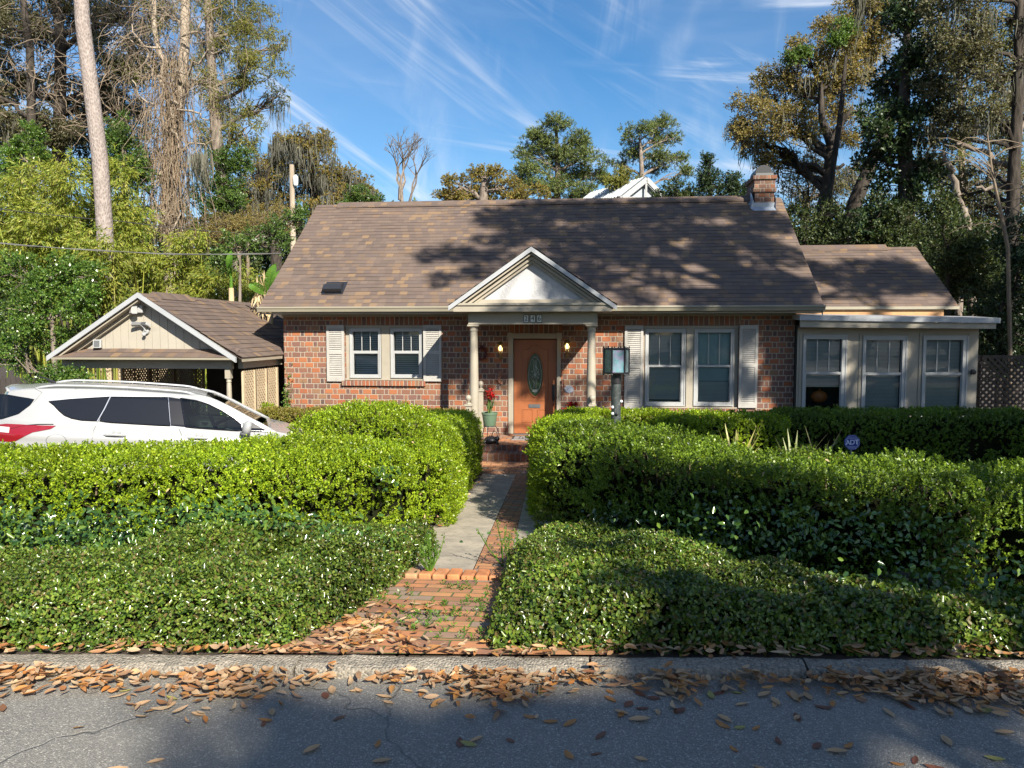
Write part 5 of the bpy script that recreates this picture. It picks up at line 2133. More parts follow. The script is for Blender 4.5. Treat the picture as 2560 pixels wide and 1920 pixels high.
# ------------------------------------------------------------------ utility pole and cables
PYY = 38
tp_, bt = U(729, 412, PYY), U(733, 600, PYY)
t = thing('utility_pole', 'pale weathered wooden utility pole behind the left roof end', 'utility pole', (bt.x, PYY, GZ))
mb = MB()
mb.tube([(bt.x, PYY, GZ), (bt.x, PYY, (bt.z + GZ) / 2), (tp_.x, PYY, tp_.z)], [.17, .165, .12], 12)
mb.build('pole', M['pole'], t, smooth=True, angle=50)
c = U(739, 450, PYY - .1)
mb = MB()
mb.lathe(c, [(.10, -.28), (.13, -.2), (.13, .15), (.06, .25)], 12)
mb.tube([c, (tp_.x, PYY, c.z + .1)], .03, 6)
mb.build('insulator_can', M['knob'], t, smooth=True, angle=50)


def cable(name, lab, pts, r, m, sag=.15):
    mb = MB()
    out = []
    for a, b in zip(pts[:-1], pts[1:]):
        for k in range(12):
            s = k / 12
            p = Vector(a).lerp(Vector(b), s)
            p.z -= sag * 4 * s * (1 - s)
            out.append(p)
    out.append(Vector(pts[-1]))
    mb.tube(out, r, 6)
    if m == 'cablelight':
        tw = [p + Vector((0, .02 * cos(i * 1.3), .018 * sin(i * 1.3))) for i, p in enumerate(out)]
        mb.tube(tw, r * .7, 5)
    o = mb.build(name, M[m], None, loc=out[0])
    tag(o, lab, 'cable')


house_end = U(704, 634, 16.9)
cable('service_cable', 'thick twisted service cable running to the left roof edge', [U(-260, 575, 15.0), house_end], .010, 'cablelight', .18)
cable('telephone_cable', 'thin dark cable crossing the bamboo above the thick one', [U(-260, 486, 19), U(300, 553, 21.5), U(745, 592, 24.0)], .011, 'cable', .06)

# ------------------------------------------------------------------ white roofed building behind
B = 42
apb = U(1608, 444, B)
gd = Vector((.83, .55, 0))
dv = Vector((-.55, .83, 0))
hw, drop, L_ = 1.55, 1.12, 5.2
t = thing('outbuilding', 'brick building with white ribbed metal gable roof behind the ridge', 'building', (apb.x, B, GZ))
mb = MB()
NB = 17
for s in (-1, 1):
    for k in range(NB * 2):
        a0, a1 = k / (NB * 2) * L_ - .25, (k + 1) / (NB * 2) * L_ - .25
        up = Vector((0, 0, .045 if k % 2 == 0 else 0))
        dn_ = Vector((0, 0, .045)) - up
        eb = apb + gd * s * hw - Vector((0, 0, drop))
        e0, e1, r0_, r1_ = eb + dv * a0 + up, eb + dv * a1 + up, apb + dv * a0 + up, apb + dv * a1 + up
        mb.quad(e0, e1, r1_, r0_)
        mb.quad(e1, e1 - up + dn_, r1_ - up + dn_, r1_)
mb.build('roof', M['metalroof'], t)
mb = MB()


def beam3(p, q, th, w=.05):
    d = Vector(q) - Vector(p)
    Mx = Matrix.Translation((Vector(p) + Vector(q)) / 2) @ d.to_track_quat('X', 'Z').to_matrix().to_4x4()
    mb.boxm(Mx, d.length / 2, w, th / 2)


fo = -dv * .30
for s in (-1, 1):
    beam3(apb + fo - Vector((0, 0, .14)), apb + fo + gd * s * hw - Vector((0, 0, drop + .14)), .26)
beam3(apb + fo * .9 - Vector((0, 0, .3)), apb + fo * .9 - Vector((0, 0, drop + .2)), .10)
beam3(apb + fo * .9 - gd * hw * 1.1 - Vector((0, 0, drop + .12)), apb + fo * .9 + gd * .15 - Vector((0, 0, drop + .12)), .22)
mb.build('white_trim', M['white'], t)
mb = MB()
mb.add([apb - Vector((0, 0, .05)), apb + gd * hw - Vector((0, 0, drop + .05)), apb + gd * hw - Vector((0, 0, drop + 1.2)), apb - gd * hw - Vector((0, 0, drop + 1.2)), apb - gd * hw - Vector((0, 0, drop + .05))], [(0, 1, 2, 3, 4)])
mb.build('gable_wall', M['greysiding'], t)
mb = MB()
c0 = apb - gd * (hw - .1) + dv * .1
c1 = apb + gd * (hw - .1) + dv * .1
c2, c3 = c1 + dv * (L_ - .7), c0 + dv * (L_ - .7)
f0_, f1_ = c0 - gd * 1.2 - dv * .5, c0 + gd * 1.0 - dv * .5
zt2 = apb.z - drop - .30
vs = [Vector((p.x, p.y, GZ)) for p in (c0, c1, c2, c3)] + [Vector((p.x, p.y, zt2)) for p in (c0, c1, c2, c3)]
mb.add(vs, [(0, 1, 5, 4), (1, 2, 6, 5), (2, 3, 7, 6), (3, 0, 4, 7)])
vs = [Vector((p.x, p.y, GZ)) for p in (f0_, f1_, c0 + gd * 1.0, c0 - gd * 1.2)] + [Vector((p.x, p.y, zt2 + .05)) for p in (f0_, f1_, c0 + gd * 1.0, c0 - gd * 1.2)]
mb.add(vs, [(0, 1, 5, 4), (1, 2, 6, 5), (3, 0, 4, 7), (4, 5, 6, 7)])
mb.build('brick_wall', M['redbrickfar'], t)

# ------------------------------------------------------------------ fences
FY = 16.2
t = thing('picket_fence', 'weathered dark picket fence left of the carport shrubs', 'fence', (U(20, 980, FY).x, FY, GZ))
mb = MB()
x = U(-200, 960, FY).x
xe = U(100, 960, FY).x
while x < xe:
    zt_ = U(30, 943, FY).z + rnd.uniform(-.03, .03)
    mb.prism([(x, GZ - .1), (x + .11, GZ - .1), (x + .11, zt_ - .05), (x + .085, zt_), (x + .025, zt_), (x, zt_ - .05)], FY, FY + .02)
    x += .125
mb.build('pickets', M['oldfence'], t)
mb = MB()
mb.box(U(-200, 960, FY).x, xe, FY + .021, FY + .06, GZ + .3, GZ + .39)
mb.box(U(-200, 960, FY).x, xe, FY + .021, FY + .06, GZ + 1.2, GZ + 1.29)
mb.build('rail', M['oldfence'], t)
FY = 17.6
a, b = U(2447, 960, FY), U(2660, 960, FY)
zt_ = U(2500, 895, FY).z
t = thing('lattice_fence', 'dark diagonal lattice fence right of the sunroom', 'fence', (a.x, FY, GZ))
mb = MB()
lattice(mb, (a.x, FY, GZ), (1, 0, 0), b.x - a.x, zt_ - GZ, .14, .05, .012)
mb.build('lattice_panel', M['oldfence'], t)
for x in (a.x, b.x):
    mb = MB()
    mb.box(x - .05, x + .05, FY + .026, FY + .12, GZ - .1, zt_ + .06)
    mb.build('post', M['oldfence'], t)
mb = MB()
mb.box(a.x + .052, b.x - .052, FY - .02, FY + .025, zt_ + .002, zt_ + .06)
mb.build('rail', M['oldfence'], t)
# ------------------------------------------------------------------ terrain, road, kerb, walk
def axis(lo, hi, fine0, fine1, step):
    v = list(np.arange(fine0, fine1 + 1e-6, step))
    d = step
    while v[-1] < hi:
        d *= 1.5
        v.append(min(hi, v[-1] + d))
    d = step
    while v[0] > lo:
        d *= 1.5
        v.insert(0, max(lo, v[0] - d))
    return np.array(v)


X = axis(-400, 400, -12, 12, .5)
Y = axis(-400, 500, -6, 22, .5)
XX, YY = np.meshgrid(X, Y)
ZZ = gzn(XX, YY)
ZZ = np.where(YY < 3.6, np.where(YY < yk(XX) + .1, -.10, ZZ), ZZ)
# below the walk the ground stays 3 cm lower
ZZ = ZZ - .03
V = np.stack([XX, YY, ZZ], -1).reshape(-1, 3)
nx = len(X)
ii, jj = np.meshgrid(np.arange(nx - 1), np.arange(len(Y) - 1))
b = (jj * nx + ii).ravel()
FA = np.stack([b, b + 1, b + nx + 1, b + nx], -1)
o = npmesh('ground', V, FA, M['soil'], smooth=True)
tag(o, kind='structure')

mb = MB()
xsr = list(np.arange(-40, 40.1, 1.0))
for a, b in zip(xsr[:-1], xsr[1:]):
    ys = [-3.6, 0, 2.0, 2.8]
    for k in range(4):
        f = lambda x: [-3.6, 0, 2.0, 2.8, yk(x) + .03][k:k + 2]
        (a0, a1), (b0, b1) = f(a), f(b)
        mb.quad((a, a0, 0), (b, b0, 0), (b, b1, 0), (a, a1, 0))
o = mb.build('road', M['asphalt'])
tag(o, kind='structure')

# worn rounded kerb with a hand-cast irregular edge, in three cast lengths
prof = [(0.0, -.08), (.0, .0), (.004, .028), (.016, .044), (.04, .053), (.09, .057), (.125, .055), (.14, .04), (.14, -.08)]
joints = [-14, -3.2, -1.35, .02, 1.02, 2.6, 14]
mb = MB()
for a, b in zip(joints[:-1], joints[1:]):
    n = max(4, int((b - a) / .08))
    rows = []
    for i in range(n + 1):
        x = a + .006 + (b - a - .012) * i / n
        w1 = .010 * sin(x * 3.1) + .007 * sin(x * 7.7 + 1) + rnd.gauss(0, .003)
        rows.append([(x, yk(x) + p + w1 * (1 if p < .1 else .4), z + (rnd.gauss(0, .003) if z > 0 else 0)) for p, z in prof])
    m = len(prof)
    for i in range(n):
        for k in range(m - 1):
            mb.quad(rows[i][k], rows[i + 1][k], rows[i + 1][k + 1], rows[i][k + 1])
    for r_ in (rows[0], rows[-1]):
        mb.add(r_, [tuple(range(m))])
o = mb.build('kerb', M['kerb'], smooth=True, angle=50)
tag(o, kind='structure')

mb = MB()
for a, b in zip(xsr[:-1], xsr[1:]):
    for d0, d1 in ((.125, .25), (.25, .45)):
        mb.quad(*[(x, yk(x) + d, gz(0, yk(x) + d) - .004) for x, d in ((a, d0), (b, d0), (b, d1), (a, d1))])
o = mb.build('verge', M['soil'])
tag(o, kind='structure')

# walk: brick apron by the kerb, soldier row, concrete strips with a brick strip between


def strip(name, xa0, xb0, y0, xa1, xb1, y1, mat, n=8, lift=0.0, th=.05):
    mb = MB()
    for k in range(n):
        s, e = k / n, (k + 1) / n
        ya, yb = y0 + (y1 - y0) * s, y0 + (y1 - y0) * e
        za, zb = gz(0, ya) + lift, gz(0, yb) + lift
        l0, r0_ = xa0 + (xa1 - xa0) * s, xb0 + (xb1 - xb0) * s
        l1, r1_ = xa0 + (xa1 - xa0) * e, xb0 + (xb1 - xb0) * e
        mb.quad((l0, ya, za), (r0_, ya, za), (r1_, yb, zb), (l1, yb, zb), [(l0, ya), (r0_, ya), (r1_, yb), (l1, yb)])
    za = gz(0, y0) + lift
    mb.quad((xa0, y0, za - th), (xb0, y0, za - th), (xb0, y0, za), (xa0, y0, za))
    o = mb.build(name, mat)
    tag(o, kind='structure')
    return o


mb = MB()
for k in range(8):
    ya, yb = [(3.60 + (5.10 - 3.60) * q / 8) for q in (k, k + 1)]
    if k == 0:
        pass
    za, zb = gz(0, ya) + .012, gz(0, yb) + .012
    y_l = (lambda x, y: y if k else yk(x) + .16)
    mb.quad((-1.75, y_l(-1.75, ya), za), (.12, y_l(.12, ya), za), (.12, yb, zb), (-1.75, yb, zb))
o = mb.build('brick_apron', M['pathbrick'])
tag(o, kind='structure')
# soldier row as separate worn bricks in one border course
mb = MB()
x = -1.45
while x < -.1:
    zz = gz(0, 5.15) + .03 + rnd.uniform(-.004, .004)
    Mx = Matrix.Translation((x + .045, 5.21 + rnd.uniform(-.006, .006), zz - .03)) @ Matrix.Rotation(rnd.uniform(-.03, .03), 4, 'Z') @ Matrix.Rotation(R(-4), 4, 'X')
    mb.boxm(Mx, .044, .095, .035)
    x += .098
o = mb.build('brick_border', leafmat('border_bricks', [(.42, .17, .07), (.36, .14, .06), (.44, .20, .09), (.30, .12, .06), (.34, .22, .12)], .85, 0, .3, 12, .25), bevel=.012)
tag(o, kind='structure')
cl = lambda y: -.69 - .052 * (y - 5.3)
strip('concrete_walk', cl(5.32) - .70, cl(5.32) - .125, 5.32, cl(13.1) - .70, cl(13.1) - .125, 13.1, M['concrete'], 10, .008)
strip('concrete_walk', cl(5.32) + .125, cl(5.32) + .66, 5.32, cl(13.1) + .125, cl(13.1) + .66, 13.1, M['concrete'], 10, .008)
strip('brick_walk_strip', cl(5.32) - .121, cl(5.32) + .121, 5.325, cl(13.1) - .121, cl(13.1) + .121, 13.1, M['darkbrick'], 10, .004)
mb = MB()
mb.quad((-2.1, 13.105, -.862), (-.15, 13.105, -.862), (-.15, 14.448, -.862), (-2.1, 14.448, -.862))
o = mb.build('landing', M['porchtile'])
tag(o, kind='structure')
# drive under the car
mb = MB()
mb.quad((-12, 8.2, -.80), (-4.4, 8.2, -.80), (-4.0, 13.6, -.87), (-12, 13.6, -.87))
o = mb.build('driveway', M['concrete'])
tag(o, kind='structure')

# ------------------------------------------------------------------ fallen leaves
rng = np.random.default_rng(11)


def dead_leaf(n, P, yaw, tilt, L, W, curl, roll):
    """curved elliptical leaves, 5x3 vertices each"""
    s = np.array([0, .2, .5, .8, 1.0])
    wd = np.array([.03, .34, .5, .33, .01])
    a = s[None, :] - .5
    x = a * L[:, None]
    z = curl[:, None] * (a * 2) ** 2 * L[:, None] * .5
    V = np.zeros((n, 5, 3, 3))
    for j, q in enumerate((-1, 0, 1)):
        V[:, :, j, 0] = x
        V[:, :, j, 1] = q * wd[None, :] * W[:, None]
        V[:, :, j, 2] = z + abs(q) * roll[:, None] * W[:, None] * wd[None, :] * 1.6
    V = V.reshape(n, 15, 3)
    ct, st = np.cos(tilt)[:, None], np.sin(tilt)[:, None]
    y2 = V[..., 1] * ct - V[..., 2] * st
    z2 = V[..., 1] * st + V[..., 2] * ct
    cy, sy_ = np.cos(yaw)[:, None], np.sin(yaw)[:, None]
    out = np.stack([V[..., 0] * cy - y2 * sy_, V[..., 0] * sy_ + y2 * cy, z2], -1) + P[:, None, :]
    f = []
    for i in range(4):
        for j in range(2):
            f.append([i * 3 + j, (i + 1) * 3 + j, (i + 1) * 3 + j + 1, i * 3 + j + 1])
    f = np.array(f)
    FA = (np.arange(n)[:, None, None] * 15 + f[None]).reshape(-1, 4)
    return out.reshape(-1, 3), FA


def scatter_dead(n, P, big=1.0, tmax=.5):
    return dead_leaf(n, P, rng.uniform(0, 6.28, n), rng.normal(0, tmax, n), rng.uniform(.04, .092, n) * big, rng.uniform(.016, .030, n) * big,
                     rng.uniform(-.1, .35, n), rng.uniform(-.1, .5, n))


# gutter drift
heaps = [(-2.6, .34, .20, 170), (-2.15, .25, .15, 70), (-1.62, .27, .26, 190), (-1.15, .2, .06, 22), (-.80, .15, .08, 30), (-.42, .26, .22, 190), (-.02, .2, .09, 45), (.40, .16, .15, 75), (.75, .18, .06, 28),
         (1.15, .22, .12, 75), (1.5, .26, .22, 230), (1.95, .3, .26, 230), (2.4, .4, .26, 210), (3.0, .6, .2, 140), (-3.6, .6, .2, 140)]
Ps = []
for hx_, sx_, dp, n in heaps:
    x = rng.normal(hx_, sx_ * .55, n)
    d = np.abs(rng.normal(0, dp * .55, n))
    y = yk(x) - .012 - d
    z = .012 + np.clip(.075 * np.exp(-((x - hx_) / sx_) ** 2) * (1 - d / (dp * 1.3)), 0, 1) * rng.uniform(.2, 1, n)
    Ps.append(np.stack([x, y, z], -1))
P = np.concatenate(Ps)
V, FA = scatter_dead(len(P), P, 1.02, .3)
o = npmesh('leaf_litter', V, FA, M['litter'], smooth=False)
tag(o, 'drift of tan and orange fallen leaves lying along the gutter', 'fallen leaves', kind='stuff')
# behind the kerb and along the walk edges
n = 520
x = rng.uniform(-3.6, 3.4, n)
y = yk(x) + .06 + np.abs(rng.normal(0, .07, n)) + .06
P1 = np.stack([x, y, np.full(n, .07) + rng.uniform(-.005, .02, n)], -1)
n = 190
x = rng.normal(-1.12, .13, n)
y = 3.62 + np.abs(rng.normal(0, .40, n))
x = x - (y - 3.6) * .02
P2 = np.stack([x, y, gzn(x, y) + .03], -1)
n = 110
y = rng.uniform(4.3, 13, n)
x = cl(y) - .70 + rng.normal(0, .045, n) + .03
P3 = np.stack([x, y, gzn(np.zeros(n), y) + .025], -1)
n = 420
x = rng.uniform(-.5, 9.5, n)
y = rng.uniform(7.5, 13, n)
P4 = np.stack([x, y, gzn(x, y) + .0], -1)
P = np.concatenate([P1, P2, P3, P4])
V, FA = scatter_dead(len(P), P, .95, .45)
o = npmesh('leaf_scatter', V, FA, M['litter'])
tag(o, 'dry leaves caught behind the kerb and along the walk', 'fallen leaves', kind='stuff')
# single leaves on the asphalt
kinds = [('dead1', 'single tan leaf lying on the dark asphalt'), ('dead2', 'single orange leaf lying on the dark asphalt'), ('dead3', 'single red-brown leaf lying on the dark asphalt'), ('dead4', 'single yellow-green leaf lying on the dark asphalt')]
meshes = []
for mk, lab in kinds:
    for q in range(3):
        V, FA = dead_leaf(1, np.zeros((1, 3)), np.zeros(1), np.array([rnd.uniform(-.15, .15)]), np.array([rnd.uniform(.075, .105)]), np.array([rnd.uniform(.03, .042)]), np.array([rnd.uniform(.0, .22)]), np.array([rnd.uniform(.0, .35)]))
        V[:, 2] -= V[:, 2].min() - .002
        me = bpy.data.meshes.new('fallen_leaf')
        me.from_pydata([tuple(v) for v in V], [], [tuple(int(k) for k in f) for f in FA])
        me.materials.append(M[mk])
        meshes.append((me, lab, mk))
cnt = 0
while cnt < 135:
    x = rnd.uniform(-2.2, 2.3)
    if rnd.random() > (.45 if x < -.8 else .85):
        continue
    d = rnd.random() ** 1.9 * 1.0 + .12
    y = yk(x) - d
    k = rnd.choices([0, 1, 2, 3], [.50, .22, .18, .10])[0]
    me, lab, mk = meshes[k * 3 + rnd.randrange(3)]
    o = bpy.data.objects.new('fallen_leaf', me)
    COL.objects.link(o)
    o.location = (x, y, .001)
    s = rnd.uniform(.55, 1.0)
    o.scale = (s, s, s)
    o.rotation_euler = (0, 0, rnd.uniform(0, 6.28))
    tag(o, lab, 'leaf', 'single leaves scattered on the road, ' + {'dead1': 'tan', 'dead2': 'orange', 'dead3': 'red-brown', 'dead4': 'yellow-green'}[mk])
    cnt += 1
# ------------------------------------------------------------------ hedges
CAMP = np.array([0, 0, EYE])


def hedge(name, lab, path, zb, mat, lL=.026, lW=.016, dens=1500, seed=1, gap=.0, noise=.07, group=None, nl=9, core=True, twigs=120, slen=.06, crossn=22, ends=True, boxy=5.5, toff=None, cat='hedge', back=.45, parent_mat=None, depth=.05, ci=.16):
    """path: list of (x, y, halfwidth, ztop)"""
    rg = np.random.default_rng(seed)
    path = np.array(path, float)
    # resample
    d = np.concatenate([[0], np.cumsum(np.linalg.norm(np.diff(path[:, :2], axis=0), axis=1))])
    n = max(6, int(d[-1] / .16))
    s = np.linspace(0, d[-1], n)
    # smooth interpolation
    pp = np.stack([np.interp(s, d, path[:, k]) for k in range(4)], 1)
    for _ in range(3):
        q = pp.copy()
        q[1:-1] = (pp[:-2] + 2 * pp[1:-1] + pp[2:]) / 4
        pp = q
    T = np.gradient(pp[:, :2], axis=0)
    T = unit(T)
    Nn = np.stack([T[:, 1], -T[:, 0]], 1)
    if ends:
        # rounded ends
        add0, add1 = [], []
        for k in (.98, .8, .5, .05):
            w = pp[0, 2] * k
            off = pp[0, 2] * .55 * (1 - k ** 2) ** .5
            add0.append([*(pp[0, :2] - T[0] * off), w, pp[0, 3] - (1 - k) * .10])
            w = pp[-1, 2] * k
            off = pp[-1, 2] * .55 * (1 - k ** 2) ** .5
            add1.append([*(pp[-1, :2] + T[-1] * off), w, pp[-1, 3] - (1 - k) * .10])
        pp = np.concatenate([np.array(add0[::-1]), pp, np.array(add1)])
        Nn = np.concatenate([np.repeat(Nn[:1], 4, 0), Nn, np.repeat(Nn[-1:], 4, 0)])
    m = crossn
    th = np.linspace(0, pi, m)
    cx = np.sign(np.cos(th)) * np.abs(np.cos(th)) ** (2 / boxy)
    cz = np.abs(np.sin(th)) ** (2 / boxy)
    n = len(pp)
    zbase = np.array([zb(a, b) if callable(zb) else zb for a, b in pp[:, :2]])
    V = np.zeros((n, m, 3))
    V[..., 0] = pp[:, None, 0] + Nn[:, None, 0] * pp[:, None, 2] * cx[None]
    V[..., 1] = pp[:, None, 1] + Nn[:, None, 1] * pp[:, None, 2] * cx[None]
    V[..., 2] = zbase[:, None] + (pp[:, None, 3] - zbase[:, None]) * cz[None]
    Vf = V.reshape(-1, 3)
    cen = np.stack([np.repeat(pp[:, 0], m), np.repeat(pp[:, 1], m), np.repeat(zbase + (pp[:, 3] - zbase) * .55, m)], 1)
    out = unit(Vf - cen)
    h = (vnoise(Vf, .55, seed) - .5) * 1.3 + (vnoise(Vf, .2, seed + 9) - .5) * 1.1
    Vd = Vf + out * (h * noise)[:, None]
    ii, jj = np.meshgrid(np.arange(n - 1), np.arange(m - 1), indexing='ij')
    b = (ii * m + jj).ravel()
    FA = np.stack([b, b + 1, b + m + 1, b + m], -1)
    t = thing(name, lab, cat, (float(pp[n // 2, 0]), float(pp[n // 2, 1]), float(zbase[n // 2])), group)
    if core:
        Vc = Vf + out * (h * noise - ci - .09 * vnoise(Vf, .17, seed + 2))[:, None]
        npmesh('dark_core', Vc, FA, M['core'], t, smooth=True)  # solid dark shell stands in for the shaded twigs inside
    # sampling
    A, B_, C, D = Vd[FA[:, 0]], Vd[FA[:, 1]], Vd[FA[:, 2]], Vd[FA[:, 3]]
    cr1 = np.cross(C - A, D - B_)
    area = np.linalg.norm(cr1, axis=1) * .5
    nrm = unit(cr1)
    fc = (A + B_ + C + D) / 4
    flip = np.sum(nrm * (fc - cen.reshape(n, m, 3)[:-1, :-1].reshape(-1, 3)), 1) < 0
    nrm[flip] *= -1
    facing = np.sum(nrm * (CAMP - fc), 1) > -.15 * np.linalg.norm(CAMP - fc, axis=1)
    wgt = area * np.where(facing, 1.0, back)
    N = int(wgt.sum() * dens)
    pick = rg.choice(len(wgt), N, p=wgt / wgt.sum())
    u, v = rg.random(N)[:, None], rg.random(N)[:, None]
    Pt = (A[pick] * (1 - u) + B_[pick] * u) * (1 - v) + (D[pick] * (1 - u) + C[pick] * u) * v
    nn = nrm[pick]
    dep = rg.exponential(depth, N)
    dep = np.minimum(dep, .2) - .03
    if gap > 0:
        g = vnoise(Pt, .16, seed + 3) * .6 + vnoise(Pt, .45, seed + 4) * .6
        low = np.clip((pp[:, 3].max() - Pt[:, 2] - .12) / .26, 0, 1) * (np.abs(nn[:, 2]) < .75)
        kill = (g < .38 + gap * .35) & (rg.random(N) < low * .93)
        dep = np.where(kill, dep + .16, dep)
        h2 = vnoise(Pt, .11, seed + 6)
        kill |= (h2 < .30) & (rg.random(N) < .8 * (np.abs(nn[:, 2]) < .8) + .25)
        dep = dep + (h2 - .5) * -.10
        keep = ~kill | (rg.random(N) < .42)
        Pt, nn, dep = Pt[keep], nn[keep], dep[keep]
        N = len(Pt)
    Pt = Pt - nn * dep[:, None]
    ax = nn * .75 + np.array([0, 0, .65]) + rg.normal(0, .38, (N, 3))
    Pl, Dl, Nl, L, W = shoot_leaves(Pt, ax, nl, slen, lL, lW, rg, .95)
    V, F_ = leaf_arrays(Pl, Dl, Nl, L, W)
    npmesh('leaves', V, F_, mat, t)
    if nl == 9 and parent_mat is None:
        q = rg.choice(N, min(N, 160))
        Vd2, Fd2 = leaf_arrays(Pt[q] + nn[q] * .05, rdir(len(q), rg), nn[q] + rg.normal(0, .5, (len(q), 3)), rg.uniform(.02, .05, len(q)), .016, 'q', .2, .2)
        npmesh('dry_leaves', Vd2, Fd2, M['haypale'], t)['kind'] = 'stuff'
    if twigs:
        mb = MB()
        sel = rg.choice(N, twigs)
        for k in sel:
            p = Vector(Pt[k]) - Vector(nn[k]) * .10
            d = Vector(nn[k]) * .5 + Vector((rg.normal(0, .6), rg.normal(0, .6), .8))
            d.normalize()
            q = p + d * rg.uniform(.06, .12)
            r_ = q + (d + Vector((rg.normal(0, .5), rg.normal(0, .5), .3))).normalized() * .035
            mb.tube([p - d * .12, p, q, r_], [.006, .005, .0035, .002], 4, False)
        mb.build('twigs', M['hedgetwig'], t)['kind'] = 'stuff'
    return t


ctr = lambda pts: pts
hedge('clipped_hedge', 'bright clipped hedge along the street in front of the white car', [(-8.2, 4.1, .62, .56), (-5.6, 4.9, .60, .60), (-4.2, 5.55, .60, .62), (-3.0, 5.95, .62, .63), (-2.35, 6.15, .62, .61), (-1.88, 6.45, .56, .58)],
      gz, M['hedge'], dens=1750, seed=3, gap=.75, noise=.09, twigs=300)
hedge('clipped_mound', 'tall rounded clump of the clipped hedge left of the walk', [(-2.72, 7.7, .46, .66), (-2.42, 7.85, .56, .81), (-2.05, 8.0, .56, .74)],
      gz, M['hedge'], dens=1500, seed=5, gap=.25, noise=.09, twigs=60, cat='hedge')
hedge('walk_hedge', 'clipped hedge running along the left side of the walk to the porch', [(-1.80, 7.3, .42, .42), (-1.92, 8.3, .46, .48), (-2.10, 9.8, .46, .42), (-2.25, 11.6, .45, .26), (-2.38, 13.4, .45, .14)],
      gz, M['hedge'], dens=1300, seed=6, gap=.3, noise=.06, twigs=60, lL=.028, lW=.017)
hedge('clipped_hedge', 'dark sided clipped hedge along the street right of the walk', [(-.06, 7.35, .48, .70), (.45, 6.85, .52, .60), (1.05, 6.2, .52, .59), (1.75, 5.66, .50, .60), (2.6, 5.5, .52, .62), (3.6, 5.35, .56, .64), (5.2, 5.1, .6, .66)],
      gz, M['hedge_shade_tone'], dens=1650, seed=8, gap=.85, noise=.10, twigs=340)
hedge('walk_hedge', 'clipped hedge along the right side of the walk behind the lamp post', [(-.20, 8.0, .36, .62), (-.24, 9.2, .38, .48), (-.25, 10.8, .45, .32), (-.10, 12.6, .5, .16)],
      gz, M['hedge'], dens=1200, seed=9, gap=.2, noise=.06, twigs=40, lL=.028, lW=.017)
hedge('clipped_mound', 'low rounded hedge clump right of the lamp post', [(.3, 8.9, .5, .34), (.75, 9.2, .6, .36), (1.15, 9.5, .5, .22)],
      gz, M['hedge'], dens=1200, seed=12, gap=.15, noise=.08, twigs=40, lL=.028, lW=.017)
hedge('foundation_hedge', 'low clipped hedge block between the right porch column and tall windows', [(-.30, 14.0, .55, .12), (.5, 14.0, .58, .13), (1.28, 13.95, .58, .12)],
      GZ, M['hedge'], dens=900, seed=13, gap=.1, noise=.05, twigs=0, lL=.034, lW=.021, ci=.05)
hedge('foundation_hedge', 'clipped hedge under the tall right-hand windows behind the yuccas', [(1.55, 13.45, .66, .13), (2.2, 13.35, .78, .15), (2.9, 13.35, .76, .14)],
      GZ, M['hedge'], dens=850, seed=14, gap=.25, noise=.09, twigs=0, lL=.036, lW=.022, ci=.05)
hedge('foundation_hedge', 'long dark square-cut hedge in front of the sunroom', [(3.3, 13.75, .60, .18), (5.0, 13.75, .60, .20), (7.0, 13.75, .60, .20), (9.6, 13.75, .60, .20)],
      GZ, M['hedge_shade_tone'], dens=800, seed=15, gap=.1, noise=.04, twigs=0, lL=.036, lW=.022, ci=.05)
hedge('foundation_hedge', 'sheared brownish low hedge under the left window pair', [(-6.6, 15.35, .42, -.05), (-4.5, 15.35, .42, -.03), (-2.75, 15.35, .40, -.03)],
      GZ, M['hedge_brown'], dens=800, seed=16, gap=.0, noise=.04, twigs=0, lL=.034, lW=.020, ci=.05)
hedge('foundation_hedge', 'small leafy hedge between the carport lattice and brick corner', [(-7.6, 15.9, .32, .02), (-6.9, 15.85, .34, .05)],
      GZ, M['hedge'], dens=800, seed=17, gap=.0, noise=.06, twigs=0, lL=.036, lW=.022, ci=.05)


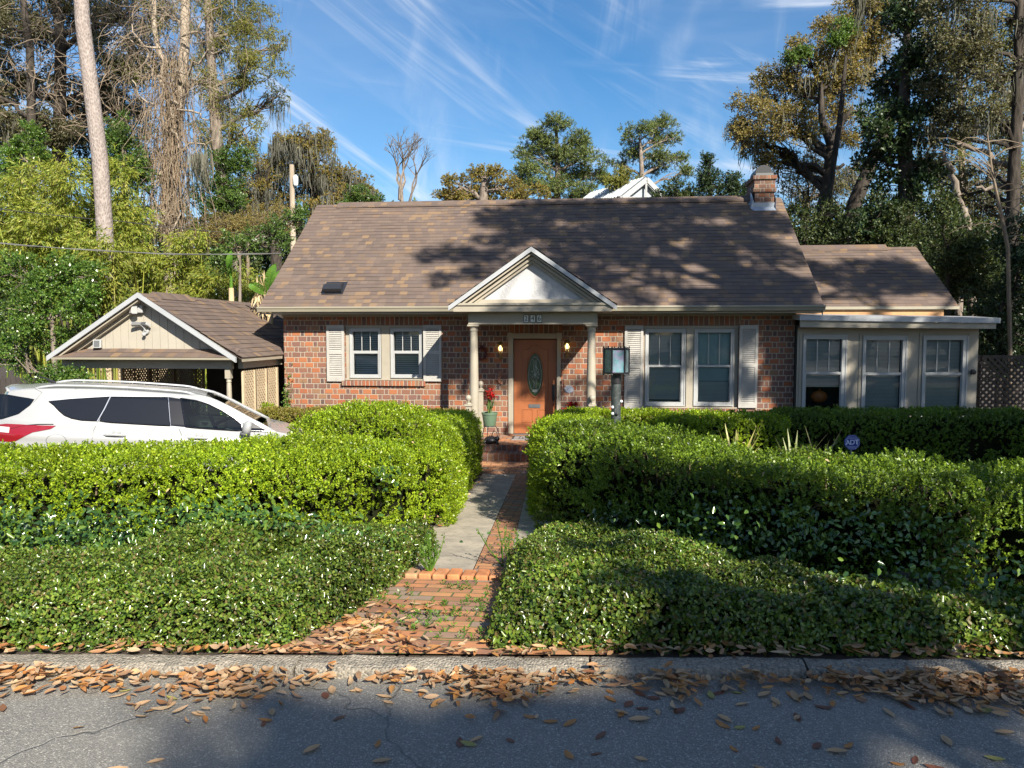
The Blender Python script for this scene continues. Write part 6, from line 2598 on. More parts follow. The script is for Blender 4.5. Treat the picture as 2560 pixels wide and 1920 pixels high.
# ------------------------------------------------------------------ ground cover
def ground_cover(name, lab, poly, hfun, dens, lL, lW, mat, seed, extra=None, biglab=None):
    rg = np.random.default_rng(seed)
    poly = np.array(poly, float)
    x0, y0 = poly.min(0)
    x1, y1 = poly.max(0)
    n = int((x1 - x0) * (y1 - y0) * dens)
    P = np.stack([rg.uniform(x0, x1, n), rg.uniform(y0, y1, n)], 1)

    def inside(P):
        r = np.zeros(len(P), bool)
        j = len(poly) - 1
        for i in range(len(poly)):
            a, b = poly[i], poly[j]
            c = ((a[1] > P[:, 1]) != (b[1] > P[:, 1])) & (P[:, 0] < (b[0] - a[0]) * (P[:, 1] - a[1]) / (b[1] - a[1] + 1e-12) + a[0])
            r ^= c
            j = i
        return r

    def dist(P):
        dm = np.full(len(P), 9e9)
        j = len(poly) - 1
        for i in range(len(poly)):
            a, b = poly[j], poly[i]
            ab = b - a
            t = np.clip(((P - a) @ ab) / (ab @ ab), 0, 1)
            dm = np.minimum(dm, np.linalg.norm(P - a - t[:, None] * ab, axis=1))
            j = i
        return dm
    P = P[inside(P)]
    e = dist(P)
    g3 = np.concatenate([P, np.zeros((len(P), 1))], 1)
    edge = np.clip((e + .01) / .20, 0, 1)
    edge = np.sqrt(1 - (1 - edge) ** 2)
    H = hfun(P[:, 0], P[:, 1]) * edge * (.70 + .6 * vnoise(g3, .5, seed))
    base = gzn(P[:, 0], P[:, 1])
    z = base + H - np.minimum(rg.exponential(.035, len(P)), .15) + (vnoise(g3, .12, seed + 7) - .5) * .07
    # the steep rim carries leaves all the way down
    rim = e < .14
    z = np.where(rim & (rg.random(len(P)) < .75), base + H * rg.random(len(P)), z)
    Pt = np.stack([P[:, 0], P[:, 1], np.maximum(z, base)], 1)
    # outward direction on rim (finite difference)
    ex = dist(P + np.array([.02, 0])) - e
    ey = dist(P + np.array([0, .02])) - e
    ow = np.stack([-ex, -ey, np.zeros(len(P))], 1) / .02
    rimw = np.clip(1 - e / .25, 0, 1)[:, None]
    nl = 3
    ax = np.array([0, 0, 1.0]) * (1 - rimw * .6) + ow * rimw * .9 + rg.normal(0, .4, (len(P), 3))
    Pl, Dl, Nl, L, W = shoot_leaves(Pt, ax, nl, .03, lL, lW, rg, 1.25)
    k = 1 + .7 * np.clip(vnoise(Pl, .7, seed + 5) - .45, 0, 1) * 2
    V, FA = leaf_arrays(Pl, Dl, Nl, L * k, W * k, 'l', .18, .08)
    o = npmesh(name, V, FA, mat)
    tag(o, lab, 'ground cover', kind='stuff')
    # near-black sheet underneath, painted as the shade between the leaves
    gx = np.arange(x0, x1 + .05, .06)
    gy = np.arange(y0, y1 + .05, .06)
    XX, YY = np.meshgrid(gx, gy)
    Q = np.stack([XX.ravel(), YY.ravel()], 1)
    ins = inside(Q)
    e2 = dist(Q)
    ed = np.clip((e2 - .03) / .20, 0, 1)
    ed = np.sqrt(1 - (1 - ed) ** 2) * ins
    H2 = hfun(Q[:, 0], Q[:, 1]) * ed * (.78 + .5 * vnoise(np.concatenate([Q, np.zeros((len(Q), 1))], 1), .5, seed)) - .10
    zz = gzn(Q[:, 0], Q[:, 1]) + np.where(ins, H2, -.08)
    nx = len(gx)
    ii, jj = np.meshgrid(np.arange(nx - 1), np.arange(len(gy) - 1))
    b = (jj * nx + ii).ravel()
    FA = np.stack([b, b + 1, b + nx + 1, b + nx], -1)
    FA = FA[ins[FA].any(1)]
    npmesh('dark_underlayer', np.concatenate([Q, zz[:, None]], 1), FA, M['core'], o, smooth=True)
    return o, inside, dist


kb = lambda x, d: yk(x) + d
hl_ = lambda x, y: .24 + .07 * np.clip((y - 4.0) / .8, 0, 1) - .10 * np.clip((y - 5.2) / .8, 0, 1)
gcl = ground_cover('ground_cover', 'glossy creeping ground cover sloping below the left hedge',
                   [(-5.2, kb(-5.2, .22)), (-3.0, kb(-3, .20)), (-2.0, kb(-2, .20)), (-1.46, kb(-1.46, .20)), (-1.32, 4.1), (-1.27, 4.7), (-1.24, 5.3), (-1.24, 6.2), (-1.42, 6.6), (-1.60, 5.7), (-2.4, 5.05), (-3.2, 4.68), (-5.2, 4.1)],
                   hl_, 7600, .024, .0145, M['jasmine'], 21)
hr2 = lambda x, y: .23 + .03 * np.sin(x * 2.0)
gcr = ground_cover('ground_cover', 'glossy creeping ground cover below the right hedge',
                   [(-.46, kb(-.46, .24)), (.8, kb(.8, .24)), (2.2, kb(2.2, .26)), (4.6, kb(4.6, .26)), (4.6, 4.5), (2.6, 4.45), (1.6, 4.62), (1.05, 5.05), (.5, 5.7), (.07, 6.3), (-.2, 6.55), (-.45, 6.3), (-.55, 5.6), (-.52, 4.7)],
                   hr2, 7600, .024, .0145, M['jasmine'], 22)


def vines(name, lab, boxes, n, L, W, seed, mat='vineleaf', parent=None):
    """larger waxy leaves climbing in the hedge face; boxes: (centre, spread)"""
    rg = np.random.default_rng(seed)
    P = []
    for c, s, k in boxes:
        P.append(np.array(c) + rg.normal(0, 1, (int(n * k), 3)) * np.array(s))
    P = np.concatenate(P)
    D = rdir(len(P), rg) + np.array([0, -.5, -.25])
    N = np.array([.25, -.8, .8]) + rg.normal(0, .45, (len(P), 3))
    V, FA = leaf_arrays(P, D, N, L * rg.uniform(.6, 1.15, len(P)), W * rg.uniform(.7, 1.1, len(P)), 'l', .15, .12)
    o = npmesh(name, V, FA, M[mat])
    tag(o, lab, 'ground cover', kind='stuff')


fp_ = lambda u, v, y: tuple(U(u, v, y))
vines('waxy_creeper', 'large waxy creeper leaves growing through the left hedge face', [(fp_(200, 1440, 4.35), (.55, .14, .07), 1.3), (fp_(260, 1345, 4.85), (.75, .09, .13), 2.6), (fp_(700, 1340, 5.0), (.35, .10, .08), .6), (fp_(100, 1330, 4.6), (.3, .08, .07), .4), (fp_(560, 1290, 4.95), (.25, .06, .06), .35), (fp_(975, 1190, 5.75), (.07, .03, .05), .08)], 760, .046, .026, 31)
vines('waxy_creeper', 'large waxy creeper leaves in the shaded right hedge face', [(fp_(2150, 1330, 4.9), (.45, .10, .10), 1.0), (fp_(2450, 1480, 4.45), (.4, .15, .10), 1.3), (fp_(1590, 1300, 6.2), (.22, .10, .10), .5), (fp_(1850, 1330, 5.35), (.35, .08, .12), .6)], 520, .046, .026, 32)


# ------------------------------------------------------------------ small plants
def strap_plant(name, lab, c, n, L, w, mat, spread, seed, group=None):
    rg = random.Random(seed)
    t = thing(name, lab, 'plant', c, group)
    mb = MB()
    for k in range(n):
        a = rg.uniform(0, 2 * pi)
        e = rg.uniform(.45, 1.3)
        l = L * rg.uniform(.6, 1.1)
        d = Vector((cos(a) * spread, sin(a) * spread * .5, 0))
        s = Vector((-sin(a), cos(a), 0))
        pts = []
        for j in range(6):
            q = j / 5
            pts.append(Vector(c) + d * l * q * cos(e) + Vector((0, 0, 1)) * (l * sin(e) * (q - .18 * q * q * (1.6 - e))))
        ww = [w, w * 1.1, w, w * .8, w * .5, w * .06]
        vs = []
        for p, x in zip(pts, ww):
            vs += [p - s * x / 2, p + Vector((0, 0, -x * .15)), p + s * x / 2]
        fs = []
        for j in range(5):
            for q in range(2):
                fs.append((j * 3 + q, j * 3 + q + 1, j * 3 + q + 4, j * 3 + q + 3))
        mb.add(vs, fs)
    mb.build('blades', M[mat], t)
    return t


yb = U(1840, 1105, 9.6)
strap_plant('yucca', 'yellow striped yucca with stiff upright blades behind the right hedge', (yb.x, 9.6, gz(yb.x, 9.6) + .30), 26, .82, .038, 'yucca', 1.0, 3)
yb = U(1985, 1120, 10.2)
strap_plant('strap_plant', 'loose arching pale strap-leaved plant between yucca and sign', (yb.x, 10.2, gz(yb.x, 10.2) + .30), 18, .72, .036, 'liriope', 1.2, 5)
yb = U(2050, 1125, 10.9)
strap_plant('strap_plant', 'shaded grey-green strap-leaved plant beside the yard sign', (yb.x, 10.9, gz(yb.x, 10.9) + .3), 18, .7, .034, 'greygreen', 1.2, 6)


def sprig(name, lab, c, n, h, seed, mat='jasmine_new', group=None):
    rg = np.random.default_rng(seed)
    t = thing(name, lab, 'weed', c, group)
    mb = MB()
    base = Vector(c)
    Ps, As = [], []
    for k in range(n):
        tip = base + Vector((rg.normal(0, .06), rg.normal(0, .05), h * rg.uniform(.6, 1.1)))
        mid = (base + tip) / 2 + Vector((rg.normal(0, .02), 0, 0))
        mb.tube([base, mid, tip], [.006, .005, .003], 4, False)
        for q in np.linspace(.3, 1, 9):
            p = base.lerp(tip, q)
            Ps.append(p)
            As.append((rg.normal(0, 1), rg.normal(0, 1), .6))
    mb.build('stems', M[mat], t)
    Pl, Dl, Nl, L, W = shoot_leaves(np.array(Ps), np.array(As), 6, .02, .020, .009, rg, 1.0)
    V, FA = leaf_arrays(Pl, Dl, Nl, L, W)
    npmesh('leaves', V, FA, M[mat], t)


for i, (u, v, y, h, lab) in enumerate(((1258, 1395, 5.6, .22, 'tallest spindly weed at the left corner of the right ground cover'), (1300, 1350, 5.9, .2, 'upright weed beside the brick walk strip'),
                                       (1275, 1352, 5.75, .1, 'short weed tuft between two taller weeds by the walk'))):
    q = U(u, v, y)
    sprig('weed', lab, (q.x, y, gz(q.x, y)), 3, h + .12, 50 + i)
for i, (u, v, y, lab) in enumerate(((1075, 1370, 5.2, 'feathery pale weed at the end of the left ground cover by the walk'), (780, 1480, 4.3, 'feathery pale weed growing out of the left ground cover'))):
    q = U(u, v, y)
    sprig('feathery_weed', lab, (q.x, y, q.z - .18), 12, .26, 60 + i)
# weeds in the apron joints
rg = np.random.default_rng(41)
n = 420
x = rg.normal(-.85, .26, n)
y = rg.uniform(3.75, 5.05, n)
k = vnoise(np.stack([x, y, x * 0], 1), .16, 5) > .5
row = np.abs(((y / .105) % 1) - .5) > .25
k &= row
x, y = x[k], y[k]
P = np.stack([x, y, gzn(x, y) + .012], 1)
ax = rg.normal(0, .5, (len(P), 3)) + np.array([0, 0, 1])
Pl, Dl, Nl, L, W = shoot_leaves(P, ax, 7, .03, .028, .010, rg, 1.2)
V, FA = leaf_arrays(Pl, Dl, Nl, L, W)
o = npmesh('joint_weeds', V, FA, M['jasmine_new'])
tag(o, 'small weeds sprouting in the joints of the brick apron', 'weeds', kind='stuff')
# pale dry twiglets on the left ground cover
n = 260
c = U(335, 1470, 4.25)
P = np.array(c) + rg.normal(0, 1, (n, 3)) * np.array([.14, .08, .05])
V, FA = leaf_arrays(P, rdir(n, rg) + np.array([.3, -.2, .2]), rdir(n, rg), rg.uniform(.02, .06, n), .008)
o = npmesh('dry_twiglets', V, FA, M['haypale'])
tag(o, 'patch of pale dry twiglets on the left ground cover', 'dry twigs', kind='stuff')
# creeper on the brick corner
rg = np.random.default_rng(43)
mb = MB()
t = thing('wall_creeper', 'thin creeper climbing the left brick corner of the house', 'creeper', (HX0 + .1, YW - .02, GZ))
for k in range(4):
    p = Vector((HX0 + .06 + .05 * k, YW - .014, GZ))
    pts = [p.copy()]
    for j in range(9):
        p = p + Vector((rg.normal(.015, .04), 0, rg.uniform(.12, .19)))
        pts.append(p.copy())
    mb.tube(pts, .005, 4, False)
mb.build('stems', M['twig'], t)
n = 260
zz = np.abs(rg.normal(0, .45, n))
P = np.stack([HX0 + .05 + rg.normal(0, .05, n) + zz * .05, np.full(n, YW - .02) - rg.uniform(0, .08, n), GZ + .5 + zz], 1)
V, FA = leaf_arrays(P, rdir(n, rg), np.array([0, -1.0, .5]) + rg.normal(0, .4, (n, 3)), .05, .035)
npmesh('leaves', V, FA, M['shrub'], t)


# ------------------------------------------------------------------ trees
def crownpts(bigs, nsub, subr, rg, shell=.55):
    """split big ellipsoids (c, (rx,ry,rz)) into irregular sub-clumps -> list of (c, r, parent index)"""
    out = []
    for bi, (c, r) in enumerate(bigs):
        c, r = np.array(c), np.array(r)
        for k in range(nsub):
            d = rdir(1, rg)[0]
            q = c + d * r * (rg.uniform(shell, 1.0))
            out.append((q, float(np.mean(r)) * subr * rg.uniform(.6, 1.25), bi))
    return out


def limb(mb, p0, p1, r0, r1, rg, wob=.08, k=6, n=6, sag=0.0):
    p0, p1 = Vector(p0), Vector(p1)
    L = (p1 - p0).length
    pts, rs = [], []
    for i in range(n + 1):
        s = i / n
        p = p0.lerp(p1, s)
        f = sin(pi * s)
        p += Vector((rg.normal(0, wob), rg.normal(0, wob), rg.normal(0, wob))) * L * f * .6
        p.z += sag * L * f
        pts.append(p)
        rs.append(r0 + (r1 - r0) * s)
    mb.tube(pts, rs, k, False)
    return pts


def PX(u, v, ru, rv, Y_, dy=.75, jit=0.0):
    c = U(u, v, Y_ + jit)
    return (tuple(c), (ru * Y_ / F, ((ru + rv) / 2) * dy * Y_ / F, rv * Y_ / F))


def make_moss(P0, rg, per=7, lmin=.4, lmax=1.3, w=.035, spread=.18):
    """hanging strands: ribbons of 4 quads"""
    n = len(P0) * per
    P = np.repeat(P0, per, 0) + rg.normal(0, spread, (n, 3)) * np.array([1, 1, .3])
    L = rg.uniform(lmin, lmax, n) * rg.uniform(.4, 1, n)
    az = rg.uniform(0, pi, n)
    S = np.stack([np.cos(az), np.sin(az), 0 * az], 1)
    q = np.linspace(0, 1, 5)
    wd = np.array([.4, 1, .8, .55, .08])
    cen = P[:, None, :] + np.stack([0.10 * np.sin(q[None] * 5 + az[:, None] * 7) * L[:, None] * q[None], 0.08 * np.cos(q[None] * 4 + az[:, None] * 3) * L[:, None] * q[None], -q[None] * L[:, None]], -1)
    off = S[:, None, :] * (wd[None, :, None] * w / 2 * rg.uniform(.6, 1.5, (n, 1, 1)))
    V = np.stack([cen - off, cen + off], 2).reshape(n, 10, 3)
    f = np.array([[2 * i, 2 * i + 1, 2 * i + 3, 2 * i + 2] for i in range(4)])
    FA = (np.arange(n)[:, None, None] * 10 + f[None]).reshape(-1, 4)
    return V.reshape(-1, 3), FA


def tree(name, lab, trunk, bigs, lmat, bmat, leaf=(.10, .055), dens=220, nsub=9, subr=.42, seed=1, droop=0.0, moss=0, group=None, cat='tree', nl=6, shell=.5, tk=10, slen=.16, fill=1.0, mossl=(.4, 1.3), limbs=True, twigs=True, lshape='q', mossw=.035, trunkname='trunk', lr=.35):
    rg = np.random.default_rng(seed)
    dens, nsub, leaf, subr = dens * 5.2, int(nsub * 1.8), (leaf[0] * .86, leaf[1] * .9), subr * .88
    base = trunk[0]
    t = thing(name, lab, cat, (base[0], base[1], base[2]), group)
    mb = MB()
    tp_ = [Vector(p[:3]) for p in trunk]
    mb.tube(tp_, [p[3] for p in trunk], tk)
    clumps = crownpts(bigs, nsub, subr, rg, shell)
    if limbs:
        for bi, (c, r) in enumerate(bigs):
            # leave the trunk below the clump
            best, bd = None, 1e9
            cv = Vector(c)
            for a, b, ra, rb in zip(tp_[:-1], tp_[1:], [p[3] for p in trunk[:-1]], [p[3] for p in trunk[1:]]):
                for s in (0, .25, .5, .75, 1):
                    p = a.lerp(b, s)
                    dz = cv.z - p.z
                    dd = (p - cv).length + (3 * abs(dz - .5 * (Vector((cv.x, cv.y, 0)) - Vector((p.x, p.y, 0))).length) * .35)
                    if dd < bd:
                        best, bd, br = p, dd, ra + (rb - ra) * s
            pts = limb(mb, best, c, br * lr + .02, max(.015, br * lr * .3), rg, .09, 6, 6, .05)
            if twigs:
                for q, rr, b2 in clumps:
                    if b2 == bi:
                        st = pts[rg.integers(2, len(pts))]
                        limb(mb, st, q, max(.012, br * lr * .28), .008, rg, .10, 4, 4, .04)
    mb.build(trunkname, M[bmat], t, smooth=True, angle=60)
    Cs, As = [], []
    for q, r, bi in clumps:
        n = max(8, int(dens * r * r * fill))
        d = rdir(n, rg)
        rad = rg.random(n) ** .45
        p = q + d * (rad * r)[:, None] * np.array([1, 1, .8])
        Cs.append(p)
        As.append(d * .8 + np.array([0, 0, .35 - droop * 1.4]) + rg.normal(0, .45, (n, 3)))
    C, A = np.concatenate(Cs), np.concatenate(As)
    Pl, Dl, Nl, L, W = shoot_leaves(C, A, nl, slen, leaf[0], leaf[1], rg, .9)
    if droop:
        Dl = unit(Dl) + np.array([0, 0, -droop])
    V, FA = leaf_arrays(Pl, Dl, Nl, L, W)
    npmesh('crown', V, FA, M[lmat], t)
    if moss:
        idx = rg.choice(len(clumps), moss)
        P0 = np.array([clumps[i][0] + rg.normal(0, clumps[i][1] * .6, 3) * np.array([1, 1, .4]) - np.array([0, 0, clumps[i][1] * .3]) for i in idx])
        V, FA = make_moss(P0, rg, 12, mossl[0] * .7, mossl[1] * .8, mossw * .7, .15)
        npmesh('moss', V, FA, M['moss'], t)['kind'] = 'stuff'
    return t


def trunkpx(pts, Y_, base_z=GZ):
    """pts (u, v, radius) from the bottom up; first point is dropped to the ground"""
    out = []
    p = U(pts[0][0], pts[0][1], Y_)
    out.append((p.x, Y_, base_z - .2, pts[0][2] * 1.15))
    for u, v, r in pts:
        q = U(u, v, Y_)
        if q.z > base_z + .3:
            out.append((q.x, Y_, q.z, r))
    return out


# --- left side
tree('pine_tree', 'tall pine with pale plated bark leaning left of the carport', trunkpx([(264, 700, .225), (262, 575, .222), (250, 400, .215), (226, 210, .205), (207, 60, .197), (198, -80, .185), (185, -600, .17), (180, -900, .10)], 21),
     [PX(180 + dx, -820 + dz, 190, 120, 21) for dx, dz in ((-150, 40), (140, 0), (0, -130), (60, 130), (-60, 80))], 'pineleaf', 'pinebark', (.16, .03), 60, 8, .4, 2, moss=0, tk=18, lr=.3)
tree('oak_tree', 'big dark oak behind the pine with sky showing through its crown', trunkpx([(148, 640, .27), (146, 420, .26), (150, 250, .23), (152, 90, .2), (120, -120, .15)], 30),
     [PX(*q, 30, .8, j) for q, j in (((55, 60, 120, 80), 0), ((215, 60, 100, 70), 1), ((330, 140, 95, 80), -1), ((50, 200, 100, 80), 1), ((345, 20, 100, 60), 0), ((215, 250, 90, 60), 1), ((110, 330, 100, 60), -1), ((310, 270, 70, 60), 1), ((10, 320, 70, 70), 0), ((130, -60, 160, 70), 0))],
     'greygreen', 'oakbark', (.12, .05), 100, 12, .38, 3, .25, moss=60, mossl=(.5, 1.8), lr=.5)
tree('oak_tree', 'leaning dark oak trunk at the far left edge above the bamboo', trunkpx([(70, 620, .17), (80, 350, .16), (75, 130, .14), (50, -60, .11)], 28),
     [PX(*q, 28) for q in ((-40, 60, 80, 80), (20, 330, 70, 60), (-60, 230, 80, 80))], 'greygreen', 'oakbark', (.12, .055), 100, 11, .40, 4, .25, moss=30, mossl=(.5, 1.6), lr=.5)
tree('evergreen_tree', 'dark green evergreen rising between the pine and vine-hung trunk', trunkpx([(310, 640, .14), (312, 420, .12), (310, 330, .08)], 25),
     [PX(*q, 25) for q in ((300, 330, 55, 60), (330, 430, 60, 60), (300, 420, 50, 70), (330, 520, 50, 50))], 'midgreen', 'greybark', (.13, .055), 95, 10, .42, 5)
rg = np.random.default_rng(66)
for nm, u_lo, u_hi, n_ in (('oak_tree', 130, 430, 430), ('oak_tree.001', -40, 130, 200)):
    mb = MB()
    for k in range(n_):
        p = U(rg.uniform(u_lo, u_hi), rg.uniform(-60, 330), 28.5 + rg.normal(0, .8))
        d = Vector((rg.normal(0, 1), rg.normal(0, .5), rg.normal(.1, .6))).normalized()
        L = rg.uniform(.6, 2.2)
        pts = [p]
        for j in range(5):
            d = (d + Vector((rg.normal(0, .35), rg.normal(0, .3), rg.normal(-.06, .3)))).normalized()
            pts.append(pts[-1] + d * L / 5)
        mb.tube(pts, [.020, .017, .014, .011, .008, .005], 3, False)
    mb.build('bare_twigs', M['twig'], bpy.data.objects[nm])['kind'] = 'stuff'
# vine hung tree: bare stems and a tangle of dry vines
rg = np.random.default_rng(6)
VY = 26
t = tree('vine_hung_tree', 'bare tree wrapped in a tangle of pale dry vines', trunkpx([(428, 640, .25), (422, 480, .24), (436, 330, .22), (452, 230, .19), (462, 120, .17), (463, 0, .15), (462, -120, .13)], VY),
         [PX(*q, VY) for q in ((470, -40, 60, 60), (400, 40, 60, 60), (520, 200, 70, 40), (345, 180, 60, 40))], 'oakolive', 'tanbark', (.08, .035), 10, 6, .4, 6, lr=.22)
mb = MB()
limb(mb, U(430, 330, VY), U(385, 60, VY), .13, .09, rg, .04, 8, 8)
limb(mb, U(385, 60, VY), U(378, -150, VY), .09, .06, rg, .04, 8, 5)
for (u0, v0, u1, v1, r) in ((428, 250, 520, 300, .05), (428, 270, 445, 370, .05), (445, 370, 540, 350, .04), (420, 330, 330, 200, .05), (440, 180, 560, 120, .05), (425, 420, 350, 470, .05), (350, 470, 360, 420, .04), (360, 470, 480, 600, .045), (425, 520, 350, 560, .04), (390, 200, 330, 60, .05), (400, 120, 300, 90, .045), (455, 90, 545, 20, .045), (440, 260, 500, 180, .04)):
    limb(mb, U(u0, v0, VY - .4), U(u1, v1, VY - .8), r, r * .4, rg, .12, 6, 8, -.05)
mb.build('bare_branches', M['tanbark'], t, smooth=True)
V_, F_ = [], []
mb = MB()
for k in range(520):
    v0 = rg.uniform(-60, 560)
    sp = 30 + 75 * np.exp(-((v0 - 130) / 190) ** 2)
    u0 = 425 + rg.normal(0, sp * .8) + 15 * rg.normal()
    yy = VY + rg.normal(-.5, .8)
    p = U(u0, v0, yy)
    L = rg.uniform(.8, 2.6)
    dx = rg.normal(0, .5)
    pts = [p]
    d = Vector((rg.normal(0, .8), rg.normal(0, .5), rg.normal(-.2, .6)))
    for j in range(5):
        d = (d * .75 + Vector((rg.normal(0, .35), rg.normal(0, .3), -.28 + rg.normal(0, .3))))
        d.normalize()
        pts.append(pts[-1] + d * L / 5)
    mb.tube(pts, [.010, .009, .008, .007, .006, .004], 3, False)
mb.build('hanging_vines', M['twig'], t)['kind'] = 'stuff'
mb = MB()
for k in range(190):
    u0 = 425 + rg.normal(0, 24)
    p = U(u0, rg.uniform(120, 400), VY - .3 + rg.normal(0, .2))
    q = U(425 + (u0 - 425) * 1.5 + rg.normal(0, 14), rg.uniform(430, 640), VY - .4 + rg.normal(0, .25))
    pts = [p.lerp(q, s) + Vector((rg.normal(0, .07), rg.normal(0, .05), 0)) for s in np.linspace(0, 1, 7)]
    mb.tube(pts, .011, 3, False)
mb.build('vine_curtain', M['deadvine'], t)['kind'] = 'stuff'
P0 = np.array([U(500 + rg.normal(0, 10), 385, VY - 1) for _ in range(14)])
V, FA = make_moss(P0, rg, 12, .7, 1.6, .035, .12)
npmesh('moss', V, FA, M['moss'], t)['kind'] = 'stuff'
# olive oak at the centre left
tree('oak_tree', 'drooping olive-yellow oak right of the vine-hung tree', trunkpx([(585, 620, .30), (560, 470, .28), (540, 330, .25), (530, 180, .2), (520, 20, .16), (515, -120, .12)], 33),
     [PX(*q, 33, .8, j) for q, j in (((600, 80, 90, 75), 0), ((640, 170, 80, 55), -1), ((565, 230, 85, 80), 0), ((505, 110, 75, 80), 1), ((650, 50, 60, 50), 1), ((615, 320, 55, 75), -1), ((560, -20, 110, 60), 0), ((500, -10, 80, 60), 0), ((700, 115, 36, 34), 0), ((690, 245, 40, 32), 0), ((540, 330, 60, 60), 0), ((470, 200, 50, 60), 1))],
     'oakolive', 'greybark', (.11, .045), 78, 11, .34, 7, .45, moss=60, mossl=(.6, 2.0), lr=.4)
tree('evergreen_tree', 'dark glossy evergreen under the olive oak', trunkpx([(550, 620, .15), (548, 480, .12), (545, 420, .08)], 31),
     [PX(*q, 31) for q in ((555, 430, 55, 60), (520, 500, 50, 45), (580, 500, 40, 50), (600, 400, 35, 40))], 'midgreen', 'oakbark', (.13, .06), 90, 10, .42, 8)
# moss oaks further back
mo = [('spiky moss-hung oak right of the utility pole', [(790, 620, .28), (785, 500, .25), (780, 400, .18), (775, 330, .1)], [(770, 345, 42, 34), (800, 400, 55, 40), (745, 400, 40, 40), (770, 460, 60, 40), (830, 460, 45, 40), (800, 520, 60, 36), (735, 350, 22, 22), (815, 345, 26, 22)]),
      ('moss-hung golden oak left of the utility pole', [(690, 620, .34), (655, 500, .32), (665, 440, .24), (690, 380, .12)], [(640, 440, 55, 45), (600, 480, 45, 40), (690, 400, 40, 45), (680, 470, 50, 40), (620, 530, 60, 35), (710, 530, 50, 40), (700, 350, 20, 22)]),
      ('moss-hung oak at the left end of the roof ridge', [(880, 620, .24), (878, 500, .2), (870, 430, .1)], [(850, 440, 40, 34), (890, 460, 40, 34), (860, 495, 50, 30), (915, 490, 30, 28), (930, 500, 22, 24), (840, 540, 60, 34)])]
for i, (lab, tr, bg) in enumerate(mo):
    tree('moss_oak', lab, trunkpx(tr, 45), [PX(*q, 45, .8, rnd.uniform(-1.5, 1.5)) for q in bg], 'oakgold', 'oakbark', (.13, .07), 44, 10, .42, 20 + i, .1, moss=150, mossl=(.8, 2.6), mossw=.06, group='moss-hung oaks behind the house', lr=.6)
tree('evergreen_shrub', 'dark green shrub peeping over the left end of the ridge', trunkpx([(905, 560, .12), (905, 500, .1)], 40), [PX(*q, 40) for q in ((900, 490, 36, 30), (870, 510, 30, 26), (940, 505, 22, 20))], 'midgreen', 'oakbark', (.16, .08), 70, 9, .45, 24)
# bare tree
rg = np.random.default_rng(25)
t = thing('bare_tree', 'leafless grey tree standing alone above the roof ridge', 'tree', (U(1003, 560, 50).x, 50, GZ))
mb = MB()


def bare(mb, p, d, L, r, depth, rg, k=5):
    q = p + d * L
    mid = p.lerp(q, .5) + Vector((rg.normal(0, .05), rg.normal(0, .05), rg.normal(0, .03))) * L
    mb.tube([p, mid, q], [r, r * .85, r * .68], k, False)
    if depth == 0:
        return
    for j in range(2 if rg.random() < .55 else 3):
        a = rg.normal(0, .42)
        b = rg.normal(0, .42)
        nd = (d + Vector((a, b, rg.normal(.10, .2)))).normalized()
        bare(mb, q, nd, L * rg.uniform(.6, .85), r * .6, depth - 1, rg, max(3, k - 1))


b0 = U(1003, 540, 50)
mb.tube([(b0.x, 50, GZ), b0], [.26, .22], 7)
bare(mb, b0, Vector((.02, 0, 1)), 1.7, .17, 5, rg)
bare(mb, U(1018, 540, 50), Vector((.22, 0, 1)).normalized(), 1.5, .12, 5, rg)
bare(mb, U(1000, 500, 50), Vector((.05, .1, 1)).normalized(), 1.4, .14, 5, rg)
mb.build('trunk', M['greybark'], t)
# golden oak, pines
tree('golden_oak', 'round golden-leaved oak behind the middle of the ridge', trunkpx([(1210, 600, .35), (1208, 500, .3), (1212, 450, .2)], 48),
     [PX(*q, 48, .8, rnd.uniform(-1, 1)) for q in ((1150, 470, 50, 34), (1210, 445, 45, 34), (1265, 470, 55, 34), (1115, 490, 30, 24), (1320, 490, 50, 26), (1200, 495, 70, 24), (1240, 432, 22, 18))], 'oakgold', 'greybark', (.16, .08), 52, 10, .42, 26, .05, lr=.5)
tree('pine_tree', 'broad-crowned pine standing above the middle of the ridge', trunkpx([(1392, 600, .30), (1392, 520, .27), (1395, 430, .22), (1392, 360, .15), (1390, 310, .08)], 55),
     [PX(*q, 55, .8, rnd.uniform(-1.5, 1.5)) for q in ((1392, 312, 36, 22), (1350, 345, 46, 20), (1438, 350, 40, 20), (1318, 385, 36, 18), (1390, 385, 48, 22), (1460, 395, 42, 20), (1335, 425, 50, 20), (1430, 435, 50, 20), (1490, 440, 38, 18), (1370, 465, 60, 20), (1300, 455, 30, 16), (1450, 480, 50, 16))],
     'pineleaf', 'greybark', (.26, .06), 30, 9, .62, 27, -.1, lr=.45)
tp2 = trunkpx([(1606, 600, .24), (1606, 500, .22), (1604, 420, .18), (1600, 350, .1)], 60)
tree('pine_tree', 'open twin-trunked pine right of the broad-crowned pine', tp2,
     [PX(*q, 60, .8, rnd.uniform(-1.5, 1.5)) for q in ((1598, 322, 34, 18), (1655, 312, 34, 20), (1575, 350, 22, 14), (1635, 350, 40, 18), (1590, 385, 40, 16), (1650, 390, 42, 16), (1685, 345, 22, 14), (1700, 395, 24, 14), (1710, 430, 26, 14), (1640, 425, 30, 14), (1545, 410, 24, 10))],
     'pineleaf', 'greybark', (.26, .06), 28, 8, .62, 28, -.1, lr=.5)
tree('round_tree', 'small round yellow-green tree left of the white metal roof', trunkpx([(1560, 560, .12), (1560, 460, .1)], 43), [PX(*q, 43) for q in ((1555, 440, 26, 22), (1535, 460, 24, 22), (1580, 455, 24, 22), (1600, 470, 20, 18))], 'oakolive', 'greybark', (.14, .07), 75, 9, .5, 29)
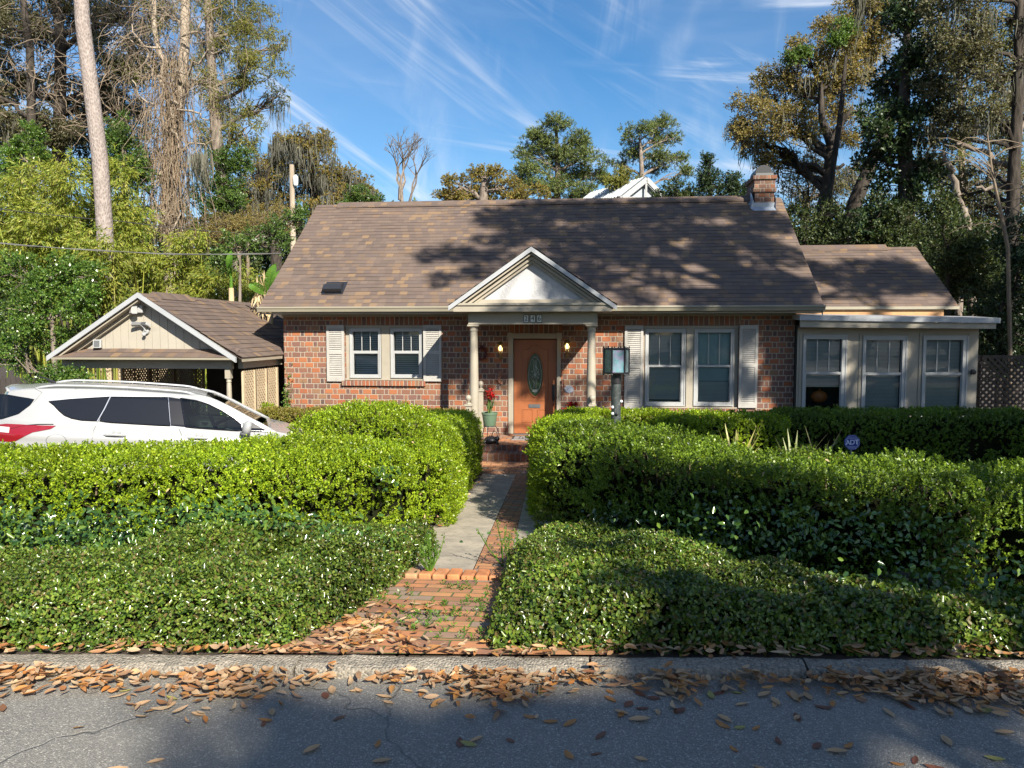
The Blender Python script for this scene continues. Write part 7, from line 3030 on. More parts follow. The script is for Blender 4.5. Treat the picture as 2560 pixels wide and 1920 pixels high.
for i, (lab, bg, mt) in enumerate((('dark low tree right of the white metal roof', [(1690, 475, 40, 26), (1735, 490, 46, 26), (1650, 490, 30, 22), (1700, 510, 60, 20)], 'understory'),
                                   ('dark ragged tree beside the brick chimney', [(1775, 440, 30, 36), (1800, 470, 50, 36), (1845, 470, 30, 36), (1750, 490, 40, 30), (1770, 400, 14, 18), (1840, 500, 40, 30)], 'evergreen'))):
    tree('evergreen_tree', lab, trunkpx([(bg[0][0], 580, .16), (bg[0][0], bg[0][1], .08)], 37), [PX(*q, 37) for q in bg], mt, 'oakbark', (.13, .06), 75, 9, .42, 30 + i)
# --- right side
tree('live_oak', 'spreading rusty-gold live oak above the chimney', trunkpx([(2058, 640, .26), (2060, 520, .24), (2072, 440, .21), (2078, 360, .17), (2055, 300, .12), (2050, 200, .08)], 28),
     [PX(*q, 28, .8, j) for q, j in (((1880, 285, 62, 48), 0), ((1945, 225, 70, 58), 1), ((2025, 160, 75, 62), 0), ((2100, 95, 78, 70), 0), ((1975, 310, 72, 46), -1), ((1890, 355, 50, 34), 0), ((2055, 245, 75, 62), 1), ((2130, 190, 70, 70), 1), ((1848, 330, 34, 30), 0), ((2170, 80, 70, 80), 1), ((2110, 320, 70, 46), 1), ((1990, 120, 30, 34), 0), ((2180, -10, 90, 60), 0), ((1930, 400, 40, 26), 0))],
     'oakrust', 'oakbark', (.11, .05), 92, 14, .38, 33, .2, moss=60, mossl=(.5, 1.5), lr=.38)
mb = MB()
rg = np.random.default_rng(77)
lo = bpy.data.objects['live_oak']
for (u0, v0, u1, v1, r) in ((2062, 480, 1960, 370, .11), (1960, 370, 1945, 460, .05), (2070, 400, 2010, 330, .10), (2078, 360, 2130, 270, .10), (2065, 450, 2110, 410, .08)):
    limb(mb, U(u0, v0, 28), U(u1, v1, 28), r, r * .65, rg, .06, 8, 7, .06)
mb.tube([(U(2095, 640, 28).x, 28, GZ), U(2118, 580, 28), U(2140, 500, 28), U(2175, 415, 28), U(2215, 330, 28), U(2230, 260, 28)], [.30, .27, .25, .21, .15, .08], 10)
mb.build('leaning_trunk', M['oakbark'], lo, smooth=True)
tree('green_sapling', 'bright green sapling top against the rusty oak', trunkpx([(2050, 640, .1), (2100, 300, .09), (2115, 140, .05)], 27), [PX(*q, 27) for q in ((2120, 75, 26, 26), (2095, 95, 22, 18), (1985, 145, 26, 18), (2010, 130, 16, 14))], 'midgreen', 'oakbark', (.12, .055), 120, 8, .5, 34, limbs=False)
tree('magnolia_tree', 'dark dense evergreen right of the live oak', trunkpx([(2270, 700, .26), (2265, 480, .22), (2260, 250, .16), (2270, 60, .1)], 24),
     [PX(*q, 24, .8, j) for q, j in (((2250, 320, 75, 85), 0), ((2235, 215, 70, 70), 1), ((2285, 110, 75, 85), 0), ((2205, 400, 55, 60), 0), ((2265, 470, 65, 60), 0), ((2190, 555, 55, 45), -1), ((2335, 250, 50, 80), 0), ((2330, 400, 50, 70), 1), ((2310, 20, 90, 60), 0), ((2180, 310, 35, 40), -1))],
     'evergreen', 'oakbark', (.16, .075), 58, 12, .38, 35, 0, lr=.4)
tree('tall_tree', 'tall grey-green tree with dark trunk at the right edge', trunkpx([(2532, 800, .17), (2530, 600, .165), (2535, 420, .15), (2545, 250, .13), (2548, 60, .11), (2550, -100, .08)], 22),
     [PX(*q, 22, .8, j) for q, j in (((2400, 75, 85, 80), 0), ((2500, 55, 90, 75), 1), ((2440, 195, 70, 65), 0), ((2545, 190, 60, 80), 1), ((2405, 300, 45, 50), 1), ((2520, 330, 55, 45), 1), ((2430, -30, 120, 60), 0), ((2600, 80, 60, 90), 0), ((2480, 270, 40, 40), -1), ((2360, 170, 60, 70), 1), ((2370, 330, 50, 60), 1), ((2460, 430, 60, 50), 1.5), ((2540, 470, 50, 60), 1.5), ((2390, 480, 50, 50), 1.5), ((2450, 520, 60, 50), 2))],
     'greygreen', 'oakbark', (.10, .05), 80, 11, .38, 36, .2, moss=70, mossl=(.5, 1.5), lr=.35)
mb = MB()
tt = bpy.data.objects['tall_tree']
for (u0, v0, u1, v1, r) in ((2535, 420, 2390, 360, .09), (2395, 490, 2360, 380, .10), (2420, 560, 2395, 490, .11), (2530, 470, 2440, 470, .08), (2545, 280, 2470, 200, .08), (2540, 350, 2600, 250, .1)):
    limb(mb, U(u0, v0, 22.3), U(u1, v1, 22.3), r, r * .5, rg, .08, 7, 7, .04)
limb(mb, (U(2440, 700, 22.3).x, 22.3, GZ), U(2420, 560, 22.3), .14, .11, rg, .04, 8, 5)
mb.build('side_branches', M['greybark'], tt, smooth=True)
us = [('dark understory shrub just right of the chimney', 25, [(2010, 560, 55, 50), (2070, 540, 45, 40), (2060, 610, 60, 45), (2110, 580, 50, 40), (1990, 620, 50, 50)], 'understory'),
      ('pale-flecked understory shrub above the wing roof', 23.5, [(2160, 600, 70, 55), (2240, 560, 60, 50), (2250, 630, 80, 50), (2320, 590, 70, 50), (2200, 520, 40, 40)], 'understory'),
      ('tall dark understory shrub behind the sunroom corner', 21, [(2370, 620, 70, 60), (2440, 600, 65, 60), (2400, 700, 60, 60), (2460, 690, 60, 60), (2350, 520, 40, 40)], 'understory'),
      ('dark broad shrub at the right edge over the lattice fence', 19.5, [(2500, 780, 70, 75), (2450, 820, 60, 60), (2550, 700, 60, 70), (2560, 860, 60, 70), (2480, 900, 50, 50), (2540, 600, 50, 50)], 'evergreen')]
for i, (lab, yy, bg, mt) in enumerate(us):
    tree('understory_shrub', lab, trunkpx([(bg[0][0], 900, .08), (bg[0][0], bg[0][1], .05)], yy), [PX(*q, yy, .7, rnd.uniform(-.5, .5)) for q in bg], mt, 'oakbark', (.11, .055), 105, 11, .42, 40 + i, 0, group='understory shrubs behind the right wing')
tree('olive_tree', 'pale olive foliage filling the gap behind the live oak trunks', trunkpx([(2010, 640, .1), (2020, 500, .08)], 31), [PX(*q, 31) for q in ((1985, 460, 55, 40), (2060, 440, 50, 40), (2110, 470, 45, 50), (1960, 520, 55, 34), (2040, 520, 60, 40), (2150, 440, 40, 50), (2010, 390, 40, 30))], 'greygreen', 'greybark', (.11, .05), 62, 10, .40, 81, .2, moss=30, mossl=(.4, 1.2))
tree('olive_tree', 'olive foliage behind the tall grey-green tree at the right', trunkpx([(2400, 700, .14), (2405, 400, .12), (2400, 150, .08)], 33), [PX(*q, 33) for q in ((2340, 150, 60, 70), (2390, 260, 60, 70), (2450, 340, 70, 60), (2350, 420, 60, 60), (2510, 430, 60, 70), (2420, 90, 70, 70), (2540, 300, 60, 70), (2500, 140, 70, 70), (2430, 480, 70, 60), (2560, 540, 50, 60), (2340, 540, 50, 50))], 'oakolive', 'greybark', (.11, .05), 50, 10, .40, 82, .2, moss=20)
tree('evergreen_tree', 'dark evergreen mass behind the big oak at the left', trunkpx([(230, 640, .14), (235, 400, .12), (240, 250, .08)], 36), [PX(*q, 36) for q in ((240, 330, 70, 70), (170, 300, 60, 70), (110, 430, 70, 50), (200, 420, 80, 50), (330, 330, 50, 60), (290, 190, 60, 60), (40, 440, 60, 50), (380, 420, 50, 60))], 'evergreen', 'oakbark', (.14, .07), 48, 10, .40, 83, .1)
# bare sapling on the right
rg = np.random.default_rng(45)
t = thing('bare_sapling', 'thin leafless sapling with pale twigs at the right', 'tree', (U(2525, 900, 19).x, 19, GZ))
mb = MB()
tr = [U(2527, 960, 19), U(2520, 620, 19), U(2500, 520, 19), U(2480, 430, 19), U(2468, 330, 19)]
mb.tube(tr, [.05, .045, .04, .03, .015], 7)
for k in range(26):
    s = rg.uniform(.25, 1)
    i = min(3, int(s * 4))
    p = tr[i].lerp(tr[i + 1], s * 4 - i)
    d = Vector((rg.normal(0, 1), rg.normal(0, .4), rg.uniform(-.1, .7))).normalized()
    L = rg.uniform(.5, 1.7)
    mb.tube([p, p + d * L * .4 + Vector((0, 0, .06)), p + d * L * .8, p + d * L + Vector((0, 0, -.12))], [.014, .011, .008, .004], 4, False)
mb.build('trunk', M['twig'], t)
# --- left foreground shrubs and bamboo
tree('broadleaf_shrub', 'glossy broad-leaved shrub left of the carport roof', trunkpx([(140, 960, .07), (130, 800, .05), (120, 700, .03)], 17.8),
     [PX(*q, 17.8, .8, rnd.uniform(-.4, .4)) for q in ((40, 690, 60, 60), (140, 680, 70, 55), (190, 760, 60, 45), (60, 790, 70, 55), (130, 850, 60, 40), (20, 880, 60, 50), (110, 740, 60, 50), (225, 690, 40, 40))], 'shrub', 'greybark', (.085, .05), 200, 11, .40, 50, .1)
tree('broadleaf_shrub', 'low glossy shrub in front of the left carport lattice', trunkpx([(160, 1000, .04), (160, 950, .03)], 14.2), [PX(*q, 14.2) for q in ((140, 945, 40, 28), (185, 945, 38, 28), (100, 975, 40, 24), (165, 980, 50, 30))], 'shrub', 'greybark', (.07, .042), 330, 11, .45, 51)
tree('broadleaf_shrub', 'small green shrub against the dark oak above the bamboo', trunkpx([(90, 640, .06), (80, 420, .04)], 24.5), [PX(*q, 24.5) for q in ((78, 350, 32, 45), (40, 390, 40, 34), (95, 400, 30, 34), (20, 430, 40, 40))], 'shrub', 'greybark', (.11, .06), 130, 9, .45, 52)
tree('broadleaf_shrub', 'dark green shrub beside the banana plant at the roof edge', trunkpx([(600, 800, .05), (600, 640, .03)], 21), [PX(*q, 21) for q in ((590, 620, 45, 34), (560, 660, 40, 30), (640, 600, 40, 40), (700, 585, 36, 44), (740, 540, 26, 36))], 'midgreen', 'greybark', (.10, .05), 130, 9, .42, 53)
tree('brown_thicket', 'brownish twiggy thicket below the moss oaks', trunkpx([(620, 700, .08), (620, 560, .05)], 30), [PX(*q, 30) for q in ((560, 560, 60, 36), (640, 560, 60, 36), (700, 540, 50, 40), (600, 600, 70, 30), (500, 580, 50, 34))], 'oakrust', 'twig', (.09, .03), 110, 10, .42, 54, .1)


def bamboo(name, lab, bigs, seed, dens, mat='bamboo'):
    rg = np.random.default_rng(seed)
    c0 = bigs[0][0]
    t = thing(name, lab, 'bamboo', (c0[0], c0[1], GZ), 'bamboo clumps beside the carport')
    mb = MB()
    Cs, As = [], []
    for c, r in bigs:
        c, r = np.array(c), np.array(r)
        for k in range(5):
            bx_ = c[0] + rg.normal(0, r[0] * .5)
            by_ = c[1] + rg.normal(.3, .4)
            top = c + rg.normal(0, .5, 3) * r
            mb.tube([(bx_, by_, GZ - .1), ((bx_ * .7 + top[0] * .3), by_, GZ + (top[2] - GZ) * .55), tuple(top), tuple(top + np.array([rg.normal(0, .5), -.3, -.25]))], [.03, .026, .012, .004], 5, False)
        n = int(1.9 * dens * r[0] * r[2])
        d = rdir(n, rg)
        p = c + d * r * (rg.random(n) ** .4)[:, None] * np.array([1, 1, 1.05])
        Cs.append(p)
        As.append(d * np.array([.9, .6, .2]) + np.array([0, -.35, -.35]) + rg.normal(0, .4, (n, 3)))
    C, A = np.concatenate(Cs), np.concatenate(As)
    Pl, Dl, Nl, L, W = shoot_leaves(C, A, 9, .35, .18, .036, rg, .75)
    Dl = unit(Dl) + np.array([0, -.1, -.45])
    V, FA = leaf_arrays(Pl, Dl, Nl, L, W, 'q', .15, .1)
    npmesh('foliage', V, FA, M[mat], t)
    mb.build('culms', M['bamboo'], t, smooth=True)


bamboo('bamboo', 'tall yellow-green bamboo clump at the far left edge', [PX(*q, 22, .8, rnd.uniform(-.6, .6)) for q in ((20, 500, 80, 70), (90, 470, 70, 70), (40, 580, 80, 70), (110, 560, 80, 70), (30, 660, 80, 60))], 61, 230)
bamboo('bamboo', 'golden bamboo clump left of the big pine trunk', [PX(*q, 22.5, .8, rnd.uniform(-.6, .6)) for q in ((170, 450, 55, 70), (190, 530, 70, 60), (160, 610, 80, 60), (220, 640, 70, 60), (130, 680, 70, 50))], 62, 230)
bamboo('bamboo', 'bamboo clump right of the pine trunk above the carport ridge', [PX(*q, 23, .8, rnd.uniform(-.6, .6)) for q in ((300, 440, 36, 60), (300, 560, 50, 70), (345, 560, 40, 60), (470, 600, 50, 40), (330, 640, 70, 50), (290, 660, 60, 50), (390, 660, 60, 40))], 63, 230)
bamboo('bamboo', 'bamboo clump arching in front of the foot of the pine', [PX(*q, 19.3, .6, rnd.uniform(-.2, .2)) for q in ((262, 625, 45, 40), (235, 690, 60, 60), (285, 660, 45, 50), (215, 610, 40, 40), (200, 720, 60, 60), (270, 740, 60, 50))], 66, 230)
bamboo('bamboo', 'low bamboo clump between carport ridge and house roof', [PX(*q, 23.5, .8, rnd.uniform(-.6, .6)) for q in ((460, 660, 60, 40), (540, 690, 60, 40), (600, 700, 55, 36), (420, 720, 60, 40), (500, 730, 60, 30), (620, 740, 40, 30))], 64, 230)
bamboo('bamboo', 'shaded bamboo clump seen through the carport lattice', [PX(*q, 23.0, .8, rnd.uniform(-.5, .5)) for q in ((260, 900, 90, 60), (380, 900, 90, 60), (480, 900, 80, 60), (180, 880, 70, 60), (330, 780, 90, 60))], 65, 130)
# banana plants
for i, (lab, c, leaves) in enumerate((('banana plant with two big leaves behind the left roof edge', (675, 760), [(672, 735, 690, 640, 13), (668, 735, 625, 690, 14), (680, 740, 705, 655, 10)]), ('single upright banana leaf behind the carport', (578, 720), [(578, 690, 579, 610, 9)]))):
    yy = 18.6 if i == 0 else 21
    b = U(c[0], c[1], yy)
    t = thing('banana_plant', lab, 'banana plant', (b.x, yy, GZ))
    mb = MB()
    mb.tube([(b.x, yy, GZ - .1), (b.x, yy, b.z)], [.11, .07], 10)
    mb.build('stalk', M['haypale'], t, smooth=True)
    for (u0, v0, u1, v1, w) in leaves:
        p, q = U(u0, v0, yy), U(u1, v1, yy - .3)
        mb = MB()
        mb.tube([b, p], [.05, .03], 6)
        d = (q - p)
        s = d.cross(Vector((0, -1, 0))).normalized()
        ww = w * yy / F
        n = 14
        for k in range(n):
            a, e = k / n, (k + 1) / n - .01 * rnd.random()
            f = lambda x: ww * max(.05, sin(pi * min(1, x * .94 + .06))) ** .6
            bow = lambda x: p + d * x + Vector((0, -.12 * sin(pi * x), -.18 * x * x))
            for sg in (-1, 1):
                tilt = Vector((0, -.25 * ww, -.1 * ww)) * rnd.uniform(.6, 1.2)
                mb.quad(bow(a), bow(e), bow(e) + s * sg * f(e) + tilt, bow(a) + s * sg * f(a) + tilt)
        mb.build('leaf', M['banana'], t)
    if i == 0:
        rgb = np.random.default_rng(3)
        P = np.array(U(655, 740, yy)) + rgb.normal(0, 1, (90, 3)) * np.array([.12, .1, .3])
        V, FA = leaf_arrays(P, rgb.normal(0, .3, (90, 3)) + np.array([0, 0, -1]), rdir(90, rgb), .35, .05)
        npmesh('dry_leaves', V, FA, M['haypale'], t)
# far wood closing the view
rg = np.random.default_rng(70)
bg = []
for k in range(60):
    u = -250 + k * 55
    bg.append(PX(u, 560 + rg.uniform(-20, 40), 60, 60, 75, .5, rg.uniform(-4, 4)))
Cs, As = [], []
for c, r in bg:
    n = 620
    d = rdir(n, rg)
    Cs.append(np.array(c) + d * np.array(r) * (rg.random(n) ** .4)[:, None] + np.array([0, 0, -1.0]) * rg.uniform(0, 11, (n, 1)))
    As.append(d + rg.normal(0, .4, (n, 3)))
Pl, Dl, Nl, L, W = shoot_leaves(np.concatenate(Cs), np.concatenate(As), 6, .5, .55, .32, rg, 1.0)
V, FA = leaf_arrays(Pl, Dl, Nl, L, W)
o = npmesh('far_wood', V, FA, M['understory'])
tag(o, 'dark far wood closing the view behind the gardens', 'wood', kind='stuff')
# ------------------------------------------------------------------ trees outside the frame that shade the house, hedge and road
SUN = np.array([.80, -1.28, 1.0])
rgs = np.random.default_rng(90)


def roofpt(u, v):
    lo, hi = 15.5, 20.0
    for _ in range(40):
        m = (lo + hi) / 2
        if U(u, v, m).z > roofz(m):
            lo = m
        else:
            hi = m
    return np.array(U(u, v, lo))


def groundpt(u, v, off=0.0):
    lo, hi = 2.0, 40.0
    for _ in range(40):
        m = (lo + hi) / 2
        p = U(u, v, m)
        g = (0 if p.y < yk(p.x) else gz(p.x, p.y)) + off
        if p.z > g:
            lo = m
        else:
            hi = m
    return np.array(U(u, v, lo))


def shade_tree(name, lab, trunk, clumps, lmat, bmat, seed, leaf=(.16, .085), k=1.0, slen=.16):
    rg = np.random.default_rng(seed)
    t = thing(name, lab, 'tree', trunk[0][:3])
    mb = MB()
    tp_ = [Vector(p[:3]) for p in trunk]
    mb.tube(tp_, [p[3] for p in trunk], 14)
    Cs, As = [], []
    # group clumps into limbs
    cl_ = sorted(range(len(clumps)), key=lambda i: (round(clumps[i][0][0] / 2.5), round(clumps[i][0][1] / 2.5)))
    for i in range(0, len(cl_), 7):
        grp = cl_[i:i + 7]
        cen = Vector(np.mean([clumps[j][0] for j in grp], axis=0))
        st = min(tp_[1:], key=lambda p: (p - cen).length + (4 if p.z > cen.z else 0))
        pts = limb(mb, st, cen, .11, .05, rg, .08, 6, 7, .05)
        for j in grp:
            limb(mb, pts[-2], clumps[j][0], .035, .012, rg, .1, 4, 4, .03)
    for c, r, dn in clumps:
        n = max(8, int(150 * (r / .5) ** 2 * dn * k))
        d = rdir(n, rg)
        Cs.append(np.array(c) + d * (rg.random(n) ** .5 * r)[:, None])
        As.append(d + rg.normal(0, .5, (n, 3)))
    mb.build('trunk', M[bmat], t, smooth=True)
    Pl, Dl, Nl, L, W = shoot_leaves(np.concatenate(Cs), np.concatenate(As), 6, slen, leaf[0], leaf[1], rg, 1.0)
    V, FA = leaf_arrays(Pl, Dl, Nl, L, W)
    npmesh('crown', V, FA, M[lmat], t)
    return t


cA, cB, cC, cD = [], [], [], []


def put(lst, P, h, r, dn=1.0):
    lst.append((np.array(P) + SUN * (h + rgs.uniform(-.8, .8)), r, dn))


# main roof: patchy shade on the right two thirds
sh = [(1240, 545, .45), (1130, 632, .32), (1190, 640, .3), (1070, 640, .22), (1180, 680, .25), (1100, 700, .2), (1310, 560, .5), (1330, 520, .4), (1400, 530, .5), (1480, 525, .5), (1560, 530, .5), (1640, 520, .5), (1720, 525, .5), (1800, 520, .45), (1880, 530, .4), (1940, 560, .4),
      (1270, 600, .35), (1400, 590, .45), (1470, 610, .45), (1540, 630, .45), (1600, 660, .4), (1500, 690, .4), (1440, 660, .35), (1580, 600, .45), (1650, 590, .35), (1750, 580, .4), (1830, 590, .4), (1900, 610, .4), (1960, 640, .4), (1690, 640, .3), (1780, 640, .3), (1850, 660, .35), (1930, 700, .35), (2000, 720, .4),
      (1990, 750, .35), (1900, 755, .35), (1820, 755, .35), (1740, 752, .3), (1660, 700, .22), (1590, 740, .3), (1250, 640, .3), (1210, 600, .2), (1380, 640, .3), (1340, 585, .3), (1880, 560, .35), (1700, 560, .3), (1620, 550, .35), (1530, 570, .35), (1460, 560, .35)]
for u, v, r in sh:
    put(cA, roofpt(u, v), 12.0, r, 1.15)
# wing roof
for u, v, r in ((2060, 640, .4), (2080, 700, .35), (2130, 740, .35), (2200, 640, .45), (2260, 660, .45), (2280, 720, .4), (2330, 700, .4), (2340, 750, .4), (2220, 745, .3), (2180, 700, .18), (2290, 630, .4), (2100, 625, .3)):
    put(cA, U(u, v, 18.2), 11.5, r, 1.1)
# chimney, front wall, windows
for u, v, r in ((1910, 470, .4), (1900, 500, .4), (1560, 960, .3), (1660, 860, .22), (1650, 960, .3), (1720, 840, .2), (1790, 860, .3), (1800, 960, .35), (1860, 840, .3), (1870, 960, .25), (1940, 860, .3), (1980, 960, .35), (1960, 830, .25), (1940, 900, .12), (1750, 920, .15), (1500, 980, .25), (1440, 990, .25), (1700, 900, .22), (1620, 1000, .2)):
    put(cA, U(u, v, YW), 10.5, r, .9)
# pediment right half and the beam
for u, v, r in ((1430, 730, .30), (1390, 700, .18), (1480, 770, .35), (1340, 795, .28), (1240, 795, .22)):
    put(cA, U(u, v, 14.8), 10.5, r, .9)
# sunroom front
for u, v, r in ((2060, 900, .35), (2090, 980, .4), (2190, 880, .3), (2210, 980, .4), (2330, 880, .35), (2360, 970, .4), (2430, 880, .35), (2430, 980, .4), (2300, 930, .15), (2140, 860, .15), (2040, 840, .25), (2250, 830, .25), (2380, 830, .25), (2280, 1000, .25)):
    put(cA, U(u, v, 16.2), 10.2, r, .85)
# foundation hedge and bed
for u in range(1960, 2700, 75):
    for v in (1000, 1030, 1075, 1125):
        put(cB, U(u, v, 13.1), 9.0, .50, 1.1)
for u, v, r in ((1700, 1060, .3), (1740, 1090, .3), (1640, 1085, .25), (1890, 1050, .25), (1910, 1090, .3), (1860, 1100, .2), (1560, 1060, .25), (1480, 1050, .25), (1420, 1060, .25)):
    put(cB, U(u, v, 13.1), 9.0, r, 1.0)
for x in np.arange(3.5, 10, 1.0):
    for y in (8.5, 10, 11.5):
        put(cB, (x + rgs.normal(0, .2), y, -.5), 9.0, .6, 1.0)
for u, v, y, r in ((2480, 930, 17.4, .6), (2540, 960, 17.4, .6), (2460, 1000, 17.4, .5), (2550, 880, 17.6, .6), (2480, 870, 18, .6), (2420, 780, 19, .8), (2520, 760, 19, .8), (2560, 650, 19.5, .8), (2450, 640, 20, .8), (2500, 840, 18.6, .8)):
    put(cB, U(u, v, y), 9.5, r, 1.0)
# path hedge near the porch, steps
for p, r in (((-2.3, 13.2, 0), .5), ((-2.2, 12.0, .1), .4), ((-1.75, 11.6, -.3), .35), ((-1.8, 13.0, -.4), .35), ((-1.5, 14.6, -.6), .35), ((-1.0, 14.6, -.6), .3), ((-1.65, 10.2, -.1), .3)):
    put(cB, p, 9.0, r, 1.0)
for y in np.arange(11.2, 13.4, .55):
    put(cB, (-1.45 + rgs.normal(0, .15), y, -.75), 8.6, .17, .9)
# right hedge: front face in shade, top mostly lit
fr_ = [(1480, 1200), (1560, 1230), (1650, 1250), (1740, 1270), (1830, 1280), (1920, 1300), (2010, 1310), (2100, 1320), (2190, 1330), (2280, 1340), (2360, 1350)]
for (u, v), y in zip(fr_, (6.55, 6.3, 6.05, 5.8, 5.6, 5.4, 5.25, 5.1, 5.05, 5.0, 4.95)):
    put(cC, U(u, v, y), 7.0, .20, 1.3)
    put(cC, U(u, v + 75, y - .05), 7.0, .22, 1.3)
    put(cC, U(u, v + 150, y - .1), 7.0, .22, 1.2)
for u, v, r in ((1780, 1470, .22), (1850, 1500, .24), (1930, 1510, .25), (2010, 1530, .26), (2090, 1540, .26), (2170, 1550, .24), (2240, 1560, .2), (1880, 1580, .25), (1970, 1600, .26), (2070, 1610, .26), (2160, 1620, .24), (1800, 1560, .18), (1760, 1620, .14), (2250, 1500, .2), (2330, 1430, .18)):
    put(cC, groundpt(u, v, .3), 7.0, r, 1.2)
for u, v, r in ((1620, 1400, .12), (1560, 1420, .10), (1720, 1420, .12), (1500, 1330, .14), (2380, 1200, .10), (1800, 1170, .13), (1720, 1150, .12), (2430, 1560, .10), (2500, 1440, .08)):
    put(cC, groundpt(u, v, .35), 7.0, r, .8)
# road shade
for k in range(26):
    u, v = rgs.uniform(150, 760), rgs.uniform(1770, 1990)
    if rgs.random() < .15 + .75 * (u - 150) / 600:
        put(cD, groundpt(u, v, 0), 14.0, rgs.uniform(.05, .09), .5 + .5 * (u - 150) / 600)
for u in range(760, 2080, 58):
    for v in (1805, 1850, 1905, 1960, 2020):
        if (v == 1805 and (u < 1250 or u > 1960)) or (v == 1850 and u < 880):
            continue
        if rgs.random() < .06:
            continue
        put(cD, groundpt(u + rgs.normal(0, 14), v + rgs.normal(0, 8), 0), 14.0, .15, 1.15)
for u, v, r in ((640, 1752, .07), (700, 1762, .08), (690, 1840, .06), (740, 1880, .10), (820, 1772, .07), (2080, 1730, .13), (2150, 1720, .13), (2220, 1740, .12), (1950, 1730, .14), (1860, 1745, .10), (2300, 1760, .10), (2400, 1770, .12), (2480, 1790, .10), (2540, 1760, .10), (2120, 1790, .10), (1780, 1765, .10), (1690, 1770, .08), (2100, 1840, .10), (1600, 1785, .07), (1400, 1785, .07), (1100, 1800, .08), (980, 1810, .08), (2040, 1690, .12), (2200, 1690, .12), (2120, 1680, .12), (2300, 1690, .10), (1960, 1680, .10)):
    put(cD, groundpt(u, v, 0), 14.0, r, 1.0)
shade_tree('roadside_oak', 'tall roadside oak outside the picture shading the roof', [(15.5, 2.5, -.2, .42), (14.5, 2.6, 4.5, .38), (13.2, 2.8, 9.0, .32), (12.4, 2.6, 13.0, .24), (11.5, 2.2, 16.0, .15)], cA, 'oakdark', 'oakbark', 91)
shade_tree('roadside_oak', 'roadside oak outside the picture shading the sunroom hedge', [(16.5, -3.5, -.2, .36), (15.6, -3.0, 3.5, .32), (14.5, -2.0, 7.0, .25), (13.0, -1.0, 9.8, .16)], cB, 'oakdark', 'oakbark', 92)
shade_tree('roadside_oak', 'oak across the street outside the picture shading the right hedge', [(10.8, -9.5, -.2, .30), (10.0, -8.8, 2.6, .27), (8.6, -7.5, 5.2, .20), (7.6, -6.6, 7.6, .13)], cC, 'oakdark', 'oakbark', 93, leaf=(.085, .05), k=3.2, slen=.05)
shade_tree('roadside_oak', 'tall oak across the street outside the picture shading the road', [(14.5, -18, -.2, .40), (13.8, -17.5, 5, .34), (12.6, -16.5, 10, .26), (11.8, -15.5, 13.5, .15)], cD, 'oakdark', 'oakbark', 94, leaf=(.085, .05), k=4.6, slen=.05)
# moss strands dangling from the roadside oak into the top of the view
c = U(2147, 20, 9.0)
P0 = np.array([[c.x + rgs.normal(0, .015), c.y + rgs.normal(0, .02), c.z + .28] for _ in range(5)])
V, FA = make_moss(P0, rgs, 12, .45, .72, .016, .018)
ob = bpy.data.objects['roadside_oak']
npmesh('moss', V, FA, M['moss'], ob)['kind'] = 'stuff'
mb = MB()
limb(mb, (12.6, 2.8, 9.5), (c.x, c.y, c.z + .3), .08, .02, rgs, .05, 6, 8, .04)
mb.build('mossy_branch', M['oakbark'], ob)

# ------------------------------------------------------------------ woods across the street (seen in the window reflections)
tr0 = None
for i, (x, y, h) in enumerate(((-26, -25, 9), (-17, -27, 10), (-8, -25, 9.5), (1, -27, 10), (9, -30, 9), (18, -28, 10), (27, -26, 9))):
    if tr0 is None:
        bigs = [((x + a, y + b, z), (2.6, 2.2, 2.0)) for a, b, z in ((-2.5, 0, 3.5), (2.4, .4, 3.8), (0, -.5, 6.5), (-1.6, .6, 1.6), (2.0, -.4, 1.4), (0, .8, 4.5))]
        tr0 = tree('street_tree', 'leafy trees across the street outside the picture', [(x, y, 0, .3), (x, y, 4, .24), (x, y, 7, .12)], bigs, 'understory', 'oakbark', (.40, .22), 14, 10, .45, 95, group='trees across the street')
    else:
        c = tr0.copy()
        COL.objects.link(c)
        c.location = (x, y, 0)
        c.rotation_euler = (0, 0, i * 1.3)
        for ch in tr0.children:
            k = ch.copy()
            COL.objects.link(k)
            k.parent = c

# ------------------------------------------------------------------ light, sky, camera
SE = math.atan2(1.0, math.hypot(.80, 1.28))
sd = bpy.data.lights.new('sun', 'SUN')
sd.energy = 5.0
sd.angle = R(.53)
sd.color = (1.0, .93, .80)
so = bpy.data.objects.new('sun', sd)
COL.objects.link(so)
so.location = (20, -30, 30)
so.rotation_euler = Vector((.80, -1.28, 1.0)).to_track_quat('Z', 'Y').to_euler()

w = bpy.data.worlds.new('World')
SC.world = w
w.use_nodes = True
nt = w.node_tree
nt.nodes.clear()
wo = nt.nodes.new('ShaderNodeOutputWorld')
bgn = nt.nodes.new('ShaderNodeBackground')
sky = nt.nodes.new('ShaderNodeTexSky')
sky.sky_type = 'NISHITA'
sky.sun_disc = False
sky.sun_elevation = SE
sky.sun_rotation = math.atan2(.80, -1.28)
sky.altitude = 60
sky.air_density = 1.0
sky.dust_density = .5
sky.ozone_density = 2.6


def wn_(kind, **kw):
    x = nt.nodes.new('ShaderNode' + kind)
    for k, v in kw.items():
        setattr(x, k, v)
    return x


tc = wn_('TexCoord')
sep = wn_('SeparateXYZ')
nt.links.new(tc.outputs['Generated'], sep.inputs[0])


def wmath(op, a, b=None, clamp=False):
    x = wn_('Math', operation=op)
    x.use_clamp = clamp
    for i, v in enumerate((a, b)):
        if v is None:
            continue
        if isinstance(v, bpy.types.NodeSocket):
            nt.links.new(v, x.inputs[i])
        else:
            x.inputs[i].default_value = v
    return x.outputs[0]


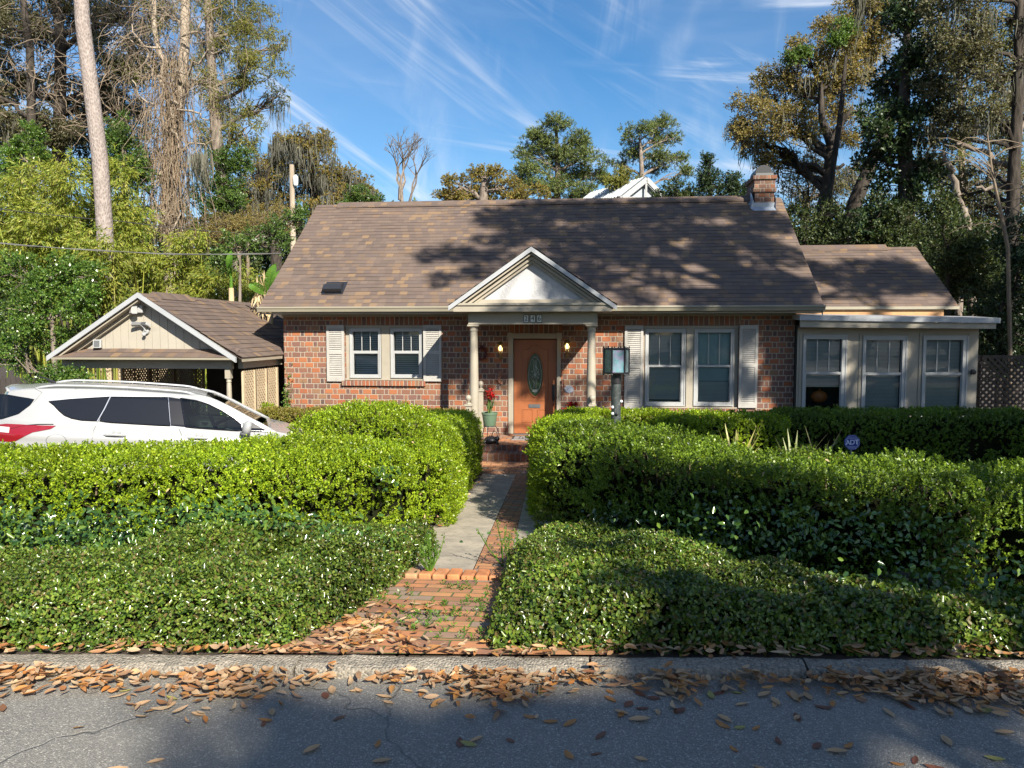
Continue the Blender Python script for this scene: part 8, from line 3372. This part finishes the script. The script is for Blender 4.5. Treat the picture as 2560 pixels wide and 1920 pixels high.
# wispy cirrus laid out by compass bearing and height above the horizon
az = wmath('ARCTAN2', sep.outputs[0], sep.outputs[1])
el = wmath('ARCSINE', sep.outputs[2])
cmb = wn_('CombineXYZ')
nt.links.new(az, cmb.inputs[0])
nt.links.new(el, cmb.inputs[1])


def streaks(rot, sx_, sy_, scale, lo, hi, seed, detail=7, dist=.9):
    m0 = wn_('Mapping')
    nt.links.new(cmb.outputs[0], m0.inputs[0])
    m0.inputs['Rotation'].default_value = (0, 0, R(rot))
    m = wn_('Mapping')
    nt.links.new(m0.outputs[0], m.inputs[0])
    m.inputs['Scale'].default_value = (sx_, sy_, 1)
    m.inputs['Location'].default_value = (seed, seed * .7, seed * .3)
    n = wn_('TexNoise')
    nt.links.new(m.outputs[0], n.inputs['Vector'])
    n.inputs['Scale'].default_value = scale
    n.inputs['Detail'].default_value = detail
    n.inputs['Roughness'].default_value = .6
    n.inputs['Distortion'].default_value = dist
    r = wn_('MapRange')
    r.interpolation_type = 'SMOOTHSTEP'
    nt.links.new(n.outputs['Fac'], r.inputs[0])
    r.inputs[1].default_value = lo
    r.inputs[2].default_value = hi
    return r.outputs[0]


s1 = wmath('MULTIPLY', streaks(33, .8, 6.0, 2.6, .50, .80, 4.3), streaks(10, 1.6, 1.6, 2.0, .42, .66, 2.2, 3))
s2 = wmath('MULTIPLY', streaks(7, .7, 8.0, 2.2, .49, .78, 9.1), streaks(0, 1.2, 2.4, 2.0, .40, .62, 5.2, 3))
s3 = wmath('MULTIPLY', streaks(98, .9, 4.5, 2.4, .48, .80, 1.7), streaks(0, 2.2, 1.2, 1.8, .42, .62, 8.8, 3))
vv_ = streaks(15, 1.0, 2.0, 1.6, .40, .85, 6.1, 5)
cl2 = wmath('ADD', wmath('ADD', s1, s2, True), wmath('ADD', s3, wmath('MULTIPLY', vv_, .22), True), True)
cl2 = wmath('MULTIPLY', cl2, .85)
hs_ = wn_('HueSaturation')
hs_.inputs['Saturation'].default_value = 1.30
hs_.inputs['Value'].default_value = .9
nt.links.new(sky.outputs[0], hs_.inputs['Color'])
mx = wn_('Mix', data_type='RGBA')
nt.links.new(cl2, mx.inputs[0])
nt.links.new(hs_.outputs[0], mx.inputs[6])
mx.inputs[7].default_value = (5.6, 6.0, 6.6, 1)
nt.links.new(mx.outputs[2], bgn.inputs[0])
bgn.inputs[1].default_value = .072
nt.links.new(bgn.outputs[0], wo.inputs[0])

cam = bpy.data.cameras.new('camera')
cam.sensor_width = 36
cam.lens = F / 2560 * 36
cam.clip_start = .05
cam.clip_end = 2000
co = bpy.data.objects.new('camera', cam)
COL.objects.link(co)
co.location = (0, 0, EYE)
co.rotation_euler = (pi / 2 - PIT, 0, YAW)
SC.camera = co
SC.view_settings.view_transform = 'Standard'
SC.view_settings.look = 'None'
SC.view_settings.exposure = 1.2
SC.view_settings.gamma = 1.0
SC.cycles.max_bounces = 8
SC.cycles.transparent_max_bounces = 12
SC.cycles.use_denoising = True
